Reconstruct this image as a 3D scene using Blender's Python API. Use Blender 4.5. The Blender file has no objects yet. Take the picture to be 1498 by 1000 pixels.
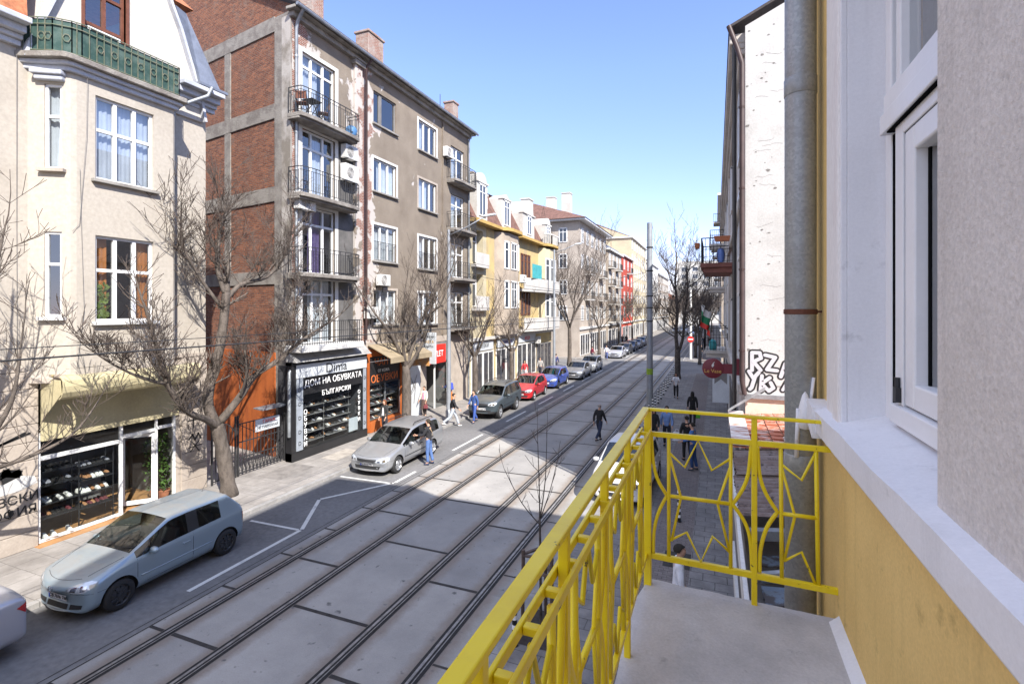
import bpy, bmesh, math, random
from mathutils import Vector as V, Matrix, noise
from mathutils.geometry import tessellate_polygon
from mathutils.bvhtree import BVHTree
random.seed(7)
R = math.radians
sc = bpy.context.scene
col = sc.collection

# ------------------------------------------------------------------ helpers
class MB:
    """collects faces and links them as ONE mesh object"""
    def __init__(s):
        s.v = []; s.f = []; s.m = []
    def add(s, vs, fs, m=0):
        o = len(s.v)
        s.v += [tuple(p) for p in vs]
        s.f += [tuple(i + o for i in f) for f in fs]
        s.m += [m] * len(fs)
        return s
    def box(s, x0, x1, y0, y1, z0, z1, m=0):
        return s.hexa([(x0,y0,z0),(x1,y0,z0),(x1,y1,z0),(x0,y1,z0),(x0,y0,z1),(x1,y0,z1),(x1,y1,z1),(x0,y1,z1)], m)
    def hexa(s, p, m=0):
        return s.add(p, [(0,3,2,1),(4,5,6,7),(0,1,5,4),(1,2,6,5),(2,3,7,6),(3,0,4,7)], m)
    def quad(s, a, b, c, d, m=0):
        return s.add([a,b,c,d], [(0,1,2,3)], m)
    def bar(s, a, b, w, h=None, m=0):
        """square bar from a to b"""
        a = V(a); b = V(b); h = h or w
        d = (b-a).normalized()
        up = V((0,0,1)) if abs(d.z) < .95 else V((1,0,0))
        x = d.cross(up).normalized()*w/2; y = x.cross(d).normalized()*h/2
        return s.hexa([a-x-y,a+x-y,a+x+y,a-x+y,b-x-y,b+x-y,b+x+y,b-x+y], m)
    def tube(s, pts, r, n=8, m=0, cap=True):
        pts = [V(p) for p in pts]; k = len(pts)
        rs = r if isinstance(r, (list, tuple)) else [r]*k
        o = len(s.v); up = None
        for i, p in enumerate(pts):
            d = (pts[min(i+1,k-1)] - pts[max(i-1,0)])
            d = d.normalized() if d.length > 1e-9 else V((0,0,1))
            if up is None:
                up = V((0,0,1)) if abs(d.z) < .9 else V((1,0,0))
            x = d.cross(up)
            if x.length < 1e-4: x = d.cross(V((.3,1,.2)))
            x.normalize(); y = x.cross(d).normalized(); up = y
            for j in range(n):
                a = 2*math.pi*j/n
                s.v.append(tuple(p + (x*math.cos(a) + y*math.sin(a))*rs[i]))
        for i in range(k-1):
            for j in range(n):
                q = o+i*n
                s.f.append((q+j, q+(j+1)%n, q+n+(j+1)%n, q+n+j)); s.m.append(m)
        if cap and n > 3:
            s.f.append(tuple(o+j for j in range(n))[::-1]); s.m.append(m)
            s.f.append(tuple(o+(k-1)*n+j for j in range(n))); s.m.append(m)
        return s
    def lathe(s, prof, c=(0,0,0), n=16, m=0, axis='z', cap=True):
        """prof: (radius, height) pairs turned round an axis through c"""
        o = len(s.v)
        for r, h in prof:
            for j in range(n):
                a = 2*math.pi*j/n; x = r*math.cos(a); y = r*math.sin(a)
                p = (x,y,h) if axis == 'z' else ((h,x,y) if axis == 'x' else (x,h,y))
                s.v.append((c[0]+p[0], c[1]+p[1], c[2]+p[2]))
        for i in range(len(prof)-1):
            for j in range(n):
                q = o+i*n
                s.f.append((q+j, q+(j+1)%n, q+n+(j+1)%n, q+n+j)); s.m.append(m)
        if cap:
            s.f.append(tuple(o+j for j in range(n))); s.m.append(m)
            s.f.append(tuple(o+(len(prof)-1)*n+j for j in range(n))); s.m.append(m)
        return s
    def prism(s, poly, f, d0, d1, m=0):
        """poly: 2D outline, f(a,b,d) -> point; solid between depths d0 and d1"""
        n = len(poly)
        tri = tessellate_polygon([[V((a,b,0)) for a,b in poly]])
        vs = [f(a,b,d0) for a,b in poly] + [f(a,b,d1) for a,b in poly]
        fs = [t for t in tri] + [tuple(i+n for i in t) for t in tri]
        fs += [(i,(i+1)%n,(i+1)%n+n,i+n) for i in range(n)]
        return s.add(vs, fs, m)
    def build(s, name, mats, parent=None, smooth=False, bevel=0, fix=True, loc=None, auto=None, **tags):
        me = bpy.data.meshes.new(name)
        me.from_pydata(s.v, [], s.f)
        if not isinstance(mats, (list, tuple)): mats = [mats]
        for m in mats: me.materials.append(m)
        me.polygons.foreach_set('material_index', s.m)
        if fix:
            bm = bmesh.new(); bm.from_mesh(me)
            bmesh.ops.recalc_face_normals(bm, faces=bm.faces); bm.to_mesh(me); bm.free()
        if smooth or auto:
            me.polygons.foreach_set('use_smooth', [True]*len(me.polygons))
            if auto: me.set_sharp_from_angle(angle=R(auto))
        o = bpy.data.objects.new(name, me); col.objects.link(o)
        if parent: o.parent = parent
        if loc: o.location = loc
        if bevel:
            b = o.modifiers.new('bevel', 'BEVEL'); b.width = bevel; b.segments = 2; b.limit_method = 'ANGLE'
        return tag(o, **tags)

def tag(o, label=None, cat=None, group=None, kind=None):
    if label: o['label'] = label
    if cat: o['category'] = cat
    if group: o['group'] = group
    if kind: o['kind'] = kind
    return o
def empty(name, loc=(0,0,0), rz=0, **tags):
    o = bpy.data.objects.new(name, None); col.objects.link(o)
    o.location = loc; o.rotation_euler = (0,0,rz); o.empty_display_size = .3
    return tag(o, **tags)
def copy_tree(o, parent=None):
    c = o.copy(); col.objects.link(c)
    if parent: c.parent = parent
    for ch in list(o.children): copy_tree(ch, c)
    return c
def evaluated(o):
    dg = bpy.context.evaluated_depsgraph_get(); dg.update()
    return bpy.data.meshes.new_from_object(o.evaluated_get(dg))

class Fr:
    """a wall frame: u along the wall, v up, w out of it"""
    def __init__(s, o, u, n):
        s.o = V(o); s.u = V(u).normalized(); s.n = V(n).normalized()
    def __call__(s, u, v, w=0):
        return s.o + s.u*u + s.n*w + V((0,0,v))
    def box(s, mb, u0, u1, v0, v1, w0, w1, m=0):
        return mb.hexa([s(u0,v0,w0),s(u1,v0,w0),s(u1,v0,w1),s(u0,v0,w1),s(u0,v1,w0),s(u1,v1,w0),s(u1,v1,w1),s(u0,v1,w1)], m)

def wall(mb, fr, u0, u1, v0, v1, holes=(), depth=.22, m=0, mr=None):
    us = sorted({u0,u1,*[h[0] for h in holes],*[h[1] for h in holes]})
    vs = sorted({v0,v1,*[h[2] for h in holes],*[h[3] for h in holes]})
    for i in range(len(us)-1):
        for j in range(len(vs)-1):
            a,b,c,d = us[i],us[i+1],vs[j],vs[j+1]
            if any(h[0]<=(a+b)/2<=h[1] and h[2]<=(c+d)/2<=h[3] for h in holes): continue
            if a<u0-1e-6 or b>u1+1e-6 or c<v0-1e-6 or d>v1+1e-6: continue
            mb.quad(fr(a,c),fr(b,c),fr(b,d),fr(a,d),m)
    mr = m if mr is None else mr
    for a,b,c,d in [h[:4] for h in holes]:
        k = depth
        mb.quad(fr(a,c),fr(a,d),fr(a,d,-k),fr(a,c,-k),mr); mb.quad(fr(b,c),fr(b,d),fr(b,d,-k),fr(b,c,-k),mr)
        mb.quad(fr(a,c),fr(b,c),fr(b,c,-k),fr(a,c,-k),mr); mb.quad(fr(a,d),fr(b,d),fr(b,d,-k),fr(a,d,-k),mr)

def window(fr, par, u0, u1, v0, v1, cols=(.5,), rows=(), d=.14, fw=.06, mf=None, mp=None, curtain=None, sill=None, bars=None, far=False, back=.75, cw=(0,1), name='window'):
    """frame with sashes; pane, curtain and sill are its sub-parts"""
    mf = mf or M['white_frame']; mb = MB()
    w0, w1 = -d-.05, -d+.02
    t = fw
    fr.box(mb,u0,u0+t,v0,v1,w0,w1); fr.box(mb,u1-t,u1,v0,v1,w0,w1)
    fr.box(mb,u0+t,u1-t,v0,v0+t,w0,w1); fr.box(mb,u0+t,u1-t,v1-t,v1,w0,w1)
    xs = [u0]+[u0+(u1-u0)*c for c in cols]+[u1]
    for x in xs[1:-1]: fr.box(mb,x-t*.62,x+t*.62,v0+t,v1-t,w0+.004,w1+.012)
    xs2 = list(zip(xs[:-1], xs[1:]))
    for r in rows:
        z = v0+(v1-v0)*r
        for a,b in xs2:
            fr.box(mb,a+(t if a==u0 else t*.62),b-(t if b==u1 else t*.62),z-t*.6,z+t*.6,w0+.002,w1+.006)
    o = mb.build(name, mf, par)
    p = MB(); p.quad(fr(u0+t*.5,v0+t*.5,-d-.02),fr(u1-t*.5,v0+t*.5,-d-.02),fr(u1-t*.5,v1-t*.5,-d-.02),fr(u0+t*.5,v1-t*.5,-d-.02))
    p.build('pane', mp or (M['glass_far'] if far else M['glass']), o, fix=False)
    if curtain:
        c = MB(); n = max(8,int((u1-u0)*(cw[1]-cw[0])*26)); pts=[]
        a0 = u0+(u1-u0)*cw[0]; a1 = u0+(u1-u0)*cw[1]
        for i in range(n+1):
            u = a0+(a1-a0)*i/n; w = -d-.16+.022*math.sin(i*2.1)+.012*math.sin(i*.83)
            pts += [fr(u,v0+.02,w),fr(u,v1-.02,w)]
        c.add(pts,[(2*i,2*i+2,2*i+3,2*i+1) for i in range(n)])
        c.build('curtain', curtain, o, smooth=True, fix=False)
    if sill:
        s_ = MB(); fr.box(s_,u0-.1,u1+.1,v0-.09,v0-.005,-.03,.13); s_.build('sill', sill, o, bevel=.008)
    if bars:
        s_ = MB(); n = int((u1-u0)/.13)
        for i in range(n+1): s_.bar(fr(u0+(u1-u0)*i/n,v0,.0),fr(u0+(u1-u0)*i/n,v0+bars,.0),.014)
        for h in (0.03,bars-.02): s_.bar(fr(u0,v0+h,.003),fr(u1,v0+h,.003),.02)
        s_.build('window_rail', M['iron'], o)
    return o

def text(s, size, P, xdir, ydir, mt, par=None, ext=.006, align='CENTER', name='lettering', sx=1.0, bold=0, **tags):
    cu = bpy.data.curves.new(name, 'FONT'); cu.body = s; cu.size = size; cu.extrude = ext; cu.align_x = align; cu.align_y = 'CENTER'
    cu.resolution_u = 3
    o = bpy.data.objects.new(name, cu); col.objects.link(o)
    me = evaluated(o); bpy.data.objects.remove(o)
    x = V(xdir).normalized(); y = V(ydir).normalized(); z = x.cross(y)
    mt4 = Matrix((x*sx,y,z)).transposed().to_4x4(); mt4.translation = V(P)
    me.transform(mt4); me.materials.clear(); me.materials.append(mt)
    me.polygons.foreach_set('material_index', [0]*len(me.polygons))
    ob = bpy.data.objects.new(name, me); col.objects.link(ob)
    if par: ob.parent = par
    return tag(ob, **tags)

# ------------------------------------------------------------------ materials
M = {}
def nd(nt, t, **kw):
    n = nt.nodes.new(t)
    for k, v in kw.items():
        if k in n.inputs.keys(): n.inputs[k].default_value = v
        else: setattr(n, k, v)
    return n
def c4(c): return (*c, 1)
def newmat(name):
    m = bpy.data.materials.new(name); m.use_nodes = True
    return m, m.node_tree, m.node_tree.nodes['Principled BSDF']
def ramp(nt, a, b, src, ca=(0,0,0,1), cb=(1,1,1,1)):
    r = nt.nodes.new('ShaderNodeValToRGB'); r.color_ramp.elements[0].position = a; r.color_ramp.elements[1].position = b
    r.color_ramp.elements[0].color = ca; r.color_ramp.elements[1].color = cb
    nt.links.new(src, r.inputs[0]); return r
def mixc(nt, fac, a, b, mode='MIX'):
    n = nt.nodes.new('ShaderNodeMix'); n.data_type = 'RGBA'; n.blend_type = mode
    for sock, val in ((n.inputs[0],fac),(n.inputs[6],a),(n.inputs[7],b)):
        if hasattr(val, 'is_output'): nt.links.new(val, sock)
        elif isinstance(val, (int,float)): sock.default_value = val
        else: sock.default_value = c4(val) if len(val)==3 else val
    return n.outputs[2]
def noise_n(nt, scale, detail=6, rough=.6, vec=None, dist=0):
    n = nd(nt,'ShaderNodeTexNoise'); n.inputs['Scale'].default_value = scale; n.inputs['Detail'].default_value = detail
    n.inputs['Roughness'].default_value = rough; n.inputs['Distortion'].default_value = dist
    if vec: nt.links.new(vec, n.inputs['Vector'])
    return n.outputs['Fac']
def bump_n(nt, b, h, strength=.4, dist=.02):
    n = nd(nt,'ShaderNodeBump'); n.inputs['Strength'].default_value = strength; n.inputs['Distance'].default_value = dist
    nt.links.new(h, n.inputs['Height']); nt.links.new(n.outputs[0], b.inputs['Normal']); return n
def mat(key, c, rough=.8, var=.12, scale=1.5, bump=0, bscale=60, metal=0, spec=.35, c2=None, fine=.06, lo=.42, hi=.62, dist=.01, stretch=None, coat=0):
    """base colour broken by large stains (c2) and a fine grain"""
    m, nt, b = newmat(key)
    tc = nd(nt,'ShaderNodeTexCoord'); vec = tc.outputs['Object']
    if stretch:
        mp = nd(nt,'ShaderNodeMapping'); mp.inputs['Scale'].default_value = stretch; nt.links.new(vec, mp.inputs[0]); vec = mp.outputs[0]
    c2 = c2 or tuple(x*(1-2*var) for x in c)
    f = ramp(nt, lo, hi, noise_n(nt, scale, 8, .62, vec)).outputs[0]
    out = mixc(nt, f, c, c2)
    if fine:
        g = noise_n(nt, scale*22, 3, .6, vec)
        rr = ramp(nt, .3, .7, g, c4([1-fine*2]*3), c4([1+fine]*3)).outputs[0]
        out = mixc(nt, 1.0, out, rr, 'MULTIPLY')
    nt.links.new(out, b.inputs['Base Color'])
    b.inputs['Roughness'].default_value = rough; b.inputs['Metallic'].default_value = metal
    b.inputs['Specular IOR Level'].default_value = spec
    if coat: b.inputs['Coat Weight'].default_value = coat; b.inputs['Coat Roughness'].default_value = .06
    if bump: bump_n(nt, b, noise_n(nt, bscale, 4, .6, tc.outputs['Object']), bump, dist)
    M[key] = m; return m
def coords(nt, plane):
    tc = nd(nt,'ShaderNodeTexCoord'); sp = nd(nt,'ShaderNodeSeparateXYZ'); cb = nd(nt,'ShaderNodeCombineXYZ')
    nt.links.new(tc.outputs['Object'], sp.inputs[0])
    a, b2 = plane
    nt.links.new(sp.outputs[a], cb.inputs[0]); nt.links.new(sp.outputs[b2], cb.inputs[1])
    return tc.outputs['Object'], cb.outputs[0], sp
def brickmat(key, plane, c1, c2, cm, bw, bh, mortar=.012, rough=.9, bump=.5, dirt=None, offset=.5, dlo=.5, dhi=.66, dscale=.7, bdist=.02):
    m, nt, b = newmat(key); ov, pv, sp = coords(nt, plane)
    wob = nd(nt,'ShaderNodeTexNoise'); wob.inputs['Scale'].default_value = 3.0; nt.links.new(ov, wob.inputs['Vector'])
    vm = nd(nt,'ShaderNodeVectorMath'); vm.operation = 'MULTIPLY_ADD'; nt.links.new(wob.outputs['Color'], vm.inputs[0]); vm.inputs[1].default_value = (.02*bw*4,.02*bh*4,0)
    nt.links.new(pv, vm.inputs[2])
    t = nd(nt,'ShaderNodeTexBrick'); nt.links.new(vm.outputs[0], t.inputs['Vector'])
    t.offset = offset
    for k, v in (('Color1',c4(c1)),('Color2',c4(c2)),('Mortar',c4(cm)),('Scale',1.0),('Mortar Size',mortar),('Mortar Smooth',.1),('Bias',0.0),('Brick Width',bw),('Row Height',bh)):
        t.inputs[k].default_value = v
    g = ramp(nt, .25, .75, noise_n(nt, 2.5/bh*.3, 5, .7, ov), (.62,.6,.58,1), (1.3,1.28,1.25,1)).outputs[0]
    out = mixc(nt, 1.0, t.outputs['Color'], g, 'MULTIPLY')
    if dirt:
        f = ramp(nt, dlo, dhi, noise_n(nt, dscale, 9, .68, ov)).outputs[0]
        out = mixc(nt, f, out, dirt)
    nt.links.new(out, b.inputs['Base Color']); b.inputs['Roughness'].default_value = rough; b.inputs['Specular IOR Level'].default_value = .25
    sub = nd(nt,'ShaderNodeMath'); sub.operation = 'SUBTRACT'; nt.links.new(noise_n(nt, 30, 4, .6, ov), sub.inputs[0]); nt.links.new(t.outputs['Fac'], sub.inputs[1])
    bump_n(nt, b, sub.outputs[0], bump, bdist)
    M[key] = m; return m
def glassmat(key, tint=(.75,.8,.82), refl=.10, gl=.9):
    m = bpy.data.materials.new(key); m.use_nodes = True; nt = m.node_tree; nt.nodes.clear()
    o = nd(nt,'ShaderNodeOutputMaterial'); mx = nd(nt,'ShaderNodeMixShader'); tr = nd(nt,'ShaderNodeBsdfTransparent'); g = nd(nt,'ShaderNodeBsdfGlossy')
    tr.inputs[0].default_value = c4(tint); g.inputs['Color'].default_value = (gl,gl,gl,1); g.inputs['Roughness'].default_value = .02
    lw = nd(nt,'ShaderNodeLayerWeight'); lw.inputs[0].default_value = .5
    pw = nd(nt,'ShaderNodeMath'); pw.operation = 'POWER'; nt.links.new(lw.outputs['Facing'], pw.inputs[0]); pw.inputs[1].default_value = 4.0
    ad = nd(nt,'ShaderNodeMath'); ad.operation = 'MULTIPLY_ADD'; ad.inputs[1].default_value = .9; ad.inputs[2].default_value = refl; ad.use_clamp = True
    nt.links.new(pw.outputs[0], ad.inputs[0]); nt.links.new(ad.outputs[0], mx.inputs[0]); nt.links.new(tr.outputs[0], mx.inputs[1]); nt.links.new(g.outputs[0], mx.inputs[2])
    nt.links.new(mx.outputs[0], o.inputs[0]); M[key] = m; return m
def plain(key, c, rough=.5, metal=0, spec=.5, coat=0):
    m, nt, b = newmat(key); b.inputs['Base Color'].default_value = c4(c); b.inputs['Roughness'].default_value = rough
    b.inputs['Metallic'].default_value = metal; b.inputs['Specular IOR Level'].default_value = spec
    if coat: b.inputs['Coat Weight'].default_value = coat; b.inputs['Coat Roughness'].default_value = .05
    M[key] = m; return m

glassmat('glass', refl=.22); glassmat('shop_glass', (.82,.86,.86), .05); glassmat('car_glass', (.35,.4,.4), .10)
plain('glass_far', (.035,.045,.06), .04, 0, .9)
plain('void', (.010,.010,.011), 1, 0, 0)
mat('white_frame', (.66,.66,.655), .4, .04, 2, fine=.02)
mat('white_paint', (.60,.59,.565), .7, .06, 1.2)
mat('iron', (.035,.035,.037), .55, .1, 6)
mat('zinc', (.30,.32,.34), .5, .18, 2.5, metal=.45, spec=.5, bump=.06, bscale=15)
mat('lead', (.25,.27,.31), .45, .12, 3, metal=.5)
mat('brown_pipe', (.06,.036,.034), .5, .15, 3)
mat('concrete', (.29,.275,.25), .9, .13, 1.4, bump=.35, bscale=35, c2=(.19,.175,.16))
mat('raw_concrete', (.26,.24,.215), .95, .15, 2.2, bump=.8, bscale=16, c2=(.17,.15,.135), dist=.03)
mat('cream_plaster', (.41,.37,.315), .9, .06, .5, bump=.05, bscale=50, c2=(.345,.305,.255), lo=.45, hi=.75)
mat('cream_stone', (.41,.355,.30), .92, .08, .9, bump=.2, bscale=40, c2=(.31,.265,.225))
mat('trim_white', (.46,.47,.50), .7, .06, 1, c2=(.37,.39,.44))
mat('ochre_fabric', (.46,.405,.245), .85, .08, .8, c2=(.38,.335,.215))
mat('ochre_top', (.32,.27,.22), .85, .1, 2, c2=(.5,.4,.09), lo=.55, hi=.7)
mat('orange_wall', (.40,.105,.022), .8, .12, 2.5, bump=.15, bscale=30, c2=(.30,.075,.018), stretch=(1,1,.25))
mat('wood_floor', (.42,.22,.09), .5, .12, 3)
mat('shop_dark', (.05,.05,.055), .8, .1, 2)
mat('shop_grey', (.20,.19,.185), .8, .1, 2)
mat('black_panel', (.02,.02,.022), .35, .1, 2, spec=.5)
mat('sign_white', (.52,.55,.58), .35, .05, 2)
plain('ink', (.015,.015,.016), .6); plain('white_ink', (.85,.85,.84), .6); plain('orange_ink', (.62,.16,.04), .6)
plain('red_sign', (.62,.03,.02), .5); plain('gold_ink', (.55,.32,.08), .5)
mat('tan_canvas', (.30,.24,.16), .9, .1, 2); mat('curtain_white', (.72,.72,.74), .9, .05, 3); mat('curtain_pale', (.60,.62,.70), .9, .06, 3)
mat('curtain_orange', (.55,.2,.05), .9, .1, 3); mat('curtain_violet', (.14,.09,.24), .9, .08, 3); mat('curtain_dark', (.07,.07,.09), .9, .08, 3)
mat('window_brown', (.16,.06,.035), .55, .15, 5)
mat('leaf', (.09,.17,.03), .7, .3, 8); mat('leaf_pale', (.22,.28,.06), .7, .3, 8); mat('terracotta', (.42,.15,.07), .8, .1, 5)
mat('bark', (.135,.112,.095), .95, .15, 7, bump=.9, bscale=30, c2=(.075,.062,.052), dist=.03, stretch=(1,1,.4))
mat('bark_dark', (.11,.092,.082), .95, .15, 7, bump=.9, bscale=30, c2=(.05,.042,.036), dist=.03)
mat('twig', (.115,.09,.075), .9, .15, 5); mat('twig_dark', (.11,.09,.08), .9, .15, 5)
mat('awning_green', (.025,.06,.052), .8, .2, 3, c2=(.07,.11,.095))
mat('tile_red', (.30,.11,.06), .85, .2, 5, bump=.4, bscale=20)
mat('tile_brown', (.17,.09,.07), .85, .2, 3, bump=.4, bscale=20)
mat('pole_grey', (.32,.34,.37), .5, .1, 2, metal=.3)
plain('rubber', (.018,.018,.019), .75); plain('rim', (.55,.56,.58), .3, .85); plain('rim_dark', (.05,.052,.058), .5, .3); plain('chrome', (.7,.7,.72), .15, 1)
plain('plate', (.75,.75,.76), .5); plain('black_plastic', (.02,.02,.021), .5); plain('lamp_red', (.45,.01,.012), .15, 0, .7, .6); plain('seat_grey', (.10,.10,.105), .9)
plain('lamp_clear', (.62,.66,.7), .08, .35, .8, 1)

# ------------------------------------------------------------------ camera, light, sky
cd = bpy.data.cameras.new('Camera'); cam = bpy.data.objects.new('Camera', cd); col.objects.link(cam)
cam.location = (0,0,6.05); cam.rotation_euler = (R(90),0,math.atan(298/742))
cd.sensor_width = 36; cd.lens = 36*742/1498; cd.shift_y = -48/1498; cd.clip_start = .05; cd.clip_end = 3000
sc.camera = cam
SUN_EL = R(42); SUN_DIR = V((.777,-.63,0)).normalized()      # horizontal direction towards the sun
w = bpy.data.worlds.new('World'); sc.world = w; w.use_nodes = True
sky = w.node_tree.nodes.new('ShaderNodeTexSky'); sky.sky_type = 'NISHITA'; sky.sun_disc = False
sky.sun_elevation = SUN_EL; sky.sun_rotation = math.atan2(SUN_DIR.x, SUN_DIR.y); sky.altitude = 550; sky.air_density = 1.0; sky.dust_density = .15; sky.ozone_density = 3.0
bg = w.node_tree.nodes['Background']; wt = w.node_tree
# unseen bright cloud overhead and behind, added to fill the shade; clear blue ahead
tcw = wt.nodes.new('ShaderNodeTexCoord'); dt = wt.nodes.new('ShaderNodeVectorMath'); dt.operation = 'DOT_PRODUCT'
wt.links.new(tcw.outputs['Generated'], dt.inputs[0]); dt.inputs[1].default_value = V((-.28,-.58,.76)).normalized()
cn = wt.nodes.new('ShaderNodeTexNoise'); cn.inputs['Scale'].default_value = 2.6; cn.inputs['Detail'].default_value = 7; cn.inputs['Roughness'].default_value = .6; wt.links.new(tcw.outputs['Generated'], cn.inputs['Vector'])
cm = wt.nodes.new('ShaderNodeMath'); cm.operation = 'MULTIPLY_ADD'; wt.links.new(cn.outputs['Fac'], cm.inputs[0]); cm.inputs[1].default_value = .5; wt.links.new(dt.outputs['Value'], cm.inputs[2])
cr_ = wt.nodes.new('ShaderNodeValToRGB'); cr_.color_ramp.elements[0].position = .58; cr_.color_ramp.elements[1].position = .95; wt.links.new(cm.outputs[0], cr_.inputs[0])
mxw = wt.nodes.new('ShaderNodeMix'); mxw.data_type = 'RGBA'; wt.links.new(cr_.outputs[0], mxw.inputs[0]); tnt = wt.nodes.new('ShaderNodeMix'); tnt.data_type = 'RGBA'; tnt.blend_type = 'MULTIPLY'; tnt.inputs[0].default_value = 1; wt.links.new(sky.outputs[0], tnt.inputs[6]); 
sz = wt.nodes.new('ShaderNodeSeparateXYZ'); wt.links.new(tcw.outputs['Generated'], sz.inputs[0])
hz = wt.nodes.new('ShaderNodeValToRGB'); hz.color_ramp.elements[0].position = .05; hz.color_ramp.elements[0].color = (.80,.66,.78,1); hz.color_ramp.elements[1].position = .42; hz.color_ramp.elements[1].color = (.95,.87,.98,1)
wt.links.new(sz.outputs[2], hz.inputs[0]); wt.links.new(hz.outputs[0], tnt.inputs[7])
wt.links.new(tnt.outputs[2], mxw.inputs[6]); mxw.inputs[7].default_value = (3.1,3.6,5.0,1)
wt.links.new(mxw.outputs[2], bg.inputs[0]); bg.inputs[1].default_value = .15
sd = bpy.data.lights.new('sun', 'SUN'); sd.energy = 4.2; sd.angle = R(.5); sd.color = (1,.95,.88)
so = bpy.data.objects.new('sun', sd); col.objects.link(so); so.location = (20,-20,30)
so.rotation_euler = V((-SUN_DIR.x*math.cos(SUN_EL),-SUN_DIR.y*math.cos(SUN_EL),-math.sin(SUN_EL))).to_track_quat('-Z','Y').to_euler()
sc.view_settings.view_transform = 'Standard'; sc.view_settings.look = 'None'; sc.view_settings.exposure = 1.3; sc.view_settings.gamma = 1
# ------------------------------------------------------------------ setting: ground, road, pavements, track
mat('asphalt', (.185,.18,.178), .9, .1, .35, bump=.25, bscale=90, c2=(.14,.137,.137), fine=.10)
mat('ground_mat', (.16,.15,.14), .95, .1, .2)
mat('kerb_stone', (.30,.29,.28), .85, .12, 3, bump=.2, bscale=30)
mat('paint_line', (.62,.61,.58), .8, .12, 4, c2=(.30,.295,.29), lo=.52, hi=.8)
mat('rail_groove', (.030,.028,.027), .8, .2, 4); mat('rail_steel', (.36,.34,.32), .38, .2, 6, metal=.35)
mat('joint', (.055,.05,.047), .9, .2, 5)
brickmat('pave_left', (0,1), (.25,.235,.22), (.285,.27,.255), (.155,.145,.135), .6, .6, .008, .9, .25, dirt=(.20,.19,.18), dlo=.5, dhi=.75, bdist=.01)
brickmat('pave_right', (0,1), (.20,.195,.195), (.24,.23,.23), (.10,.097,.095), .5, .33, .01, .85, .3, dirt=(.16,.155,.155), dlo=.5, dhi=.75, bdist=.01)
brickmat('pave_red', (0,1), (.185,.165,.162), (.215,.19,.184), (.09,.085,.082), .2, .1, .006, .85, .3, dirt=(.155,.13,.125), dlo=.45, dhi=.7, bdist=.01)
def slabmat():
    m, nt, b = newmat('track_slab'); ov, pv, sp = coords(nt, (0,1))
    base = ramp(nt,.36,.66,noise_n(nt,.55,9,.66,ov),(.27,.26,.247,1),(.36,.345,.325,1)).outputs[0]
    # rusty brake dust beside each rail: distance to the nearest rail across the street
    def near(x):
        a = nd(nt,'ShaderNodeMath'); a.operation='SUBTRACT'; nt.links.new(sp.outputs[0],a.inputs[0]); a.inputs[1].default_value=x
        q = nd(nt,'ShaderNodeMath'); q.operation='ABSOLUTE'; nt.links.new(a.outputs[0],q.inputs[0]); return q.outputs[0]
    d = None
    for x in (-9.52,-8.12,-6.04,-4.6):
        n_ = near(x)
        if d is None: d = n_
        else:
            mn = nd(nt,'ShaderNodeMath'); mn.operation='MINIMUM'; nt.links.new(d,mn.inputs[0]); nt.links.new(n_,mn.inputs[1]); d = mn.outputs[0]
    ad = nd(nt,'ShaderNodeMath'); ad.operation='MULTIPLY_ADD'; nt.links.new(noise_n(nt,3,6,.7,ov),ad.inputs[0]); ad.inputs[1].default_value=-.35; nt.links.new(d,ad.inputs[2])
    # each cast slab has its own tone: lane by lane, 3.13 m long
    def lt(x,a,b):
        c = nd(nt,'ShaderNodeMath'); c.operation='LESS_THAN'; nt.links.new(sp.outputs[0],c.inputs[0]); c.inputs[1].default_value=x
        m_ = nd(nt,'ShaderNodeMix'); nt.links.new(c.outputs[0],m_.inputs[0])
        for s_,v_ in ((m_.inputs[2],b),(m_.inputs[3],a)):
            if hasattr(v_,'is_output'): nt.links.new(v_,s_)
            else: s_.default_value=v_
        return m_.outputs[0]
    off = lt(-9.52,8.1,lt(-8.12,2.98,lt(-6.04,4.58+3.13*9,2.73+3.13*23)))
    q1 = nd(nt,'ShaderNodeMath'); q1.operation='ADD'; nt.links.new(sp.outputs[1],q1.inputs[0]); nt.links.new(off,q1.inputs[1])
    q2 = nd(nt,'ShaderNodeMath'); q2.operation='DIVIDE'; nt.links.new(q1.outputs[0],q2.inputs[0]); q2.inputs[1].default_value=3.13
    q3 = nd(nt,'ShaderNodeMath'); q3.operation='FLOOR'; nt.links.new(q2.outputs[0],q3.inputs[0])
    wn = nd(nt,'ShaderNodeTexWhiteNoise'); wn.noise_dimensions='1D'
    q4 = nd(nt,'ShaderNodeMath'); q4.operation='MULTIPLY_ADD'; nt.links.new(off,q4.inputs[0]); q4.inputs[1].default_value=7.0; nt.links.new(q3.outputs[0],q4.inputs[2]); nt.links.new(q4.outputs[0],wn.inputs['W'])
    base = mixc(nt,1.0,base,ramp(nt,0,1,wn.outputs['Value'],(.86,.86,.87,1),(1.08,1.07,1.05,1)).outputs[0],'MULTIPLY')
    f = ramp(nt,-.10,.20,ad.outputs[0],(1,1,1,1),(0,0,0,1)).outputs[0]
    base = mixc(nt, f, base, (.235,.20,.17))
    sp2 = ramp(nt,.66,.76,noise_n(nt,5.5,2,.5,ov)).outputs[0]     # oil spots
    base = mixc(nt, sp2, base, (.13,.125,.12))
    g = ramp(nt,.3,.7,noise_n(nt,45,3,.6,ov),(.92,.92,.92,1),(1.06,1.06,1.06,1)).outputs[0]
    base = mixc(nt,1.0,base,g,'MULTIPLY')
    nt.links.new(base,b.inputs['Base Color']); b.inputs['Roughness'].default_value=.85; b.inputs['Specular IOR Level'].default_value=.3
    bump_n(nt,b,noise_n(nt,70,4,.6,ov),.2,.01); M['track_slab']=m
slabmat()
def struct(name, mb, m, **k): return mb.build(name, m, kind='structure', **k)
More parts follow.
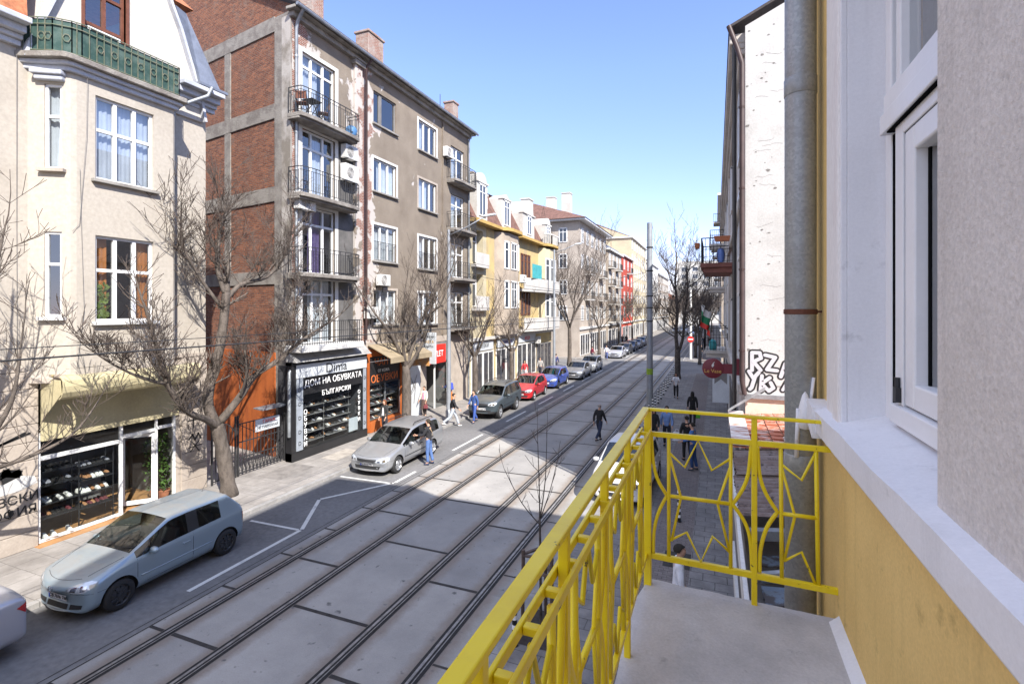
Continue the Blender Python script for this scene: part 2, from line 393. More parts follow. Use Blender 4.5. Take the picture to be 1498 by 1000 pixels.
def sheet(x0,x1,y0,y1,z): return MB().quad((x0,y0,z),(x1,y0,z),(x1,y1,z),(x0,y1,z))
struct('ground', sheet(-500,500,-300,900,-.03), M['ground_mat'])
struct('road', sheet(-12.75,-3.6,-40,300,0), M['asphalt'])
mb = MB()
for a in ((-80,-12.75,49.6,59.6),(-3.6,80,50.2,62.2)): mb.quad((a[0],a[2],-.004),(a[1],a[2],-.004),(a[1],a[3],-.004),(a[0],a[3],-.004))
struct('cross_street', mb, M['asphalt'])
struct('tram_bed', sheet(-10.05,-4.15,-40,300,.004), M['track_slab'])
# kerbs and pavements (0.12 m steps)
def kerbs(x0, x1, spans):
    mb = MB()
    for y0, y1 in spans:
        y = y0
        while y < y1-.05:
            e = min(y+1.0, y1); mb.box(x0,x1,y+.006,e-.006,-.1,.12); y = e
    return mb
LS = ((-30,49.4),(59.8,230)); RS = ((-30,50.0),(62.4,230))
struct('kerb', kerbs(-12.9,-12.75,[(-8,49.4),(59.8,120)]), M['kerb_stone'], bevel=.012)
struct('kerb', kerbs(-3.6,-3.45,[(-8,50.0),(62.4,120)]), M['kerb_stone'], bevel=.012)
mb = MB()
for a,b in LS: mb.box(-40,-12.906,a,b,-.2,.115)
struct('pavement', mb, M['pave_left'])
mb = MB()
for a,b in RS: mb.box(-3.444,-1.65,a,b,-.2,.115); mb.box(-.55,40,a,b,-.2,.115)
struct('pavement', mb, M['pave_right'])
mb = MB()
for a,b in RS: mb.box(-1.648,-.552,a,b,-.2,.118)
struct('pavement', mb, M['pave_red'])
# slab joints across the track bed
mb = MB(); y = -2.98
def js(x0,x1,y,wd=.085): mb.quad((x0,y-wd/2,.008),(x1,y-wd/2,.008),(x1,y+wd/2,.008),(x0,y+wd/2,.008))
k = 0
while y < 120:
    js(-9.39,-8.25,y+.02*math.sin(k)); js(-7.99,-6.17,y-1.6+.02*math.sin(k*2.1)); js(-5.91,-4.73,y+.25+.02*math.sin(k*1.3)); k+=1
    js(-10.0,-9.65,y,.07); js(-10.0,-9.65,y+1.53,.07); js(-4.47,-4.16,y+1.1,.05)
    y += 3.13
for x in (-10.02,): mb.quad((x-.018,-30,.008),(x+.018,-30,.008),(x+.018,130,.008),(x-.018,130,.008))
mb.quad((-10.19,-30,.005),(-10.17,-30,.005),(-10.17,60,.005),(-10.19,60,.005))
struct('slab_joint', mb, M['joint'])
mb = MB(); mg = MB()
for x in (-9.52,-8.12,-6.04,-4.6):
    mg.quad((x-.12,-40,.009),(x+.12,-40,.009),(x+.12,260,.009),(x-.12,260,.009))
    mb.quad((x-.06,-40,.013),(x-.008,-40,.013),(x-.008,260,.013),(x-.06,260,.013))
    mb.quad((x+.035,-40,.013),(x+.055,-40,.013),(x+.055,260,.013),(x+.035,260,.013))
struct('rail_groove', mg, M['rail_groove']); struct('tram_rail', mb, M['rail_steel'])
# painted lines
mb = MB()
def line(a, b, wd=.11):
    a = V((*a,.008)); b = V((*b,.008)); d = (b-a).normalized(); n = V((-d.y,d.x,0))*wd/2
    mb.quad(a-n,b-n,b+n,a+n)
line((-10.5,7.5),(-10.55,10.72)); line((-10.55,10.78),(-11.68,12.66)); line((-12.35,10.68),(-10.62,10.72),.09)
line((-11.68,12.72),(-10.40,14.85)); line((-10.38,14.9),(-10.38,16.2)); line((-12.6,14.72),(-10.42,14.78),.09)
for y in (19.2,25.2,30.6,36.2,41.8,47.2): line((-10.45,y),(-10.45,y+3.0))
for y in (64,70,76,82,88): line((-10.45,y),(-10.45,y+2.6))
struct('road_marking', mb, M['paint_line'])
# covers let into the left pavement
mb = MB()
mb.quad((-15.1,13.35,.121),(-14.05,13.35,.121),(-14.05,15.0,.121),(-15.1,15.0,.121))
struct('pavement_cover', mb, mat('cover_a',(.24,.22,.20),.8,.15,4,bump=.3,bscale=40))
mb = MB(); mb.quad((-14.6,15.9,.121),(-13.8,15.9,.121),(-13.8,17.4,.121),(-14.6,17.4,.121))
struct('pavement_cover', mb, mat('cover_b',(.40,.36,.31),.8,.15,4,bump=.3,bscale=40))
mb = MB(); mb.quad((-1.15,12.2,.121),(-.55,12.2,.121),(-.55,13.0,.121),(-1.15,13.0,.121))
struct('pavement_cover', mb, M['joint'])
# ------------------------------------------------------------------ bay-fronted cream house (left, nearest)
FX = lambda X: Fr((X,0,0),(0,1,0),(1,0,0))      # a street front at X, u = Y
def rail_panel(mb, P, L, h, n, thick=.016, frame=.026, mid=None):
    """balcony rail between 0 and L: P(u, v) -> point"""
    mb.bar(P(0,h),P(L,h),frame*1.3,frame*.8); mb.bar(P(0,.08),P(L,.08),frame*.7)
    if mid: mb.bar(P(0,h*mid),P(L,h*mid),frame*.6)
    for i in range(n+1):
        mb.bar(P(L*i/n,.0 if i in (0,n) else .08),P(L*i/n,h),thick if 0<i<n else frame)

hb = empty('bay_house', (0,0,0), label='cream plastered house with a two-storey bay, green balcony and shoe shop', cat='house')
f = FX(-15.8)
mb = MB()
wall(mb, f, -12, 11.9, 4.5, 13.0, [(7.19,10.33,4.6,12.2)], .02)
side = Fr((-15.8,11.9,0),(-1,0,0),(0,1,0)); wall(mb, side, 0, 12, 0, 13)
wall(mb, f, 11.04, 11.9, .1, 4.5, (), 0); 
house_wall = mb.build('wall', M['cream_plaster'], hb, fix=False)
# rusticated ground floor blocks
mb = MB()
for i in range(10):
    z0 = .12+i*.44; z1 = z0+.425
    f.box(mb, -12, 7.38, z0, z1, -.25, .035)
f.box(mb,-12,7.38,.1,4.5,-.25,.012)
for i in range(10):
    z0 = .12+i*.44; f.box(mb, 11.06, 11.93, z0, z0+.432, -.3, .03)
f.box(mb,10.9,11.06,.1,4.5,-.25,-.02)
mb.build('ground_floor_stone', M['cream_stone'], hb, bevel=.012)
mb = MB(); f.box(mb,-12,7.1,4.52,4.62,-.1,.05); f.box(mb,10.4,11.92,4.52,4.62,-.1,.05); mb.build('string_course', M['cream_stone'], hb)
# the bay
bay = [(-15.83,7.16),(-15.10,7.62),(-15.03,7.69),(-15.0,7.80),(-15.0,10.26),(-15.04,10.33),(-15.83,10.33)]
fb = FX(-15.0); A = V((-15.8,7.18,0)); Bp = V((-15.10,7.62,0)); fs = Fr(A, Bp-A, V((.44,-.7,0))); LS_ = (Bp-A).length
mb = MB()
wall(mb, fb, 7.80, 10.26, 4.55, 12.15, [(8.22,9.70,9.45,11.63),(8.22,9.70,5.72,7.98)], .2)
wall(mb, fs, 0, LS_, 4.55, 12.15, [(.36,.74,9.55,11.66),(.36,.74,5.86,7.98)], .2)
P3 = lambda p,z: V((p[0],p[1],z))
for a,b in ((1,2),(2,3),(4,5),(5,6)): mb.quad(P3(bay[a],4.55),P3(bay[b],4.55),P3(bay[b],12.15),P3(bay[a],12.15))
mb.prism(bay, lambda a,b,d: V((a,b,d)), 4.35, 4.56)
mb.build('bay', M['cream_plaster'], hb, fix=False)
big = lambda s: [( -15.83 if i in (0,len(bay)-1) else p[0]+s, p[1]+(-s*.8 if p[1]<9 else s*.6)) for i,p in enumerate(bay)]
mb = MB()
mb.prism(big(.10), lambda a,b,d: V((a,b,d)), 11.98, 12.10); mb.prism(big(.2), lambda a,b,d: V((a,b,d)), 12.10, 12.2)
mb.build('bay_cornice', M['trim_white'], hb, bevel=.02)
mb = MB(); mb.prism(big(.32), lambda a,b,d: V((a,b,d)), 12.2, 12.34); mb.build('balcony_floor', M['raw_concrete'], hb, bevel=.02)
mb = MB(); mb.prism(big(.05), lambda a,b,d: V((a,b,d)), 4.2, 4.36); mb.build('bay_foot', M['cream_stone'], hb, bevel=.06)
W = M['white_frame']; TS = M['white_paint']
window(fb,hb,8.22,9.70,9.45,11.63,(.34,.67),(.60,),.10,.07,curtain=M['curtain_pale'],sill=M['concrete'])
window(fb,hb,8.22,9.70,5.72,7.98,(.34,.67),(.60,),.10,.07,curtain=M['curtain_orange'],sill=TS,cw=(0,.26))
mbc = MB(); pts=[]
for i in range(13):
    u=9.28+.4*i/12; wv=-.27+.02*math.sin(i*2.1); pts += [fb(u,5.75,wv),fb(u,7.95,wv)]
mbc.add(pts,[(2*i,2*i+2,2*i+3,2*i+1) for i in range(12)]); mbc.build('curtain', M['curtain_orange'], hb, smooth=True, fix=False)
window(fs,hb,.36,.74,9.55,11.66,(),(.62,),.06,.06,curtain=M['curtain_white'],sill=M['cream_stone'])
window(fs,hb,.36,.74,5.86,7.98,(),(.62,),.06,.06,curtain=None,sill=TS)
# hood mould over the bay's side window
mb = MB(); fs.box(mb,.2,.82,11.72,11.84,-.02,.14); fs.box(mb,.14,.84,11.84,11.96,-.02,.2); mb.build('window_hood', M['trim_white'], hb, bevel=.03)
def cornice(y0,y1,z,name='cornice'):
    mb = MB()
    for dz,h,o in ((-.52,.14,.12),(-.38,.12,.22),(-.26,.18,.38),(-.08,.14,.62)): mb.box(-15.83,-15.8+o,y0,y1,z+dz,z+dz+h)
    return mb.build(name, M['trim_white'], hb, bevel=.02)
cornice(-12,7.0,12.95); cornice(10.75,12.15,13.12)
# gable with the tall balcony window, sloped sides
gab = [(7.1,12.2),(7.18,12.6),(7.55,13.6),(8.0,14.9),(8.3,16.2),(8.9,17.4),(9.4,17.7),(9.9,17.2),(10.35,16.1),(10.6,15.45),(10.88,14.85),(11.2,13.95),(11.55,13.0),(11.7,12.2)]
mb = MB(); fg = FX(-15.72)
hole = [(8.35,12.35),(9.38,12.35),(9.38,15.6),(8.35,15.6)]
tri = tessellate_polygon([[V((a,b,0)) for a,b in gab],[V((a,b,0)) for a,b in hole]])
allp = gab+hole; mb.add([fg(a,b) for a,b in allp],[t for t in tri])
for i in range(len(gab)): a=gab[i]; b=gab[(i+1)%len(gab)]; mb.quad(fg(*a),fg(*b),fg(*b,-1.6),fg(*a,-1.6))
for i in range(4): a=hole[i]; b=hole[(i+1)%4]; mb.quad(fg(*a),fg(*b),fg(*b,-.2),fg(*a,-.2))
mb.build('gable', mat('gable_plaster',(.50,.47,.43),.9,.05,.8,c2=(.43,.375,.32),lo=.5,hi=.8), hb)
mb = MB()
for i in list(range(0,6))+list(range(7,13)):
    a=gab[i]; b=gab[i+1]; d=V((0,b[0]-a[0],b[1]-a[1])).normalized(); n=V((0,-d.z,d.y))*.09
    p=[fg(*a,-.1),fg(*b,-.1),fg(*b,.16),fg(*a,.16)]; mb.hexa(p+[q+n for q in p])
mb.build('gable_coping', M['trim_white'], hb)
wd = window(fg,hb,8.35,9.38,12.4,15.6,(.5,),(.44,.72),.1,.07,mf=M['window_brown'],curtain=None)
mb = MB()
for a,b,c,d in ((8.46,9.27,12.5,12.57),(8.46,9.27,13.66,13.73),(8.46,8.53,12.57,13.66),(9.20,9.27,12.57,13.66)): fg.box(mb,a,b,c,d,-.07,-.045)
mb.build('sash', M['white_frame'], wd)
mb = MB(); fg.box(mb,8.2,9.5,15.6,15.75,-.1,.12); fg.box(mb,8.28,8.35,12.35,15.6,-.1,.04); fg.box(mb,9.38,9.46,12.35,15.6,-.1,.04); mb.build('window_surround', M['window_brown'], hb)
# mansard roof: red tiles to the left, grey sheet to the right
mb = MB(); mb.hexa([(-15.4,-12,13.02),(-15.4,7.0,13.02),(-16.3,7.0,13.02),(-16.3,-12,13.02),(-16.5,-12,16.2),(-16.5,7.4,16.2),(-17,7.4,16.2),(-17,-12,16.2)])
mb.hexa([(-16.5,-12,16.2),(-16.5,12,16.2),(-24,12,16.2),(-24,-12,16.2),(-19,-12,18.4),(-19,12,18.4),(-20,12,18.4),(-20,-12,18.4)])
mb.build('roof', mat('tile_orange',(.40,.15,.07),.85,.2,6,bump=.5,bscale=12), hb)
mb = MB(); mb.hexa([(-15.45,11.5,13.24),(-15.4,12.2,13.24),(-24,12.2,13.24),(-24,11.5,13.24),(-15.75,10.85,15.6),(-15.9,11.3,15.6),(-24,11.3,15.6),(-24,10.85,15.6)])
mb.box(-16.6,-15.25,11.3,12.3,13.24,13.32); mb.build('roof_sheet', M['lead'], hb)
# balcony rail: green net behind painted ironwork
mb = MB(); net = MB(); rp = [V((-15.72,7.05,12.34)),V((-15.1,7.34,12.34)),V((-14.85,7.62,12.34)),V((-14.78,7.8,12.34)),V((-14.78,10.3,12.34)),V((-15.72,10.36,12.34))]
for i,(a,b) in enumerate(zip(rp[:-1],rp[1:])):
    L=(b-a).length; d=(b-a)/L; P=lambda u,v: a+d*u+V((0,0,v))
    for h in (.06,.70,.86): mb.bar(P(0,h),P(L,h),.025,.018)
    n=max(2,int(L/.16))
    for k in range(n+1): mb.bar(P(L*k/n,0),P(L*k/n,.86),.016)
    for k in range(n//2+1):
        u=min(L-.1,L*(2*k+.5)/n)
        if u<.1: continue
        for q in range(6):
            a1=q*math.pi/3; a2=a1+math.pi/3
            mb.bar(P(u+.075*math.cos(a1),.42+.1*math.sin(a1)),P(u+.075*math.cos(a2),.42+.1*math.sin(a2)),.014)
    o_=V((d.y,-d.x,0))*-.03
    net.quad(P(0,.05)+o_,P(L,.05)+o_,P(L,.84)+o_,P(0,.84)+o_)
br = mb.build('balcony_railing', mat('rail_green',(.11,.14,.09),.7,.2,8,c2=(.18,.165,.12)), hb); net.build('green_net', M['awning_green'], br, fix=False)
# downpipe with hopper bend
mb = MB(); mb.tube([(-15.1,11.6,13.2),(-15.15,11.5,12.9),(-15.55,10.9,12.45),(-15.65,10.72,12.2),(-15.66,10.7,11.9),(-15.66,10.7,4.4)],.06,10)
for z in (5.5,7.6,9.7,11.4): mb.lathe([(.07,z),(.075,z+.02),(.075,z+.06),(.07,z+.08)],(-15.66,10.7,0),10)
mb.build('downpipe', M['zinc'], hb, auto=40)
mb = MB()
for p in ([(-14.9,8.0,13.2),(-14.93,7.98,10.5),(-14.97,7.85,8.2),(-14.98,7.7,8.0)],[(-14.97,7.86,9.6),(-14.98,7.9,8),(-14.97,7.95,6),(-14.98,7.8,4.6)],[(-15.76,6.95,12.4),(-15.78,6.96,8),(-15.78,6.97,4.6)],[(-15.76,11.0,9.5),(-15.77,11.3,6.5)]): mb.tube(p,.0055,5)
mb.build('cable', M['shop_grey'], hb)
# awning: sloped top with rolled lip, tall fabric fascia under it
mb = MB(); lip = [(-15.82,4.46),(-15.0,4.40),(-14.9,4.37),(-14.9,4.33),(-15.0,4.36),(-15.82,4.40)]
mb.prism(lip, lambda a,b,d: V((a,d,b)), 7.42, 10.95); aw = mb.build('awning', M['ochre_top'], hb)
mb = MB(); mb.prism([(-14.92,4.40),(-14.84,4.37),(-14.78,4.29),(-14.76,4.15),(-14.78,4.0),(-14.85,3.88),(-14.95,3.82),(-14.96,3.84),(-14.87,3.90),(-14.81,4.01),(-14.79,4.15),(-14.81,4.28),(-14.86,4.34),(-14.93,4.37)], lambda a,b,d: V((a,d,b)), 7.40, 10.97)
mb.build('valance', M['ochre_fabric'], aw, smooth=False)
mb = MB(); f.box(mb,7.42,10.95,2.72,4.26,.03,.06); mb.prism([(-15.76,4.3),(-14.95,4.3),(-14.9,3.95),(-15.3,3.6),(-15.76,3.2)],lambda a,b,d: V((a,d,b)),7.42,7.44); mb.build('fascia_fabric', M['ochre_fabric'], aw)
# shop front
sf = FX(-15.86); mb = MB()
for a,b,c,d in ((7.38,7.45,.2,3.0),(9.29,9.37,.2,3.0),(10.29,10.35,.2,3.0),(10.83,10.9,.2,3.0),(7.38,9.38,.14,.22),(10.28,10.9,.14,.22),(7.47,9.28,2.22,2.32),(9.38,10.28,2.34,2.43),(10.36,10.82,2.38,2.47),(7.38,10.9,2.92,3.0)): sf.box(mb,a,b,c,d,-.04,.04)
shopf = mb.build('shop_front', M['white_frame'], hb, bevel=.006)
mb = MB()
for a,b,c,d in ((7.47,9.28,.22,2.22),(7.47,9.28,2.32,2.92),(9.38,10.28,2.43,2.92),(10.36,10.82,.22,2.38),(10.36,10.82,2.47,2.92)): mb.quad(sf(a,c),sf(b,c),sf(b,d),sf(a,d))
mb.build('shop_pane', M['shop_glass'], shopf, fix=False)
fd = Fr((-15.84,10.28,0),(-.55,-.62,0),(.62,-.55,0)); mb = MB()
for a,b,c,d in ((0,.09,.2,2.3),(.74,.83,.2,2.3),(.09,.74,.2,.32),(.09,.74,2.2,2.3)): fd.box(mb,a,b,c,d,-.02,.02)
dr = mb.build('shop_door', M['white_frame'], hb); mb = MB(); mb.quad(fd(.09,.32),fd(.74,.32),fd(.74,2.2),fd(.09,2.2)); mb.build('door_pane', M['shop_glass'], dr, fix=False)
mb = MB(); mb.tube([fd(.78,1.0,.02),fd(.78,1.0,.09),fd(.78,1.42,.09),fd(.78,1.42,.02)],.018,6); mb.build('handle', M['white_frame'], dr)
mb = MB(); mb.quad((-15.75,7.3,.13),(-15.75,10.95,.13),(-20,10.95,.13),(-20,7.3,.13)); mb.box(-15.8,-15.55,7.3,10.95,.1,.128); mb.build('shop_floor', M['wood_floor'], hb, fix=False)
mb = MB(); mb.quad((-20,7.3,.1),(-20,10.95,.1),(-20,10.95,4.4),(-20,7.3,4.4)); mb.quad((-20,7.35,.1),(-15.9,7.35,.1),(-15.9,7.35,4.4),(-20,7.35,4.4)); mb.quad((-20,10.93,.1),(-15.9,10.93,.1),(-15.9,10.93,4.4),(-20,10.93,4.4)); mb.quad((-20,7.3,3.05),(-20,10.95,3.05),(-15.9,10.95,3.05),(-15.9,7.3,3.05)); mb.box(-19.5,-19,7.6,8.9,.1,2.2); mb.box(-18.4,-17.8,9.3,9.9,.13,1.1)
mb.build('shop_interior', M['shop_grey'], hb, fix=False)
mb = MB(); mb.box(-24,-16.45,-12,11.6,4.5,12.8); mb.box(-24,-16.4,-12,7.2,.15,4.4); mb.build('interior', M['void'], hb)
# graffiti on the stone: name fragment, crossed year, black scrawls
text('ЛЕВСКИ', .30, (-15.755,6.78,1.42), (0,1,-.0), (0,-.05,1), M['ink'], hb, name='graffiti', bold=.006)
text('СОФИЯ', .30, (-15.755,6.80,1.10), (0,1,0), (0,-.05,1), M['ink'], hb, name='graffiti', bold=.006)
mb = MB(); g0 = FX(-15.765)
def stroke(fr,pts,r=.03,w=.006):
    for a,b in zip(pts[:-1],pts[1:]):
        A_=fr(*a,w); B_=fr(*b,w); d=(B_-A_); L=d.length; d/=L; n=d.cross(fr.n)*r
        mb.hexa([A_-n-d*r,A_+n-d*r,B_+n+d*r,B_-n+d*r]+[q+fr.n*.006 for q in (A_-n-d*r,A_+n-d*r,B_+n+d*r,B_-n+d*r)])
g1 = FX(-15.775)
stroke(g1,[(11.45,2.2),(11.45,2.72)],.02); stroke(g1,[(11.28,2.45),(11.63,2.45)],.02)
mb.build('graffiti', M['ink'], hb); mb=MB()
stroke(g1,[(11.3,1.85),(11.42,1.98),(11.5,1.8),(11.62,1.98),(11.7,1.82)],.025)
mb.build('graffiti', M['ink'], hb); mb=MB()
stroke(g1,[(11.35,1.45),(11.65,1.75)],.016); stroke(g1,[(11.65,1.4),(11.4,1.75)],.016); stroke(g1,[(11.3,1.58),(11.72,1.6)],.014)
mb.build('graffiti', M['ink'], hb); mb=MB()
stroke(g0,[(5.6,3.0),(6.0,2.75),(6.3,3.05),(6.6,2.8),(7.1,3.0)],.03); stroke(g0,[(5.8,2.7),(6.4,2.75),(7.2,2.98)],.022)
mb.build('graffiti', M['ink'], hb); mb=MB()
stroke(g0,[(6.55,2.05),(6.75,2.12),(6.95,2.05),(6.75,1.98)],.09)
mb.build('graffiti', M['ink'], hb)
for t_,u_,v_ in (('1',11.27,2.68),('9',11.62,2.68),('1',11.27,2.24),('4',11.62,2.24)): text(t_,.2,g1(u_,v_,.006),(0,1,0),(0,0,1),M['ink'],hb,name='graffiti')
mb = MB(); mb.prism([(6.35,1.75),(6.5,1.95),(6.7,1.86),(6.95,2.0),(7.3,1.9),(7.36,1.72),(7.0,1.62),(6.6,1.6)], lambda a,b,d: g0(a,b,d), .001,.005); mb.build('paint_patch', M['white_paint'], hb)
# shelves and shoes in the window
mb = MB()
SH = [(8.44,9.22,z) for z in (1.72,1.36,1.0,.62)]+[(7.52,8.36,z) for z in (1.86,1.5,1.02,.66)]
for a,b,z in SH: mb.box(-16.42,-16.02,a,b,z-.025,z)
for y in (8.40,9.24): mb.tube([(-16.05,y,.15),(-16.05,y,2.3)],.018,8); mb.tube([(-16.4,y,.15),(-16.4,y,2.3)],.018,8)
rack = mb.build('shelf_rack', M['black_panel'], label='black glass-fronted display rack full of shoes behind the cream house window', cat='rack')
def shoe_mesh(c):
    mb = MB(); prof=[(0,.035,.08),(.05,.042,.085),(.11,.038,.075),(.17,.042,.05),(.23,.044,.035),(.27,.025,.02)]
    o=len(mb.v)
    for x,w_,h in prof: mb.v += [(x,-w_,0),(x,w_,0),(x,w_*.75,h),(x,-w_*.75,h)]
    for i in range(len(prof)-1):
        for j in range(4): q=i*4; mb.f.append((q+j,q+(j+1)%4,q+4+(j+1)%4,q+4+j)); mb.m.append(1 if j==0 else 0)
    mb.f += [(0,1,2,3),(20,21,22,23)]; mb.m += [0,0]
    mb.box(0,.07,-.03,.03,-.03,0,1); mb.box(.07,.27,-.042,.042,-.03,0,1)
    return mb
plain('shoe_white',(.72,.70,.66),.5); plain('shoe_black',(.025,.023,.022),.35); plain('shoe_tan',(.34,.17,.08),.5); plain('shoe_wine',(.12,.03,.035),.5); plain('shoe_grey',(.22,.22,.25),.5)
shoe_src = {}
def place_shoe(c, x, y, z, rz, label, group):
    if c not in shoe_src:
        o = shoe_mesh(c).build('shoe', [M['shoe_'+c], M['shoe_black'] if c!='white' else M['shoe_white']], bevel=.006); shoe_src[c]=o
    else: o = shoe_src[c].copy(); col.objects.link(o)
    o.location=(x,y,z+.03); o.rotation_euler=(0,0,rz); tag(o,label,'shoe',group)
cname={'white':'white','black':'black','tan':'tan','wine':'wine red','grey':'grey'}
lev={1.72:'top',1.36:'second',1.0:'third',.62:'bottom',1.86:'top',1.5:'second',1.02:'third',.66:'bottom'}
for a,b,z in SH:
    n=int((b-a)/.105)
    pal = {1.72:['grey','black'],1.36:['black','white','tan','white'],1.0:['white','white','white','tan'],.62:['black','wine','tan','black','wine'],1.86:['black'],1.5:['grey','black'],1.02:['white','white','white','black'],.66:['tan','black','wine','black']}[z]
    for i in range(n):
        c = pal[(i*7//3)%len(pal)] if z not in (1.36,) else (['black','tan'] if i<2 else ['white','white','white','tan'])[i%2 if i<2 else min(3,i-3)%4]
        place_shoe(c,-16.38+random.uniform(-.02,.02),a+.07+i*.105,z,random.uniform(-.15,.15),'%s shoe on the %s shelf of the %s half of the display rack'%(cname[c],lev[z],'right' if a>8.4 else 'left'),'shoes on the display rack')
for i,(y,x) in enumerate(((7.6,-16.05),(7.78,-16.05),(8.12,-16.05))): place_shoe('white',x,y,.2,-.1,'white trainer on the floor at the front of the display window','trainers on the window floor')
# pot plants beside the shop door
def pot_plant(x,y,h,r,label,n=240):
    e=empty('pot_plant',(x,y,.13),label=label,cat='plant')
    mb=MB(); mb.lathe([(.10,0),(.15,.24),(.165,.24),(.165,.28),(.14,.28),(.13,.22)],n=14); mb.build('pot',M['terracotta'],e,auto=40)
    mb=MB(); rr=random.Random(int(y*10))
    for i in range(n):
        a=rr.uniform(0,6.28); q=r*math.sqrt(rr.random()); z=.3+(h-.3)*rr.random()**.7
        p=V((q*math.cos(a),q*math.sin(a),z)); d=V((rr.uniform(-1,1),rr.uniform(-1,1),rr.uniform(-.5,.9))).normalized(); t=d.cross(V((0,0,1))).normalized()*.035
        mb.add([p,p+d*.06+t,p+d*.14,p+d*.06-t],[(0,1,2,3)],0)
    mb.build('foliage',M['leaf'],e,fix=False)
    mb=MB(); mb.tube([(0,0,.2),(.03,.02,h*.5),(0,.03,h*.9)],.015,6); mb.build('stem',M['bark'],e)
pot_plant(-16.2,10.55,2.05,.33,'tall leafy green plant inside the right pane of the shoe shop',420)
pot_plant(-16.05,10.7,.55,.16,'small plant in a terracotta pot on the shop floor',60)
mb=MB(); rr=random.Random(4)
for i in range(150):
    p=fb(8.3+.3*rr.random(),5.8+.9*rr.random()**1.3,-.2-.05*rr.random()); d=V((rr.uniform(-.2,.2),rr.uniform(-1,1),rr.uniform(-.6,.8))).normalized(); t=d.cross(V((1,0,0))).normalized()*.04
    mb.add([p,p+d*.06+t,p+d*.13,p+d*.06-t],[(0,1,2,3)])
mb.build('houseplant',M['leaf_pale'],fix=False,label='pale green houseplant behind the orange-curtained bay window',cat='plant')
# ------------------------------------------------------------------ gateway between the cream house and the brown block
BU = V((-.985,.171,0)); BN = V((-.171,-.985,0))          # the brick side wall runs back at a slant
fbk = Fr((-15.5,15.3,0), BU, BN)
mb = MB(); fbk.box(mb,.95,9,.1,4.3,.01,.10)
mb.build('orange_wall', M['orange_wall'], label='orange rendered wall at the foot of the bare brick gable behind the gate', cat='wall')
gt = empty('iron_gate', (-15.7,12.0,.12), label='dark iron yard gate with garage notice between cream house and orange wall', cat='gate')
mb = MB()
def L(y,z,x=0): return V((x,y,z))
for y in (.05,.95,1.05,3.15): MB().bar(L(y,0),L(y,2.15 if y!=.05 else 1.9),.05).build('gate_post', M['iron'], gt)
mb = MB(); n=7
for i in range(n+1):
    y=.05+.9*i/n; h=1.6+.38*math.sin(math.pi*i/n); mb.bar(L(y,.08),L(y,h),.02)
mb.tube([L(.05+.9*i/12,1.6+.38*math.sin(math.pi*i/12)) for i in range(13)],.018,6)
for z in (.1,.9): mb.bar(L(.05,z),L(.95,z),.03)
mb.build('gate_leaf', M['iron'], gt)
mb = MB(); n=13
for i in range(n+1):
    y=1.08+2.04*i/n; mb.bar(L(y,.08),L(y,1.85),.022)
    if i<n:
        mb.bar(L(y,.1),L(y+2.04/n,.62),.014); mb.bar(L(y+2.04/n,.1),L(y,.62),.014)
for z in (.1,.64,1.2,1.85): mb.bar(L(1.06,z),L(3.14,z),.035)
mb.bar(L(1.06,1.85),L(3.14,.64),.02)
lf = mb.build('gate_leaf', M['iron'], gt)
mb = MB(); mb.box(.03,.05,1.75,2.85,1.42,1.86); sg = mb.build('notice', M['sign_white'], gt)
text('ГАРАЖ',.17,(.052,2.36,1.74),(0,1,0),(0,0,1),M['red_sign'],sg); text('НЕ ПАРКИРАЙ',.135,(.052,2.30,1.54),(0,1,0),(0,0,1),M['ink'],sg)
mb = MB(); mb.hexa([(-.35,2.0,2.2),(.12,2.0,2.16),(.12,3.2,2.16),(-.35,3.2,2.2),(-.35,2.0,2.24),(.12,2.0,2.2),(.12,3.2,2.2),(-.35,3.2,2.24)]); mb.build('gate_canopy', M['zinc'], gt)

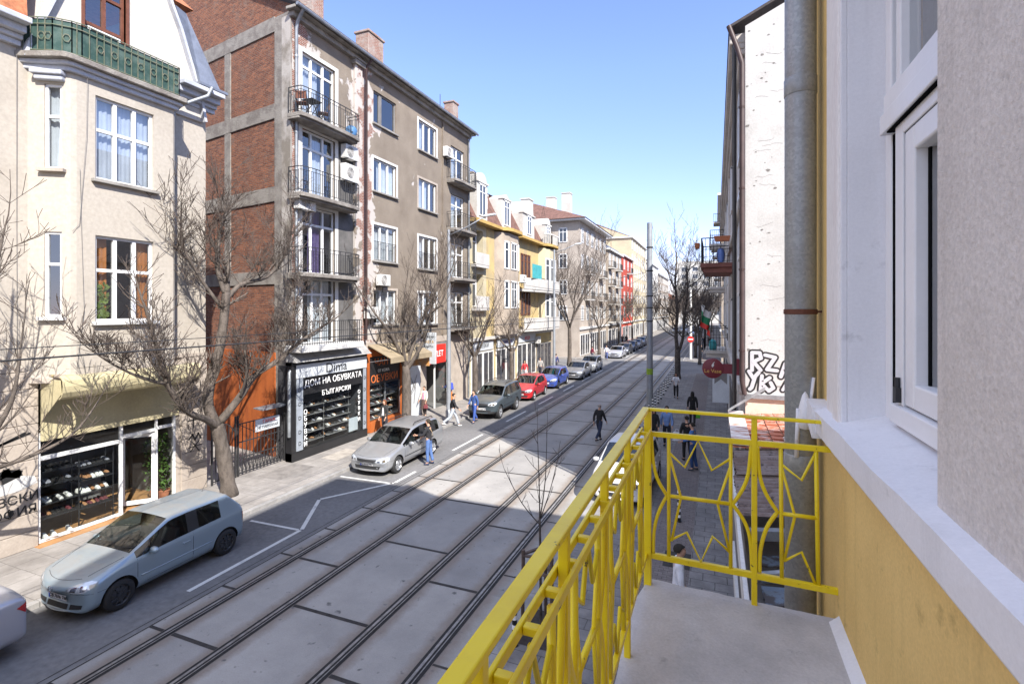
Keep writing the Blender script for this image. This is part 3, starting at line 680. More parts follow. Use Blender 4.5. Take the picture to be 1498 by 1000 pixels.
# ------------------------------------------------------------------ brown apartment block with the bare brick gable
bb = empty('apartment_block', (0,0,0), label='brown stucco apartment block with bare red brick side and iron balconies', cat='apartment block')
def brickside():
    m = brickmat('gable_brick', (0,2), (.32,.125,.066), (.155,.058,.038), (.165,.14,.12), .25, .075, .011, .95, 1.0, dirt=(.19,.145,.12), dlo=.54, dhi=.74, dscale=1.6, bdist=.03)
brickside()
def stucco():
    m, nt, b = newmat('brown_stucco'); ov, pv, sp = coords(nt,(1,2))
    base = ramp(nt,.35,.7,noise_n(nt,.8,8,.62,ov),(.25,.21,.168,1),(.18,.148,.118,1)).outputs[0]
    g = ramp(nt,.3,.7,noise_n(nt,26,4,.7,ov),(.72,.72,.72,1),(1.2,1.2,1.2,1)).outputs[0]
    base = mixc(nt,1.0,base,g,'MULTIPLY')
    # plaster fallen off in sheets: widest by the two rainwater pipes (Y 15.5 and 19.7) and under the eave
    def band(y,wd):
        a = nd(nt,'ShaderNodeMath'); a.operation='SUBTRACT'; nt.links.new(sp.outputs[1],a.inputs[0]); a.inputs[1].default_value=y
        q = nd(nt,'ShaderNodeMath'); q.operation='ABSOLUTE'; nt.links.new(a.outputs[0],q.inputs[0])
        e = nd(nt,'ShaderNodeMapRange'); e.inputs[1].default_value=0; e.inputs[2].default_value=wd; e.inputs[3].default_value=.33; e.inputs[4].default_value=-.07
        nt.links.new(q.outputs[0],e.inputs[0]); return e.outputs[0]
    mx = nd(nt,'ShaderNodeMath'); mx.operation='MAXIMUM'; nt.links.new(band(15.5,1.7),mx.inputs[0]); nt.links.new(band(19.75,1.7),mx.inputs[1])
    ad = nd(nt,'ShaderNodeMath'); ad.operation='ADD'; nt.links.new(mx.outputs[0],ad.inputs[0]); nt.links.new(noise_n(nt,.9,9,.6,ov,.4),ad.inputs[1])
    f1 = ramp(nt,.60,.615,ad.outputs[0]).outputs[0]
    base = mixc(nt,f1,base,(.44,.405,.375))
    br = nd(nt,'ShaderNodeTexBrick'); nt.links.new(pv,br.inputs['Vector'])
    for k,v in (('Color1',(.25,.095,.06,1)),('Color2',(.18,.07,.048,1)),('Mortar',(.34,.3,.27,1)),('Scale',1.0),('Mortar Size',.012),('Brick Width',.25),('Row Height',.075)): br.inputs[k].default_value=v
    ad2 = nd(nt,'ShaderNodeMath'); ad2.operation='MULTIPLY_ADD'; nt.links.new(noise_n(nt,1.7,8,.6,ov,.3),ad2.inputs[0]); ad2.inputs[1].default_value=.9; nt.links.new(mx.outputs[0],ad2.inputs[2])
    f2 = ramp(nt,.69,.71,ad2.outputs[0]).outputs[0]; mu = nd(nt,'ShaderNodeMath'); mu.operation='MULTIPLY'; nt.links.new(f1,mu.inputs[0]); nt.links.new(f2,mu.inputs[1])
    base = mixc(nt,mu.outputs[0],base,br.outputs['Color'])
    nt.links.new(base,b.inputs['Base Color']); b.inputs['Roughness'].default_value=.95; b.inputs['Specular IOR Level'].default_value=.2
    h = nd(nt,'ShaderNodeMath'); h.operation='MULTIPLY_ADD'; nt.links.new(f1,h.inputs[0]); h.inputs[1].default_value=-.8; nt.links.new(noise_n(nt,22,5,.7,ov),h.inputs[2])
    bump_n(nt,b,h.outputs[0],.8,.03); M['brown_stucco']=m
stucco()
fb2 = FX(-15.5); TOP = 17.75
BW = []      # window holes
for z0,z1 in ((15.15,16.75),(11.85,13.45),(8.45,10.2),(5.3,7.0)):
    BW.append((20.45,22.35,z0,z1)); BW.append((24.5,26.45,z0-.1,z1-.02))
BD = [(15.85,17.75,z,z+2.75) for z in (13.72,10.62,7.5,4.62)]
BR = [(28.25,30.05,z,z+2.2) for z in (14.2,11.15,8.05,4.95)]
mb = MB(); wall(mb,fb2,15.3,30.7,4.4,TOP,BW+BD+BR,.25)
mb.quad((-15.5,30.7,0),(-27,30.7,0),(-27,30.7,TOP),(-15.5,30.7,TOP))
mb.build('wall', M['brown_stucco'], bb, fix=False)
mb = MB(); wall(mb,fbk,0,13,.1,TOP+.1,[(6.35,6.85,15.85,16.95)],.25)
gp = [(0,TOP+.1),(13,TOP+.1),(13,23),(6.2,21.2),(0,TOP+.3)]
mb.add([fbk(a,b) for a,b in gp],[t for t in tessellate_polygon([[V((a,b,0)) for a,b in gp]])])
mb.build('brick_gable', M['gable_brick'], bb, fix=False)
mb = MB(); fbk.box(mb,0,1.05,.1,TOP+.05,-.03,.05)
for z,h in ((17.25,.62),(13.75,.6),(10.4,.6),(7.05,.55)):
    fbk.box(mb,1.05,13,z,z+h,-.03,.045)
for z0,z1 in ((14.35,17.25),(11.0,13.75),(7.6,10.4)): fbk.box(mb,4.25,4.72,z0,z1,-.03,.04)
mb.build('concrete_frame', M['raw_concrete'], bb, bevel=.015)
mb = MB(); fbk.box(mb,.0,.55,4.4,TOP-.1,.05,.056); mb.build('bare_render', mat('render_pale',(.40,.37,.34),.95,.1,1.0,c2=(.21,.185,.155),bump=.4,bscale=25,lo=.44,hi=.6), bb)
window(fbk,bb,6.37,6.83,15.88,16.92,(),(),.1,.06)
mb = MB()
for a,b,c,d in ((6.24,6.36,15.8,17.05),(6.84,6.96,15.8,17.05),(6.36,6.84,16.94,17.05),(6.36,6.84,15.78,15.86)): fbk.box(mb,a,b,c,d,-.02,.03)
mb.build('window_surround', M['white_paint'], bb)
# eave, gutter, roof
mb = MB(); mb.box(-15.55,-15.05,15.05,30.95,TOP-.02,TOP+.10); mb.box(-15.55,-15.3,15.2,30.8,TOP-.22,TOP-.021); mb.build('eave', M['concrete'], bb, bevel=.02)
mb = MB(); mb.hexa([(-14.95,15.0,TOP+.10),(-14.95,31.0,TOP+.10),(-21.5,31.0,21.2),(-21.5,16.2,21.2),(-14.95,15.0,TOP+.2),(-14.95,31.0,TOP+.2),(-21.5,31.0,21.3),(-21.5,16.2,21.3)])
mb.build('roof', mat('roof_dark',(.07,.06,.06),.8,.2,4,bump=.3,bscale=15), bb)
mb = MB(); mb.tube([(-14.92,15.0,TOP+.06),(-14.92,31.0,TOP+.06)],.07,8); mb.build('gutter', M['lead'], bb)
ROOFZ = lambda x: TOP+.15+(-14.95-x)*.525
def chimney(x,y,sx,sy,h,m='chim'):
    mb=MB(); z=ROOFZ(x)-.5; mb.box(x-sx/2,x+sx/2,y-sy/2,y+sy/2,z,z+h+.5); mb.box(x-sx/2-.06,x+sx/2+.06,y-sy/2-.06,y+sy/2+.06,z+h+.5,z+h+.62)
    mb.build('chimney', M[m], bb, bevel=.02)
brickmat('chim',(1,2),(.23,.09,.06),(.27,.13,.1),(.34,.31,.28),.25,.075,.012,.95,.6,dirt=(.33,.28,.25),dlo=.42,dhi=.6,dscale=1.5)
chimney(-16.9,17.6,1.2,.7,1.0); chimney(-16.6,21.6,.8,1.25,1.25); chimney(-16.6,30.3,.7,.7,1.1)
mb=MB(); mb.tube([(-15.9,27.6,ROOFZ(-15.9)),(-15.9,27.6,ROOFZ(-15.9)+1.0)],.02,6); mb.build('vent_pipe',M['iron'],bb)
# pilasters
mb=MB(); fb2.box(mb,18.95,19.45,4.5,17.35,-.02,.14); mb.build('pilaster', M['brown_stucco'], bb, bevel=.02)
mb=MB(); fb2.box(mb,18.82,19.55,17.3,17.5,-.02,.26); fb2.box(mb,18.76,19.6,17.5,17.56,-.02,.32); mb.build('pilaster_cap', M['raw_concrete'], bb, bevel=.02)
mb=MB(); fb2.box(mb,27.1,27.16,4.5,17.5,-.02,.1); mb.build('wall_step', M['brown_stucco'], bb)
# downpipes
mb=MB(); mb.tube([(-14.95,15.35,TOP+.02),(-15.3,15.42,TOP-.35),(-15.4,15.45,TOP-.6),(-15.4,15.45,4.3),(-15.35,15.35,4.0),(-15.3,15.0,3.6),(-15.3,14.98,1.1)],.065,10)
for z in (16,14.5,13,11.5,10,8.5,7,5.5): mb.lathe([(.075,z),(.08,z+.03),(.08,z+.06),(.075,z+.09)],(-15.4,15.45,0),10)
mb.build('downpipe', M['zinc'], bb, auto=40)
mb=MB(); mb.tube([(-14.95,19.62,TOP),(-15.25,19.6,TOP-.35),(-15.26,19.6,4.6)],.055,8)
for z in (16,13.6,11,8.4,6): mb.lathe([(.065,z),(.068,z+.06)],(-15.26,19.6,0),8)
mb.build('downpipe', M['brown_pipe'], bb, auto=40)
mb=MB(); mb.tube([(-15.1,30.55,TOP),(-15.35,30.5,TOP-.4),(-15.38,30.5,.2)],.055,8); mb.build('downpipe', M['zinc'], bb, auto=40)
# windows
CW=M['curtain_white']; CP=M['curtain_pale']
for i,(a,b,c,d) in enumerate(BW):
    two = i in (1,3,5,7); w_=M['white_frame'] if i!=0 else M['shop_grey']
    window(fb2,bb,a,b,c,d,((.33,.66) if not i==0 else (.3,.36)),((.0,) if False else ()),.1,.07,mf=w_,curtain=(None if i==0 else (CW,CP)[i%2]),cw=((0,1),(0,.45),(.3,1),(.1,.6))[i%4],sill=M['concrete'],bars=(.95 if i in (4,5) else None))
    mb=MB()
    if i:
        for p in ((a-.14,a,c-.02,d+.12),(b,b+.14,c-.02,d+.12),(a,b,d,d+.12)): fb2.box(mb,*p,-.02,.015)
        mb.build('window_surround', M['white_paint'] if i%3 else M['cream_stone'], bb)
for i,(a,b,c,d) in enumerate(BD):
    cu=(CP,CP,M['curtain_violet'],CW)[i]
    window(fb2,bb,a,b,c,d,(.30,.66) if i!=3 else (.33,.62),(.74,) if i else (.8,),.12,.075,curtain=cu,cw=((0,.6),(.32,.66),(.3,.66),(.3,.95))[i],name='balcony_door')
    mb=MB()
    for p in ((a-.2,a,c,d+.16),(b,b+.2,c,d+.16),(a,b,d,d+.16)): fb2.box(mb,*p,-.02,.018)
    mb.build('window_surround', M['white_paint'], bb)
mb=MB()
for z in (10.62,7.5,4.62): fb2.box(mb,17.97,18.94,z+.02,z+2.85,-.02,.012)
mb.build('cement_patch', mat('cement_dark',(.10,.096,.092),.9,.12,1.2,c2=(.15,.142,.135),bump=.2), bb)
def balcony(y0,y1,z,px=.78,bow=.14,rail_h=1.0,style=0,par=bb,x0=-15.5,slab=None,n=None):
    n_=10; poly=[(x0-.05,y0)]+[(x0+px-.12+bow*math.sin(math.pi*i/n_)*0+ (0.12*min(1,math.sin(math.pi*i/n_)*2.2)),y0+(y1-y0)*i/n_) for i in range(n_+1)]+[(x0-.05,y1)]
    mb=MB(); mb.prism(poly,lambda a,b,d: V((a,b,d)),z-.16,z); 
    mb.prism([(p[0]-.12 if 0<i<len(poly)-1 else p[0],p[1]) for i,p in enumerate(poly)],lambda a,b,d: V((a,b,d)),z-.24,z-.16)
    s_=mb.build('balcony', slab or M['raw_concrete'], par, bevel=.02)
    mb=MB(); pts=[V((x0,y0+.03,z))]+[V((p[0]-.03,min(max(p[1],y0+.03),y1-.03),z)) for p in poly[1:-1]]+[V((x0,y1-.03,z))]
    for h,t in ((rail_h,.032),(rail_h-.14,.02),(.10,.022)):
        for a,b in zip(pts[:-1],pts[1:]): mb.bar(a+V((0,0,h)),b+V((0,0,h)),t,t*.8)
    for a,b in zip(pts[:-1],pts[1:]):
        L_=(b-a).length; k=max(1,round(L_/.12))
        for i in range(k): p=a+(b-a)*i/k; mb.bar(p+V((0,0,.1 if i else 0)),p+V((0,0,rail_h-.14 if i else rail_h)),.014 if i else .024)
        if style and L_>.2:
            mid=(a+b)/2
            ring=[mid+(b-a)/L_*.11*math.cos(q*math.pi/5)+V((0,0,.5+.14*math.sin(q*math.pi/5))) for q in range(11)]
            mb.tube(ring,.011,4)
    mb.build('balcony_railing', M['iron'], s_)
    return s_
for i,z in enumerate((13.70,10.60,7.48)): balcony(15.12,18.6,z)
mb=MB(); mb.box(-15.55,-14.68,15.0,18.7,4.36,4.62); sl=mb.build('balcony', M['white_paint'], bb, bevel=.03)
mb=MB()
pts=[V((-15.5,15.1,4.62)),V((-14.75,15.1,4.62)),V((-14.75,18.6,4.62)),V((-15.5,18.6,4.62))]
for a,b in zip(pts[:-1],pts[1:]):
    L_=(b-a).length; k=round(L_/.13)
    for i in range(k+1): p=a+(b-a)*i/k; mb.bar(p,p+V((0,0,.95)),.016)
    for h in (.08,.95): mb.bar(a+V((0,0,h)),b+V((0,0,h)),.03)
mb.build('balcony_railing', M['iron'], sl)
for i,z in enumerate((14.15,11.1,8.0,4.9)):
    balcony(27.7,30.68,z,.75)
    window(fb2,bb,28.27,30.03,z+.07,z+2.23,(.5,),(.7,),.12,.07,curtain=CW,cw=(.0,.5),name='balcony_door')
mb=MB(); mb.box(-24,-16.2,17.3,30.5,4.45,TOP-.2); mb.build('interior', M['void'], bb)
# air conditioners (each hangs on the wall: a thing of its own)
def aircon(y,z,label,w=.85,h=.6,x=-15.5,grp='air conditioners on the brown block'):
    e=empty('air_conditioner',(x,y,z),label=label,cat='air conditioner',group=grp)
    mb=MB(); mb.box(.10,.40,-w/2,w/2,0,h); mb.build('housing',M['white_paint'],e,bevel=.02)
    mb=MB(); 
    for r in (.05,.10,.15,.20,.235): mb.tube([(.415,-.12+r*math.cos(q*.3927),h/2+r*math.sin(q*.3927)) for q in range(17)],.006,4)
    for q in range(8): a=q*math.pi/4; mb.bar((.412,-.12,h/2),(.412,-.12+.24*math.cos(a),h/2+.24*math.sin(a)),.008)
    g_=mb.build('fan_grille',M['white_paint'],e)
    mb=MB(); mb.lathe([(.24,.402),(.24,.404)],(0,-.12,h/2),20,axis='x'); mb.build('fan_opening',M['shop_grey'],g_)
    mb=MB()
    for s in (-w*.33,w*.33): mb.bar((.0,s,-.02),(.42,s,-.02),.04); mb.bar((.02,s,-.02),(.02,s,-.3),.03)
    mb.build('bracket',M['iron'],e)
aircon(18.42,12.75,'white air conditioner on the brown wall, upper of a pair by the second balcony'); aircon(18.42,11.75,'white air conditioner on the brown wall, lower of a pair by the second balcony',.9,.75)
aircon(15.75,10.0,'white air conditioner by the galvanised downpipe above the third balcony door',.9,.68); aircon(27.45,15.35,'white air conditioner beside the far top balcony',.8,.6)
aircon(20.9,7.2,'white air conditioner below the second lowest left window behind the tree',.8,.55); aircon(19.95,5.6,'white air conditioner low on the wall beside the brown downpipe',.75,.55)
# folding chair and table on the top balcony
e=empty('balcony_table',(-15.05,15.9,13.70),label='small dark slatted table on the top balcony of the brown block',cat='table')
mb=MB(); mb.box(-.28,.28,-.28,.28,.66,.69); mb.build('tabletop',M['iron'],e); 
for sx in (-.2,.2):
    mb=MB(); mb.bar((sx,-.22,0),(sx,.22,.66),.025); mb.bar((sx,.22,0),(sx,-.22,.66),.025); mb.build('leg',M['iron'],e)
for y,rz,lb in ((16.6,2.4,'right of the small table'),(15.45,.5,'left of the small table')):
    e=empty('folding_chair',(-15.1,y,13.70),rz,label='dark folding chair on the top balcony, '+lb,cat='chair')
    mb=MB(); mb.box(-.2,.2,-.2,.2,.43,.45); mb.build('seat',M['window_brown'],e); mb=MB(); mb.box(-.2,.2,-.22,-.2,.55,.85); mb.build('backrest',M['window_brown'],e)
    for sx in (-.2,.2):
        mb=MB(); mb.bar((sx,-.22,.85),(sx,.2,0),.022); mb.bar((sx,.2,.44),(sx,-.22,0),.022); mb.build('leg',M['iron'],e)
mb=MB(); mb.lathe([(.2,0),(.27,.22),(.2,.36),(.1,.42)],(-14.95,18.15,13.71),10); mb.build('bundle',plain('blue_tarp',(.06,.16,.32),.6),auto=60,label='blue bundle on the right end of the top balcony',cat='bundle')

# ------------------------------------------------------------------ its ground floor: shops
mb=MB(); fb2.box(mb,15.3,15.32,.1,4.4,-.3,.0); fb2.box(mb,19.62,19.84,.1,4.4,-.3,.06); fb2.box(mb,22.75,25.3,.1,4.4,-.3,.02); fb2.box(mb,28.0,30.7,.1,4.4,-.3,.03); fb2.box(mb,15.3,30.7,4.1,4.45,-.3,.04)
mb.build('ground_floor_wall', M['cream_stone'], bb)
def lettered(sh,t,size,u,v,fr,mt,w=.03,sx=1.0,bold=0): return text(t,size,fr(u,v,w),fr.u,(0,0,1),mt,sh,sx=sx,bold=bold)
# black shoe shop
sf1=FX(-15.22); s1=bb
mb=MB(); 
for a,b,c,d,w0,w1 in ((15.02,15.25,.12,3.95,-.3,.0),(19.3,19.58,.12,3.3,-.3,.0),(15.02,19.58,.12,.45,-.3,.04),(15.02,19.58,3.85,3.98,-.3,.02),(15.62,19.3,2.62,3.32,-.05,-.02)): sf1.box(mb,a,b,c,d,w0,w1)
shop=mb.build('shop_surround', M['black_panel'], bb)
mb=MB(); sf1.box(mb,15.25,19.55,3.32,3.85,-.03,.03); sb=mb.build('sign_board', M['sign_white'], shop, bevel=.01)
lettered(sb,'Dima',.56,17.5,3.56,sf1,M['ink'],.034,1.1)
mb=MB(); sf1.box(mb,15.27,15.6,.48,3.30,-.03,.015); sf1.box(mb,19.3,19.52,.48,3.30,-.03,.015); sp_=mb.build('sign_strip', mat('strip',(.30,.33,.37),.4,.08,3), shop)
for z in (2.85,2.3,1.75,1.2,.75):
    for u in (15.43,19.41): lettered(sp_,'D',.22,u,z,sf1,M['ink'],.018); 
lettered(shop,'ДОМ НА ОБУВКАТА',.36,17.46,3.05,sf1,M['white_ink'],-.012,1.0,.012); lettered(shop,'БЪЛГАРСКИ',.29,17.55,2.55,sf1,M['white_ink'],.004,1.0,.012)
for i,ch in enumerate('ОБУВКИ'):
    lettered(shop,ch,.27,15.74,1.93-i*.255,sf1,M['white_ink'],.004,1,.008); lettered(shop,ch,.24,19.02,2.25-i*.25,sf1,M['white_ink'],.004,1,.004)
mb=MB(); mb.quad(sf1(15.6,.45,-.01),sf1(19.3,.45,-.01),sf1(19.3,2.64,-.01),sf1(15.6,2.64,-.01)); mb.build('shop_pane', M['shop_glass'], shop, fix=False)
mb=MB(); sf1.box(mb,18.35,18.95,.55,1.15,-.03,-.018); mb.build('poster', M['sign_white'], shop)
mb=MB(); mb.hexa([(-15.5,15.0,4.0),(-14.95,15.0,3.98),(-14.95,19.6,3.98),(-15.5,19.6,4.0),(-15.5,15.0,4.42),(-15.45,15.0,4.42),(-15.45,19.6,4.42),(-15.5,19.6,4.42)]); mb.build('canopy', mat('canopy_grey',(.34,.335,.33),.8,.1,2,c2=(.22,.215,.21)), shop)
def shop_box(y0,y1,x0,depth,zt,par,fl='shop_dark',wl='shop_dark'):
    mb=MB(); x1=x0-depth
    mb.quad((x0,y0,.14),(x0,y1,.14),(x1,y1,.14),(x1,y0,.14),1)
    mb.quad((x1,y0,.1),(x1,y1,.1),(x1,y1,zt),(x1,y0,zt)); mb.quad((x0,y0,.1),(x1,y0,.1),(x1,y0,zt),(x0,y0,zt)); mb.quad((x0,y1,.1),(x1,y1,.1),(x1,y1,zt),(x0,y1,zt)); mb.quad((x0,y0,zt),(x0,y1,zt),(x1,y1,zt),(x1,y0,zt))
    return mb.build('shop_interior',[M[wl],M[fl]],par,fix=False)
shop_box(15.26,19.28,-15.3,.86,3.8,bb,'shop_grey')
mb=MB(); LV=[]
for a,b in ((15.9,17.2),(17.35,18.85)):
    for z in (.62,.98,1.34,1.7,2.05): mb.box(-15.95,-15.55,a,b,z-.02,z); LV.append((a,b,z))
for y in (15.88,17.28,18.87): mb.tube([(-15.7,y,.15),(-15.7,y,2.4)],.015,6)
mb.build('shelf_rack', M['shop_grey'], label='dark shelves of shoes in the window of the black shoe shop', cat='rack')
for k,(a,b,z) in enumerate(LV):
    nm={.62:'lowest',.98:'second lowest',1.34:'middle',1.7:'second highest',2.05:'highest'}[z]
    for i in range(int((b-a)/.15)):
        c=('black','black','white','grey','black','tan','black')[(i*3+k)%7]
        place_shoe(c,-15.9,a+.08+i*.15,z,random.uniform(-.5,.5),'%s shoe on the %s shelf, %s side of the black shoe shop window'%(cname[c],nm,'left' if a<17 else 'right'),'shoes in the black shop window')
# bags-and-shoes shop
sf2=FX(-15.42); mb=MB()
for a,b,c,d in ((19.84,20.0,.15,4.1),(22.6,22.76,.15,4.1),(20.0,22.6,3.75,4.1)): sf2.box(mb,a,b,c,d,-.1,.05)
sh2=mb.build('shop_surround', M['orange_wall'], bb)
mb=MB(); sf2.box(mb,20.0,22.6,2.35,3.75,-.06,-.03); pn=mb.build('sign_board', M['black_panel'], sh2)
lettered(pn,'ЧАНТИ',.5,21.4,3.42,sf2,M['orange_ink'],-.025,1.1,.02); lettered(pn,'ОТ КОЖА',.2,21.2,3.0,sf2,M['white_ink'],-.025); lettered(pn,'ОБУВКИ',.5,21.3,2.62,sf2,M['orange_ink'],-.025,1.1,.02)
mb=MB(); mb.quad(sf2(20.0,.6,-.05),sf2(22.6,.6,-.05),sf2(22.6,2.35,-.05),sf2(20.0,2.35,-.05)); mb.build('shop_pane', M['shop_glass'], sh2, fix=False)
mb=MB()
for u in (20.0,21.3,22.56): sf2.box(mb,u,u+.05,.2,2.35,-.08,-.02)
mb.build('shop_front', M['zinc'], sh2)
mb=MB(); sf2.box(mb,20.0,22.6,.12,.6,-.5,.1); mb.build('shop_plinth', M['orange_wall'], sh2)
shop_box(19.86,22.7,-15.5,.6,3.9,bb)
mb=MB(); LV2=[]
for z in (.66,1.0,1.35,1.7,2.05): mb.box(-15.98,-15.6,20.05,22.55,z-.02,z); LV2.append(z)
mb.build('shelf_rack', M['shop_grey'], label='shelves of bags and shoes behind the orange-framed shop window', cat='rack')
for k,z in enumerate(LV2):
    for i in range(14):
        c=('black','tan','white','wine','black','grey')[(i*5+k)%6]
        place_shoe(c,-15.9,20.12+i*.17,z,random.uniform(-.6,.6),'%s shoe on the %s shelf of the orange-framed shop'%(cname[c],('lowest','second lowest','middle','second highest','highest')[k]),'shoes in the orange-framed shop')
mb=MB(); mb.hexa([(-15.4,19.9,4.30),(-14.1,19.9,3.72),(-14.1,23.6,3.72),(-15.4,23.6,4.30),(-15.4,19.9,4.34),(-14.1,19.9,3.76),(-14.1,23.6,3.76),(-15.4,23.6,4.34)])
a_=mb.build('awning', M['tan_canvas'], bb); mb=MB(); mb.box(-14.11,-14.09,19.9,23.6,3.5,3.76); mb.build('valance', M['tan_canvas'], a_)
mb=MB()
for y in (20.0,23.5): mb.tube([(-15.4,y,3.5),(-14.15,y,3.7)],.018,6)
mb.build('awning_arm', M['zinc'], a_)
# outlet shop: white board wall, hanging signs
mb=MB(); fb2.box(mb,22.9,24.6,.12,2.9,.03,.06); wb=mb.build('white_board', M['sign_white'], bb)
mb=MB(); bz=Fr((-15.42,0,0),(0,1,0),(1,0,0)); stroke(bz,[(23.2,1.9),(23.6,2.3),(24.0,1.7),(23.5,1.3),(24.2,2.4)],.02); stroke(bz,[(23.3,1.2),(24.1,2.0),(23.9,.9)],.02); mb.build('graffiti', M['shop_grey'], wb)
def hang_sign(y,z0,z1,x0,x1,label,mt,words,ink,size):
    e=empty('hanging_sign',(-15.4,y,z0),label=label,cat='sign'); mb=MB(); mb.box(x0,x1,-.04,.04,0,z1-z0); o=mb.build('panel',mt,e,bevel=.01)
    for i,(t,dz,sz,ik) in enumerate(words): text(t,sz,((x0+x1)/2,-.045,dz),(1,0,0),(0,0,1),ik,o)
    mb=MB(); mb.bar((-.02,0,(z1-z0)*.8),(x0,0,(z1-z0)*.8),.03); mb.bar((-.02,0,.2),(x0,0,.2),.03); mb.build('bracket',M['iron'],e)
hang_sign(24.55,3.0,4.75,.1,1.0,'tall white hanging board with brown bars and orange foot beside the red sign',M['sign_white'],[('КОЖЕНИ',1.5,.17,M['ink']),('ЯКЕТА',1.22,.2,M['gold_ink']),('ЧАНТИ',.95,.17,M['ink'])],None,0)
mb=MB(); mb.box(-15.4,-14.3,23.62,23.7,3.0,3.75); o=mb.build('shop_sign', mat('orange_sign',(.55,.28,.10),.5,.2,2,c2=(.25,.3,.33)), label='patchy orange and grey sign panel under the tan awning end', cat='sign')
e=empty('hanging_sign',(-15.42,26.0,2.85),label='bright red outlet sign over the shop doorway',cat='sign')
fr_=Fr((-15.42,0,0),(0,1,0),(1,0,0)); mb=MB(); mb.box(.02,.12,-1.25,1.25,0,1.1); o=mb.build('panel',M['red_sign'],e,bevel=.01); text('OUTLET',.5,(.125,0,.55),(0,1,0),(0,0,1),M['white_ink'],o,bold=.012)
mb=MB(); fb2.box(mb,25.3,28.0,2.9,4.1,-.2,.01); mb.build('shop_lintel', M['shop_grey'], bb)
shop_box(25.3,28.0,-15.7,1.6,2.9,bb,'shop_grey','shop_grey')
mb=MB()
for u in (25.35,26.4,27.95): fb2.box(mb,u-.04,u+.04,.12,2.9,-.14,-.06)
mb.build('shop_front', M['white_frame'], bb)
mb=MB(); mb.quad(fb2(26.44,.12,-.1),fb2(27.91,.12,-.1),fb2(27.91,2.9,-.1),fb2(26.44,2.9,-.1)); mb.build('shop_pane', M['shop_glass'], bb, fix=False)
# ------------------------------------------------------------------ far windows: one mesh each (frame + pane)
def fwin(fr, par, u0, u1, v0, v1, cols=1, row=.7, m=None, w=.0, dark=None, name='window'):
    mb=MB(); t=.07
    mb.quad(fr(u0,v0,w+.015),fr(u1,v0,w+.015),fr(u1,v1,w+.015),fr(u0,v1,w+.015),1)
    for a,b,c,d in ((u0-.05,u0+t,v0,v1),(u1-t,u1+.05,v0,v1),(u0-.05,u1+.05,v0-.08,v0+.01),(u0-.05,u1+.05,v1-t,v1+.05)): fr.box(mb,a,b,c,d,w-.05,w+.06)
    for i in range(cols): x=u0+(u1-u0)*(i+1)/(cols+1); fr.box(mb,x-.04,x+.04,v0,v1-t,w-.05,w+.05)
    if row: z=v0+(v1-v0)*row; fr.box(mb,u0+t,u1-t,z-.035,z+.035,w-.05,w+.045)
    return mb.build(name,[m or M['white_frame'], dark or M['glass_far']],par)
def shopfront(fr, par, u0, u1, m, z1=2.9, n=2, word=None, sm=None, ink=None):
    mb=MB()
    for i in range(n):
        a=u0+(u1-u0)*i/n+.12; b=u0+(u1-u0)*(i+1)/n-.12
        mb.quad(fr(a,.3,.03),fr(b,.3,.03),fr(b,z1-.1,.03),fr(a,z1-.1,.03),1)
        for p in ((a-.06,a,.25,z1),(b,b+.06,.25,z1),(a,b,.25,.31),(a,b,z1-.1,z1)): fr.box(mb,*p,0,.07)
        mid=(a+b)/2; fr.box(mb,mid-.03,mid+.03,.31,z1-.1,0,.06)
    o=mb.build('shop_front',[m,M['shop_window']],par)
    if word:
        mb=MB(); fr.box(mb,u0+.2,u1-.2,z1+.1,z1+.75,.0,.1); s=mb.build('sign_board',sm,par); text(word,.42,fr((u0+u1)/2,z1+.42,.105),fr.u,(0,0,1),ink,s)
    return o
mat('shop_window',(.05,.05,.055),.12,.3,2,c2=(.13,.115,.105),lo=.5,hi=.66)
mat('yellow_wall',(.50,.375,.17),.9,.1,.9,c2=(.38,.30,.17)); mat('pale_yellow',(.50,.435,.28),.9,.1,.9,c2=(.40,.35,.25)); mat('beige_wall',(.37,.31,.25),.9,.1,.8,c2=(.28,.235,.19))
mat('white_wall',(.52,.505,.475),.9,.06,.6,c2=(.42,.40,.365)); mat('grey_beige',(.40,.35,.30),.9,.1,.5,c2=(.32,.275,.235)); mat('red_wall',(.42,.07,.045),.85,.08,1); mat('cream_wall',(.50,.43,.295),.9,.06,.4,c2=(.43,.37,.265))
mat('ochre_soffit',(.45,.30,.10),.9,.08,1); mat('teal_screen',(.06,.34,.36),.7,.1,3); mat('far_grey',(.42,.42,.43),.9,.08,.3); mat('parapet_grey',(.50,.48,.45),.9,.08,1.5)

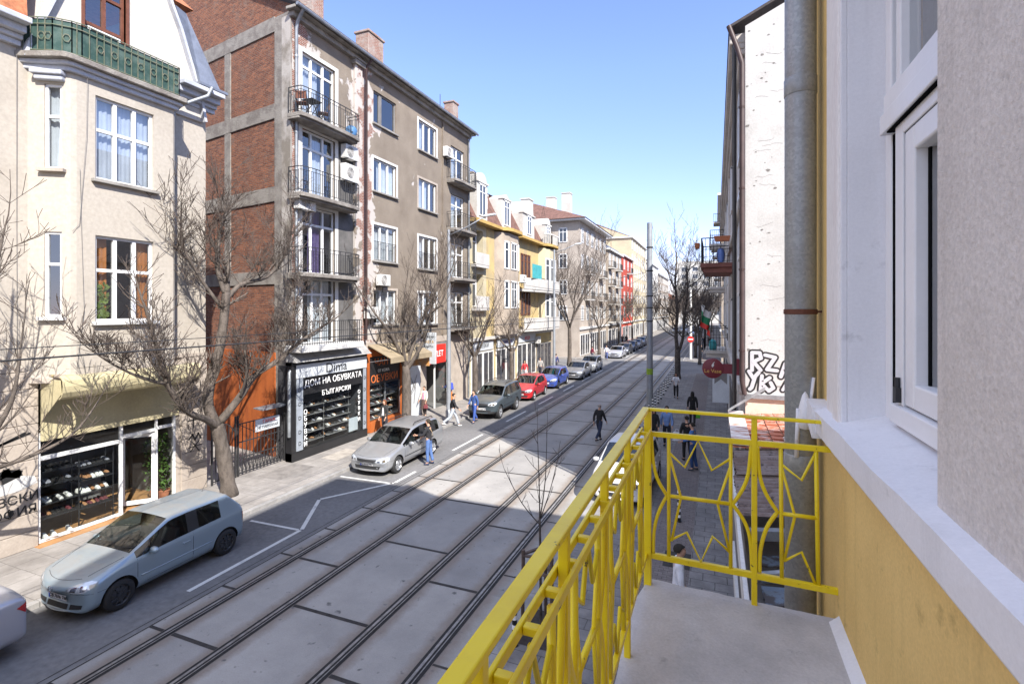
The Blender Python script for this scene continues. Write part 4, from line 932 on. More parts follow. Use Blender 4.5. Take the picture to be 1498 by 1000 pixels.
# ------------------------------------------------------------------ yellow house with mansard, two builds
yh = empty('mansard_house',(0,0,0),label='cream and yellow house with brown mansard roof, white dormers and a grey bay',cat='house')
fy = FX(-15.5); mb=MB(); wall(mb,fy,30.75,35.0,.1,12.1,[(31.3,33.0,9.3,11.6),(31.3,33.0,6.2,8.5)],.5); mb.build('wall',M['pale_yellow'],yh,fix=False)
mb=MB(); wall(mb,fy,35.0,39.4,.1,12.1,(),.2); fy.box(mb,33.6,34.9,4.0,11.9,.0,.05); mb.build('wall',M['yellow_wall'],yh,fix=False)
mb=MB(); pb=[(-15.52,34.9),(-14.95,35.5),(-14.75,36.2),(-14.75,38.0),(-14.95,38.7),(-15.52,39.3)]
mb.prism(pb,lambda a,b,d:V((a,b,d)),4.1,11.9); mb.build('bay',M['beige_wall'],yh)
for z in (9.2,6.2):
    for a,b in ((1,2),(2,3),(3,4)):
        p=V((*pb[a],0)); q=V((*pb[b],0)); fr=Fr(p,q-p,V((1,0,0)) if a==2 else V((.96,-.27 if a==1 else .27,0))); L_=(q-p).length
        fwin(fr,yh,.12 if a!=2 else .35,L_-.12 if a!=2 else L_-.35,z,z+2.0,0 if a!=2 else 1)
    fwin(fy,yh,31.5,32.8,z+.1,z+2.3,1,w=-.5)
    mb=MB(); mb.box(-15.7,-15.1,31.1,33.2,z-.25,z-.05); mb.box(-15.14,-15.08,31.1,33.2,z-.05,z+.75); mb.build('balcony_parapet',M['parapet_grey'],yh)
mb=MB(); mb.box(-16,-14.85,30.75,35.2,12.0,12.22); mb.prism([(p[0]+.35,p[1]) if 0<i<5 else p for i,p in enumerate(pb)],lambda a,b,d:V((a,b,d)),12.0,12.24); mb.build('eave',M['ochre_soffit'],yh)
mb=MB(); mb.hexa([(-15.2,30.75,12.25),(-15.2,39.4,12.25),(-24,39.4,12.25),(-24,30.75,12.25),(-16.6,30.75,15.0),(-16.6,39.4,15.0),(-24,39.4,15.0),(-24,30.75,15.0)])
mb.hexa([(-16.4,30.75,15.01),(-16.4,39.4,15.01),(-24,39.4,15.01),(-24,30.75,15.01),(-19.6,30.75,16.4),(-19.6,39.4,16.4),(-20,39.4,16.4),(-20,30.75,16.4)]); mb.build('roof',M['tile_brown'],yh)
def dormer(par,y0,y1,z0,z1,x=-15.25,depth=2.2,rnd=True,m='white_wall',win=(.18,.82)):
    mb=MB(); n=8; out=[(y0,z0),(y1,z0),(y1,z1)]
    ym=(y0+y1)/2; r=(y1-y0)/2; rise=r*(.75 if rnd else .5)
    if rnd: out+=[(ym+r*.86*math.cos(math.pi*i/n),z1+.1+rise*math.sin(math.pi*i/n)) for i in range(n+1)]
    else: out+=[(ym,z1+rise)]
    out+=[(y0,z1)]
    mb.prism(out,lambda a,b,d:V((d,a,b)),x-depth,x)
    d_=mb.build('dormer',M[m],par)
    fr=FX(x); a=y0+(y1-y0)*win[0]; b=y0+(y1-y0)*win[1]
    fwin(fr,d_,a,b,z0+.35,z1-.12,1 if b-a>.8 else 0,.75)
    mb=MB(); fr.box(mb,y0-.06,y1+.06,z1-.02,z1+.1,-.3,.1); mb.build('dormer_cornice',M[m],d_)
dormer(yh,31.5,33.2,12.3,14.9); dormer(yh,36.0,37.7,12.3,14.6,rnd=False)
dormer(yh,34.0,34.6,13.0,14.5,x=-15.9,rnd=True,m='white_wall')
def chim(par,x,y,z0,z1,s=.7,sy=.9,m='white_wall'):
    mb=MB(); mb.box(x-s/2,x+s/2,y-sy/2,y+sy/2,z0,z1); mb.box(x-s/2-.06,x+s/2+.06,y-sy/2-.06,y+sy/2+.06,z1,z1+.12); mb.build('chimney',M[m],par)
chim(yh,-16.2,31.2,13.5,16.2,.6,.6,'raw_concrete'); chim(yh,-16.6,33.4,14,15.9,.5,.7,'beige_wall'); 
shopfront(fy,yh,31.0,34.8,M['white_frame'],3.0,2,'ОБУВКИ',M['sign_white'],M['ink']); shopfront(fy,yh,35.2,39.2,M['white_frame'],3.0,2,'ПАРФЮМИ',M['sign_white'],M['curtain_violet'])
mb=MB(); fy.box(mb,30.8,39.4,3.85,4.05,0,.3); mb.build('shop_cornice',M['white_wall'],yh)
y2 = empty('balcony_house',(0,0,0),label='deep yellow house with long rounded grey balconies, teal screen and white rooftop balustrade',cat='house')
mb=MB(); wall(mb,fy,39.4,49.3,.1,12.1,(),.2); mb.quad(fy(49.3,.1),fy(49.3,.1,-10),fy(49.3,12.1,-10),fy(49.3,12.1)); mb.build('wall',M['yellow_wall'],y2,fix=False)
pc=[(-15.52,45.2),(-14.95,45.5),(-14.7,46.3),(-14.7,48.2),(-15.0,49.0),(-15.52,49.35)]
mb=MB(); mb.prism(pc,lambda a,b,d:V((a,b,d)),4.2,11.8); mb.build('bay',M['pale_yellow'],y2)
for z in (8.9,5.6):
    for k in range(3): fwin(fy,y2,40.6+k*.85,41.15+k*.85,z,z+1.9,0,.7,m=M['window_brown'])
    p=V((*pc[2],0)); fr=FX(-14.7); fwin(fr,y2,46.5,47.3,z-.6,z+1.9,0); fwin(fr,y2,47.5,48.1,z-.6,z+1.9,0)
    fr=Fr(V((*pc[1],0)),V((*pc[2],0))-V((*pc[1],0)),V((.95,-.3,0))); fwin(fr,y2,.1,.75,z-.2,z+1.9,0)
for z in (7.75,4.35):
    pl=[(-15.52,39.7),(-14.9,39.8),(-14.55,41),(-14.35,43),(-14.25,46),(-14.4,48.4),(-14.9,49.2),(-15.52,49.3)]
    mb=MB(); mb.prism(pl,lambda a,b,d:V((a,b,d)),z-.2,z); s_=mb.build('balcony',M['parapet_grey'],y2)
    mb=MB()
    for a,b in zip(pl[1:-2],pl[2:-1]): A_=V((*a,z)); B_=V((*b,z)); d_=(B_-A_).normalized(); n_=V((d_.y,-d_.x,0))*.05; mb.hexa([A_-n_,B_-n_,B_+n_,A_+n_]+[q+V((0,0,.95)) for q in (A_-n_,B_-n_,B_+n_,A_+n_)])
    mb.build('balcony_parapet',M['parapet_grey'],s_)
mb=MB(); mb.box(-14.45,-14.4,40.6,43.0,8.7,9.9); mb.build('teal_screen',M['teal_screen'],y2)
mb=MB(); mb.box(-16,-14.85,39.4,45.2,12.0,12.22); mb.prism([(p[0]+.3,p[1]) if 0<i<5 else p for i,p in enumerate(pc)],lambda a,b,d:V((a,b,d)),12.0,12.22); mb.build('eave',M['ochre_soffit'],y2)
mb=MB(); mb.hexa([(-15.2,39.4,12.24),(-15.2,49.3,12.24),(-24,49.3,12.24),(-24,39.4,12.24),(-16.6,39.4,14.9),(-16.6,48.5,14.9),(-24,48.5,14.9),(-24,39.4,14.9)]); mb.build('roof',M['tile_brown'],y2)
dormer(y2,40.4,43.4,12.3,14.3,win=(.35,.72)); dormer(y2,45.9,47.5,12.3,14.1,x=-15.0)
mb=MB()
pts=[(-15.0,45.3),(-14.5,46.3),(-14.5,48.3),(-14.9,49.1)]
for a,b in zip(pts[:-1],pts[1:]):
    A_=V((*a,12.25)); B_=V((*b,12.25)); mb.bar(A_+V((0,0,.9)),B_+V((0,0,.9)),.12); k=int((B_-A_).length/.22)
    for i in range(k+1): p=A_+(B_-A_)*i/k; mb.bar(p,p+V((0,0,.9)),.09)
mb.build('balustrade',M['white_wall'],y2); chim(y2,-16.4,44.6,13.5,16.2,.8,1.2)
shopfront(fy,y2,39.6,44.4,M['white_frame'],3.1,2,'МОДА',M['sign_white'],M['red_sign']); shopfront(fy,y2,44.6,49.1,M['shop_grey'],2.8,2)
mb=MB(); fy.box(mb,39.4,49.3,3.8,4.0,0,.25); mb.build('shop_cornice',M['parapet_grey'],y2)
aircon(38.9,8.2,'white air conditioner beside the grey bay of the mansard house',.85,.65,-15.5+.6,'air conditioners on the yellow houses')
aircon(44.4,2.9,'white air conditioner over the grey shop of the balcony house',.85,.65,-15.5,'air conditioners on the yellow houses')

# ------------------------------------------------------------------ generic houses farther up the street
def farhouse(name,label,x,y0,y1,h,m,floors,nw,roof=None,rh=0,rm='tile_brown',depth=12,side=1,z0=4.0,balc=(),shop=True,ww=1.1,wh=1.7,cat='house',sidewins=True,eave=.4,shopm='white_frame',trim='white_frame',balm='parapet_grey'):
    """side=1: front looks to +X (left side of the street); side=-1: front looks to -X"""
    e=empty(name,(0,0,0),label=label,cat=cat); s=side
    fr=Fr((x,0,0),(0,1,0),(s,0,0)); back=x-s*depth
    mb=MB(); mb.box(min(x,back),max(x,back),y0,y1,-.05,h); mb.build('wall',M[m],e)
    fh=(h-z0)/floors
    for f_ in range(floors):
        z=z0+f_*fh+fh*.22
        for k in range(nw):
            c=y0+(y1-y0)*(k+.5)/nw
            fwin(fr,e,c-ww/2,c+ww/2,z,z+min(wh,fh*.66),1,.7)
            if sidewins and k<3 and s>0:
                sf_=Fr((x,y0,0),(-1,0,0),(0,-1,0)); u=1.6+k*2.6; fwin(sf_,e,u,u+1.0,z,z+min(wh,fh*.62),1,.7)
        if f_ in balc:
            for k in (balc[f_] if isinstance(balc,dict) else (0,nw-1)):
                c=y0+(y1-y0)*(k+.5)/nw; zb=z0+f_*fh+.1; mb=MB(); xo=x+s*.85
                mb.box(min(x,xo),max(x,xo),c-1.2,c+1.2,zb-.18,zb); b_=mb.build('balcony',M[balm],e); mb=MB()
                for i in range(13): yy=c-1.17+2.34*i/12; mb.bar((xo-s*.03,yy,zb),(xo-s*.03,yy,zb+.95),.025)
                for hh in (.05,.95): mb.bar((xo-s*.03,c-1.2,zb+hh),(xo-s*.03,c+1.2,zb+hh),.04); mb.bar((x,c-1.18,zb+hh),(xo,c-1.18,zb+hh),.04)
                for i in range(5): xx=x+s*.8*i/5; mb.bar((xx,c-1.18,zb),(xx,c-1.18,zb+.95),.025)
                mb.build('balcony_railing',M['iron'],b_)
    mb=MB(); xe=x+s*eave; xb=back-s*.3
    mb.box(min(xe,xb),max(xe,xb),y0-eave*.8,y1+eave*.8,h,h+.22); mb.build('eave',M[trim],e)
    if roof=='hip':
        o=eave+.1; xi=(x+back)/2; pts=[(x+s*o,y0-o,h+.22),(x+s*o,y1+o,h+.22),(back,y1+o,h+.22),(back,y0-o,h+.22),(xi,y0+4,h+rh),(xi,y1-4,h+rh)]
        mb=MB().add(pts,[(0,1,5,4),(1,2,5),(2,3,4,5),(3,0,4),(0,3,2,1)]); mb.build('roof',M[rm],e)
    elif roof=='gable':
        xi=(x+back)/2; mb=MB().prism([(x+s*.1,h+.2),(xi,h+rh),(back,h+.2)],lambda a,b,d:V((a,d,b)),y0,y1); mb.build('roof',M[rm],e)
        mb=MB().prism([(x+s*.1-s*.4,h+.22),(xi,h+rh-.25),(back+s*.4,h+.22)],lambda a,b,d:V((a,d,b)),y0-.03,y0+.1); mb.build('gable_end',M[m],e)
    elif roof=='flat':
        mb=MB(); xr=x-s*.4; mb.box(min(xr,back),max(xr,back),y0+.4,y1-.4,h+.22,h+.9); mb.build('roof',M[rm],e)
    if shop:
        n=max(1,int((y1-y0)/5))
        for i in range(n): shopfront(fr,e,y0+(y1-y0)*i/n+.2,y0+(y1-y0)*(i+1)/n-.2,M[shopm],2.9,2)
        mb=MB(); fr.box(mb,y0,y1,3.5,3.75,-.02,.2); mb.build('shop_cornice',M[trim],e)
    return e
gh=farhouse('corner_block','large grey beige corner block with a brown tiled hip roof past the side street',-15.6,61.2,77.5,17.0,'grey_beige',4,6,'hip',3.6,'tile_brown',16,balc={1:(1,4),2:(1,4)},eave=.9,cat='apartment block')
chim(gh,-18,64,18,21,1.1,1.1); chim(gh,-22,70,18.5,22,1.2,1.2)
farhouse('balcony_block','sandy apartment block with stacked balconies between grey corner block and red house',-15.4,77.8,90.0,15.2,'beige_wall',4,4,'flat',0,'lead',12,balc={0:(0,2),1:(0,2),2:(0,2),3:(0,2)},cat='apartment block',balm='white_wall')
farhouse('red_house','narrow bright red house with white windows',-15.5,91.5,104,15.6,'red_wall',4,3,'gable',2.2,'tile_brown',12,balc={1:(1,),3:(1,)},cat='house')
farhouse('cream_block','tall cream block with blank pale gable rising behind the red house',-15.9,104.3,128,20.5,'cream_wall',6,7,'gable',3.2,'tile_brown',14,sidewins=False,cat='apartment block')
farhouse('white_block','white apartment block far up the street on the left',-15.3,128.3,150,17.5,'white_wall',5,6,'flat',0,'lead',12,balc={1:(1,4),3:(1,4)},cat='apartment block')
farhouse('pale_block','pale beige block beyond the white block on the left',-15.3,150.3,185,16,'beige_wall',5,8,'hip',3,'tile_brown',12,sidewins=False,cat='apartment block')
# closing the view at the far end
fe=Fr((-16,236,0),(1,0,0),(0,-1,0)); eb=empty('end_block',(0,0,0),label='broad white block closing the view at the far end of the street',cat='apartment block')
mb=MB(); mb.box(-16,26,236,246,-.05,27); mb.build('wall',M['white_wall'],eb)
for f_ in range(7):
    for k in range(9): fwin(fe,eb,2+k*4.5,4.2+k*4.5,3.5+f_*3.2,5.3+f_*3.2,1,0)
e=farhouse('tiled_house','low house with a red tiled roof between bare trees near the street end',-13,196,214,9.5,'beige_wall',2,4,'hip',3.2,'tile_red',10,cat='house',sidewins=False)

# ------------------------------------------------------------------ right side: white gabled block beyond the shed
wb_ = empty('white_gable_block',(0,0,0),label='tall block with blank whitewashed gable wall tagged with graffiti on the right',cat='apartment block')
mat('whitewash',(.47,.465,.455),.9,.03,1.1,c2=(.37,.36,.345),lo=.52,hi=.78,bump=.3,bscale=9)
mat('facade_grey',(.56,.52,.475),.9,.08,.5,c2=(.44,.41,.375))
gpts=[(.68,3.95),(12,3.95),(12,17.6),(8.5,16.6),(.68,13.05)]
fG=Fr((0,13.8,0),(1,0,0),(0,-1,0))
mb=MB(); mb.add([fG(a,b) for a,b in gpts],[t for t in tessellate_polygon([[V((a,b,0)) for a,b in gpts]])])
rr=random.Random(11)
for i in range(60):     # flaked spots in the whitewash
    a=rr.uniform(.72,1.75) if i<52 else rr.uniform(1.7,5); b=rr.uniform(4.9,13); s=rr.uniform(.006,.024)*(1.6 if i%9==0 else 1); n=7
    mb.prism([(a+s*rr.uniform(.5,1.3)*math.cos(q*6.283/n)*1.6,b+s*rr.uniform(.5,1.3)*math.sin(q*6.283/n)) for q in range(n)],lambda u,v,d:fG(u,v,d),.001,.003,1)
for i in range(14):     # hairline cracks
    a=rr.uniform(.75,1.3); b=rr.uniform(5,12.8); pts=[(a,b)]
    for k in range(5): pts.append((pts[-1][0]+rr.uniform(.03,.12),pts[-1][1]+rr.uniform(-.04,.04)))
    for p,q in zip(pts[:-1],pts[1:]): mb.add([fG(p[0],p[1]-.003,.002),fG(q[0],q[1]-.003,.002),fG(q[0],q[1]+.003,.002),fG(p[0],p[1]+.003,.002)],[(0,1,2,3)],1)
mb.build('gable_wall',[M['whitewash'],mat('flake_grey',(.20,.19,.18),.95,.1,5)],wb_,fix=False)
mb=MB(); mb.box(.68,12,13.8,14.0,-.05,3.9); mb.build('lower_wall',mat('buff',(.66,.56,.46),.9,.06,1),wb_)
mb=MB(); mb.box(.66,12,13.72,13.95,3.86,3.96); mb.build('ledge',M['zinc'],wb_)
fW=Fr((.68,0,0),(0,1,0),(-1,0,0))
mb=MB(); mb.quad(fW(13.8,-.05),fW(50,-.05),fW(50,13.05),fW(13.8,13.05)); mb.quad((.68,50,-.05),(12,50,-.05),(12,50,17.6),(.68,50,13.05)); mb.build('facade',M['facade_grey'],wb_,fix=False)
mb=MB(); mb.hexa([(.3,13.76,13.05),(.3,50.2,13.05),(8.5,50.2,16.8),(8.5,13.76,16.8),(.3,13.76,13.12),(.3,50.2,13.12),(8.5,50.2,16.87),(8.5,13.76,16.87)]); mb.build('roof',M['roof_dark'],wb_)
mb=MB(); 
for d,z0,z1 in ((.14,12.45,12.6),(.24,12.6,12.75),(.36,12.75,13.0)): mb.box(.68-d,.70,14.0,50,z0,z1)
for y in (14.15,19,27,36): mb.box(.58,.70,y,y+.5,.2,12.45)
for z in (3.9,8.6): mb.box(.52,.70,14.1,50,z,z+.25)
mb.build('cornice',M['facade_grey'],wb_,bevel=.03)
mb=MB(); mb.tube([(.3,13.75,13.1),(.5,13.75,12.5),(.6,13.72,12.1),(.6,13.72,4.3),(.66,13.68,3.95)],.06,10)
for z in (11,9,7,5): mb.lathe([(.07,z),(.075,z+.05)],(.6,13.72,0),8)
mb.build('downpipe',M['brown_pipe'],wb_,auto=40)
mb=MB(); mb.tube([(.44,14.05,13.0),(.44,14.05,.2)],.05,8); mb.build('downpipe',M['iron'],wb_,auto=40)
for f_ in range(3):
    for k in range(8):
        y=16+k*4.2; fwin(fW,wb_,y,y+1.2,4.7+f_*2.9,6.5+f_*2.9,1,.7)
for k in range(5): shopfront(fW,wb_,15+k*6.6,21+k*6.6,M['shop_grey'],2.8,2)
def rbal(y0,y1,z,x,label_slab,rail=1.05):
    mb=MB(); mb.box(x,.7,y0,y1,z-.1,z+.08); mb.box(x+.12,.7,y0+.1,y1-.1,z-.32,z-.1); s_=mb.build('balcony',label_slab,wb_,bevel=.015)
    mb=MB()
    pts=[V((.66,y0+.05,z+.08)),V((x+.05,y0+.05,z+.08)),V((x+.05,y1-.05,z+.08)),V((.66,y1-.05,z+.08))]
    for a,b in zip(pts[:-1],pts[1:]):
        for h in (.08,rail*.55,rail): mb.bar(a+V((0,0,h)),b+V((0,0,h)),.04 if h==rail else .02)
        k=int((b-a).length/.14)
        for i in range(k+1): p=a+(b-a)*i/k; mb.bar(p,p+V((0,0,rail)),.018 if 0<i<k else .05)
    mb.build('balcony_railing',M['iron'],s_); return s_
mat('slab_red',(.22,.09,.07),.8,.1,3)
rbal(22.8,26,7.9,-.6,M['slab_red']); rbal(30,33.5,3.7,-.62,M['facade_grey'],1.25); rbal(40,43,7.6,-.5,M['facade_grey']); rbal(42,45,11.0,-.45,M['facade_grey'])
for (x,y,z,sx,sy,lb) in ((-.72,23.0,8.62,.2,.5,'terracotta planter hooked on the outer corner of the upper right balcony'),(.3,22.72,8.85,.75,.2,'long terracotta planter along the near rail of the upper right balcony')):
    mb=MB(); mb.hexa([(x-sx*.42,y-sy*.42,z),(x+sx*.42,y-sy*.42,z),(x+sx*.42,y+sy*.42,z),(x-sx*.42,y+sy*.42,z),(x-sx/2,y-sy/2,z+.22),(x+sx/2,y-sy/2,z+.22),(x+sx/2,y+sy/2,z+.22),(x-sx/2,y+sy/2,z+.22)]); mb.build('planter',M['terracotta'],bevel=.015,label=lb,cat='planter')
mb=MB(); mb.lathe([(.16,0),(.22,.3),(.16,.42),(.2,.46),(.05,.6)],(-.15,30.3,3.79),14); mb.build('watering_can',M['teal_screen'],auto=50,label='turquoise tub standing on the lower right balcony',cat='tub')
mb=MB(); mb.lathe([(.12,0),(.16,.3),(.12,.55),(.08,.6)],(.2,22.95,8.0),10); mb.build('water_bottle',plain('blue_bottle',(.08,.15,.4),.3),auto=50,label='blue bottle standing behind the upper right balcony rail',cat='bottle')
# flag on a slanting staff
e=empty('flag',(-.1,27.9,5.0),label='white, green and red flag drooping from a staff above the lower right balcony',cat='flag')
mb=MB(); mb.tube([(.7,0,0),(-.65,0,1.35)],.02,6); mb.build('staff',M['iron'],e)
for k,(mm,t0,t1) in enumerate((('white_paint',.0,.36),('flag_green',.34,.74),('red_sign',.72,1.0))):
    if mm not in M: plain(mm,(.02,.2,.09),.8)
    mb=MB(); o=0; 
    for i in range(9):
        a=i/8; x=-.60+.55*a; zt=1.3-.55*a
        for t in (t0,t1): mb.v.append((x+.10*math.sin(i*1.3+t*2)-.1*t,.09*math.sin(i*1.9+t*3),zt-.95*t-.15*t*a))
    mb.f=[(2*i,2*i+2,2*i+3,2*i+1) for i in range(8)]; mb.m=[0]*8
    mb.build('flag_stripe',M[mm],e,smooth=True,fix=False)
# round shop sign on a bracket
e=empty('round_sign',(.62,16.0,4.32),label='round burgundy shop sign sticking out from the right-hand facade',cat='sign')
plain('burgundy',(.14,.012,.022),.45)
mb=MB(); mb.lathe([(.27,-.06),(.29,-.05),(.29,.05),(.27,.06)],(-.70,0,0),32,axis='y'); d_=mb.build('disc',M['burgundy'],e,auto=40)
mb=MB(); mb.box(-.46,-.12,-.04,.04,-.14,.14); mb.box(-.14,.06,-.06,.06,-.28,.3); mb.build('bracket',M['burgundy'],e)
text('Le Vase',.15,(-.70,-.066,-.08),(1,0,0),(0,0,1),M['gold_ink'],d_)
mb=MB(); mb.prism([(-.72,.03),(-.69,.05),(-.665,.09),(-.68,.14),(-.64,.2),(-.69,.165),(-.735,.09)],lambda a,b,d:V((a,d,b)),-.07,-.062); mb.build('emblem',M['white_paint'],d_)
e=empty('hanging_sign',(.5,22,2.3),label='small white scalloped shop sign under the round burgundy sign',cat='sign')
mb=MB(); mb.prism([(-.62,0),(0,0),(0,1.5),(-.62,1.5),(-.62,.55),(-.5,.62),(-.31,.78),(-.12,.62),(-.05,.6),(-.05,1.45),(-.57,1.45),(-.57,.55)][:4],lambda a,b,d:V((a,d,b)),-.03,.03); p_=mb.build('panel',M['sign_white'],e,bevel=.01)
mb=MB(); mb.prism([(-.55,.75),(-.31,.95),(-.08,.75),(-.08,1.4),(-.55,1.4)],lambda a,b,d:V((a,d,b)),-.04,-.031); mb.build('picture',M['shop_grey'],p_)
mb=MB(); mb.bar((0,0,1.2),(.2,0,1.2),.04); mb.build('bracket',M['iron'],e)
# gable graffiti: outlined bubble letters
mb=MB(); mi=MB()
def bub(pts,r=.055):
    stroke_to(mb,fG,pts,r+.03,.004); stroke_to(mi,fG,pts,r-.012,.0085)
def stroke_to(m_,fr,pts,r,w):
    n=10
    for a,b in zip(pts[:-1],pts[1:]):
        dx=b[0]-a[0]; dz=b[1]-a[1]; L_=math.hypot(dx,dz); nx,nz=-dz/L_*r,dx/L_*r
        m_.add([fr(a[0]-nx,a[1]-nz,w),fr(b[0]-nx,b[1]-nz,w),fr(b[0]+nx,b[1]+nz,w),fr(a[0]+nx,a[1]+nz,w)],[(0,1,2,3)]); w+=.0003
    for p in pts:
        m_.add([fr(p[0]+r*math.cos(i*6.283/n),p[1]+r*math.sin(i*6.283/n),w) for i in range(n)],[tuple(range(n))]); w+=.0003
bub([(.83,4.55),(.83,4.98),(1.0,4.98),(1.03,4.85),(.86,4.76),(1.02,4.56)]); bub([(1.12,4.93),(1.34,4.88),(1.16,4.58),(1.38,4.56)]); bub([(1.46,4.42),(1.56,4.74),(1.66,4.45)]); bub([(1.5,4.56),(1.72,4.62)],.04)
bub([(.76,4.52),(.86,4.35),(.98,4.50)]); bub([(.9,4.40),(.82,4.12),(.78,4.08)]); bub([(1.05,4.42),(1.02,4.06)]); bub([(1.05,4.24),(1.22,4.38)]); bub([(1.05,4.22),(1.2,4.06),(1.3,4.14),(1.24,4.26)]); bub([(1.5,4.1),(1.6,4.3),(1.7,4.1)],.045)
g_=mb.build('graffiti',M['ink'],wb_,fix=False); mi.build('graffiti_fill',plain('grey_ink',(.45,.45,.48),.6),g_,fix=False)
mb=MB(); stroke_to(mb,fG,[(1.0,4.18),(1.9,4.18)],.012,.004); mb.build('cable',M['shop_grey'],wb_,fix=False)
# blocks beyond the side street on the right
farhouse('bay_block','tall beige block with protruding bays beyond the right side street',.6,62.5,84,19,'beige_wall',5,6,'flat',0,'lead',12,side=-1,balc={1:(0,3),2:(0,3),3:(0,3),4:(0,)},cat='apartment block',balm='beige_wall')
farhouse('dull_block','dull grey beige block far up the street on the right',.9,84.5,130,15,'facade_grey',4,10,'hip',3,'tile_brown',12,side=-1,cat='apartment block')
farhouse('pale_block','pale block at the far right end of the street',1.0,131,190,14,'white_wall',4,12,'flat',0,'lead',12,side=-1,cat='apartment block')

# ------------------------------------------------------------------ low shed with patched roof between the two right-hand blocks
sh=empty('patched_shed',(0,0,0),label='ramshackle low shed with rusty corrugated sheets and red tiles below the balcony',cat='shed')
def corr():
    m,nt,b=newmat('rust_sheet'); ov,pv,sp=coords(nt,(0,1))
    f=ramp(nt,.4,.6,noise_n(nt,2.2,8,.7,ov)).outputs[0]; base=mixc(nt,f,(.12,.08,.068),(.19,.155,.145)); f2=ramp(nt,.55,.62,noise_n(nt,5,6,.7,ov)).outputs[0]; base=mixc(nt,f2,base,(.06,.045,.04))
    nt.links.new(base,b.inputs['Base Color']); b.inputs['Roughness'].default_value=.75; M['rust_sheet']=m
corr()
def corrugated(x0,x1,y0,y1,z0,z1,m,amp=.042,pitch=.16,name='roof_sheet',jit=0):
    mb=MB(); n=int((y1-y0)/pitch*6); 
    for i in range(n+1):
        y=y0+(y1-y0)*i/n; a=amp*math.sin(6.283*(y-y0)/pitch)
        mb.v+=[(x0+random.uniform(-jit,jit),y,z0+a),((x0+x1)/2,y,(z0+z1)/2+a),(x1,y,z1+a)]
    for i in range(n):
        for k in (0,1): mb.f.append((3*i+k,3*i+k+1,3*i+k+4,3*i+k+3)); mb.m.append(0)
    return mb.build(name,M[m],sh,smooth=True,fix=False)
corrugated(.28,4.5,7.3,9.0,3.34,3.75,'rust_sheet',jit=.02); corrugated(.30,4.5,8.9,10.35,3.40,3.80,'rust_sheet',jit=.02)
mb=MB()
mat('tile_patch',(.42,.14,.08),.85,.2,4,c2=(.62,.45,.38),lo=.5,hi=.62,bump=.4,bscale=18)
for j in range(10):       # overlapping tile courses
    y0_=10.32+j*.335
    n=18
    for i in range(n):
        x=.3+i*.24; mb.hexa([(x,y0_,3.47+i*.018+random.uniform(-.008,.008)),(x+.225,y0_,3.48+i*.018),(x+.225,y0_+.36,3.45+i*.018),(x,y0_+.36,3.45+i*.018)]+[(x,y0_,3.495+i*.018),(x+.225,y0_,3.50+i*.018),(x+.225,y0_+.36,3.465+i*.018),(x,y0_+.36,3.465+i*.018)])
mb.build('tile_roof',M['tile_patch'],sh)
mb=MB(); mb.box(.28,.62,10.35,13.6,3.52,3.56); mb.box(1.2,1.9,10.3,11.0,3.56,3.6); mb.build('mortar_patch',mat('lime',(.66,.62,.58),.95,.1,3,c2=(.38,.2,.15),lo=.5,hi=.56,bump=.6,bscale=14,stretch=(1,5,1)),sh)
mb=MB()
for k,(x,a,b,z0,z1) in enumerate(((.27,4.6,10.4,3.05,3.32),(.31,4.7,9.6,2.7,3.0),(.24,5.0,8.2,2.4,2.62))): mb.box(x-.02,x+.02,a,b,z0,z1)
mb.build('fascia_board',M['white_paint'],sh)
mb=MB(); mb.box(.4,4,4.3,13.7,.1,2.6); mb.box(.36,.4,9.6,13.7,.1,3.3); mb.build('shed_wall',M['shop_grey'],sh)
mb=MB()
for k in range(9):
    y=4.6+k*.3; z=2.75+.05*(k%3); mb.hexa([(.5,y,z),(1.9,y+.1,z+.1),(1.9,y+.35,z+.12),(.5,y+.25,z+.02)]+[(.5,y,z+.02),(1.9,y+.1,z+.12),(1.9,y+.35,z+.14),(.5,y+.25,z+.04)])
mb.build('loose_sheet',mat('blue_sheet',(.16,.20,.25),.5,.2,3,c2=(.08,.07,.07),lo=.5,hi=.55),sh)
mb=MB(); mb.tube([(.5,5.2,3.0),(2.2,7.0,3.3)],.07,8); mb.tube([(.4,6.3,3.05),(2.0,6.9,3.2)],.05,8); mb.bar((.4,7.1,3.2),(3,7.2,3.5),.12); mb.build('loose_pipe',M['zinc'],sh)
mb=MB(); mb.hexa([(.28,13.1,3.62),(1.05,13.3,4.12),(1.1,13.5,4.12),(.33,13.3,3.62)]+[(.28,13.1,3.68),(1.05,13.3,4.2),(1.1,13.5,4.2),(.33,13.3,3.68)]); mb.build('gutter',M['zinc'],sh)
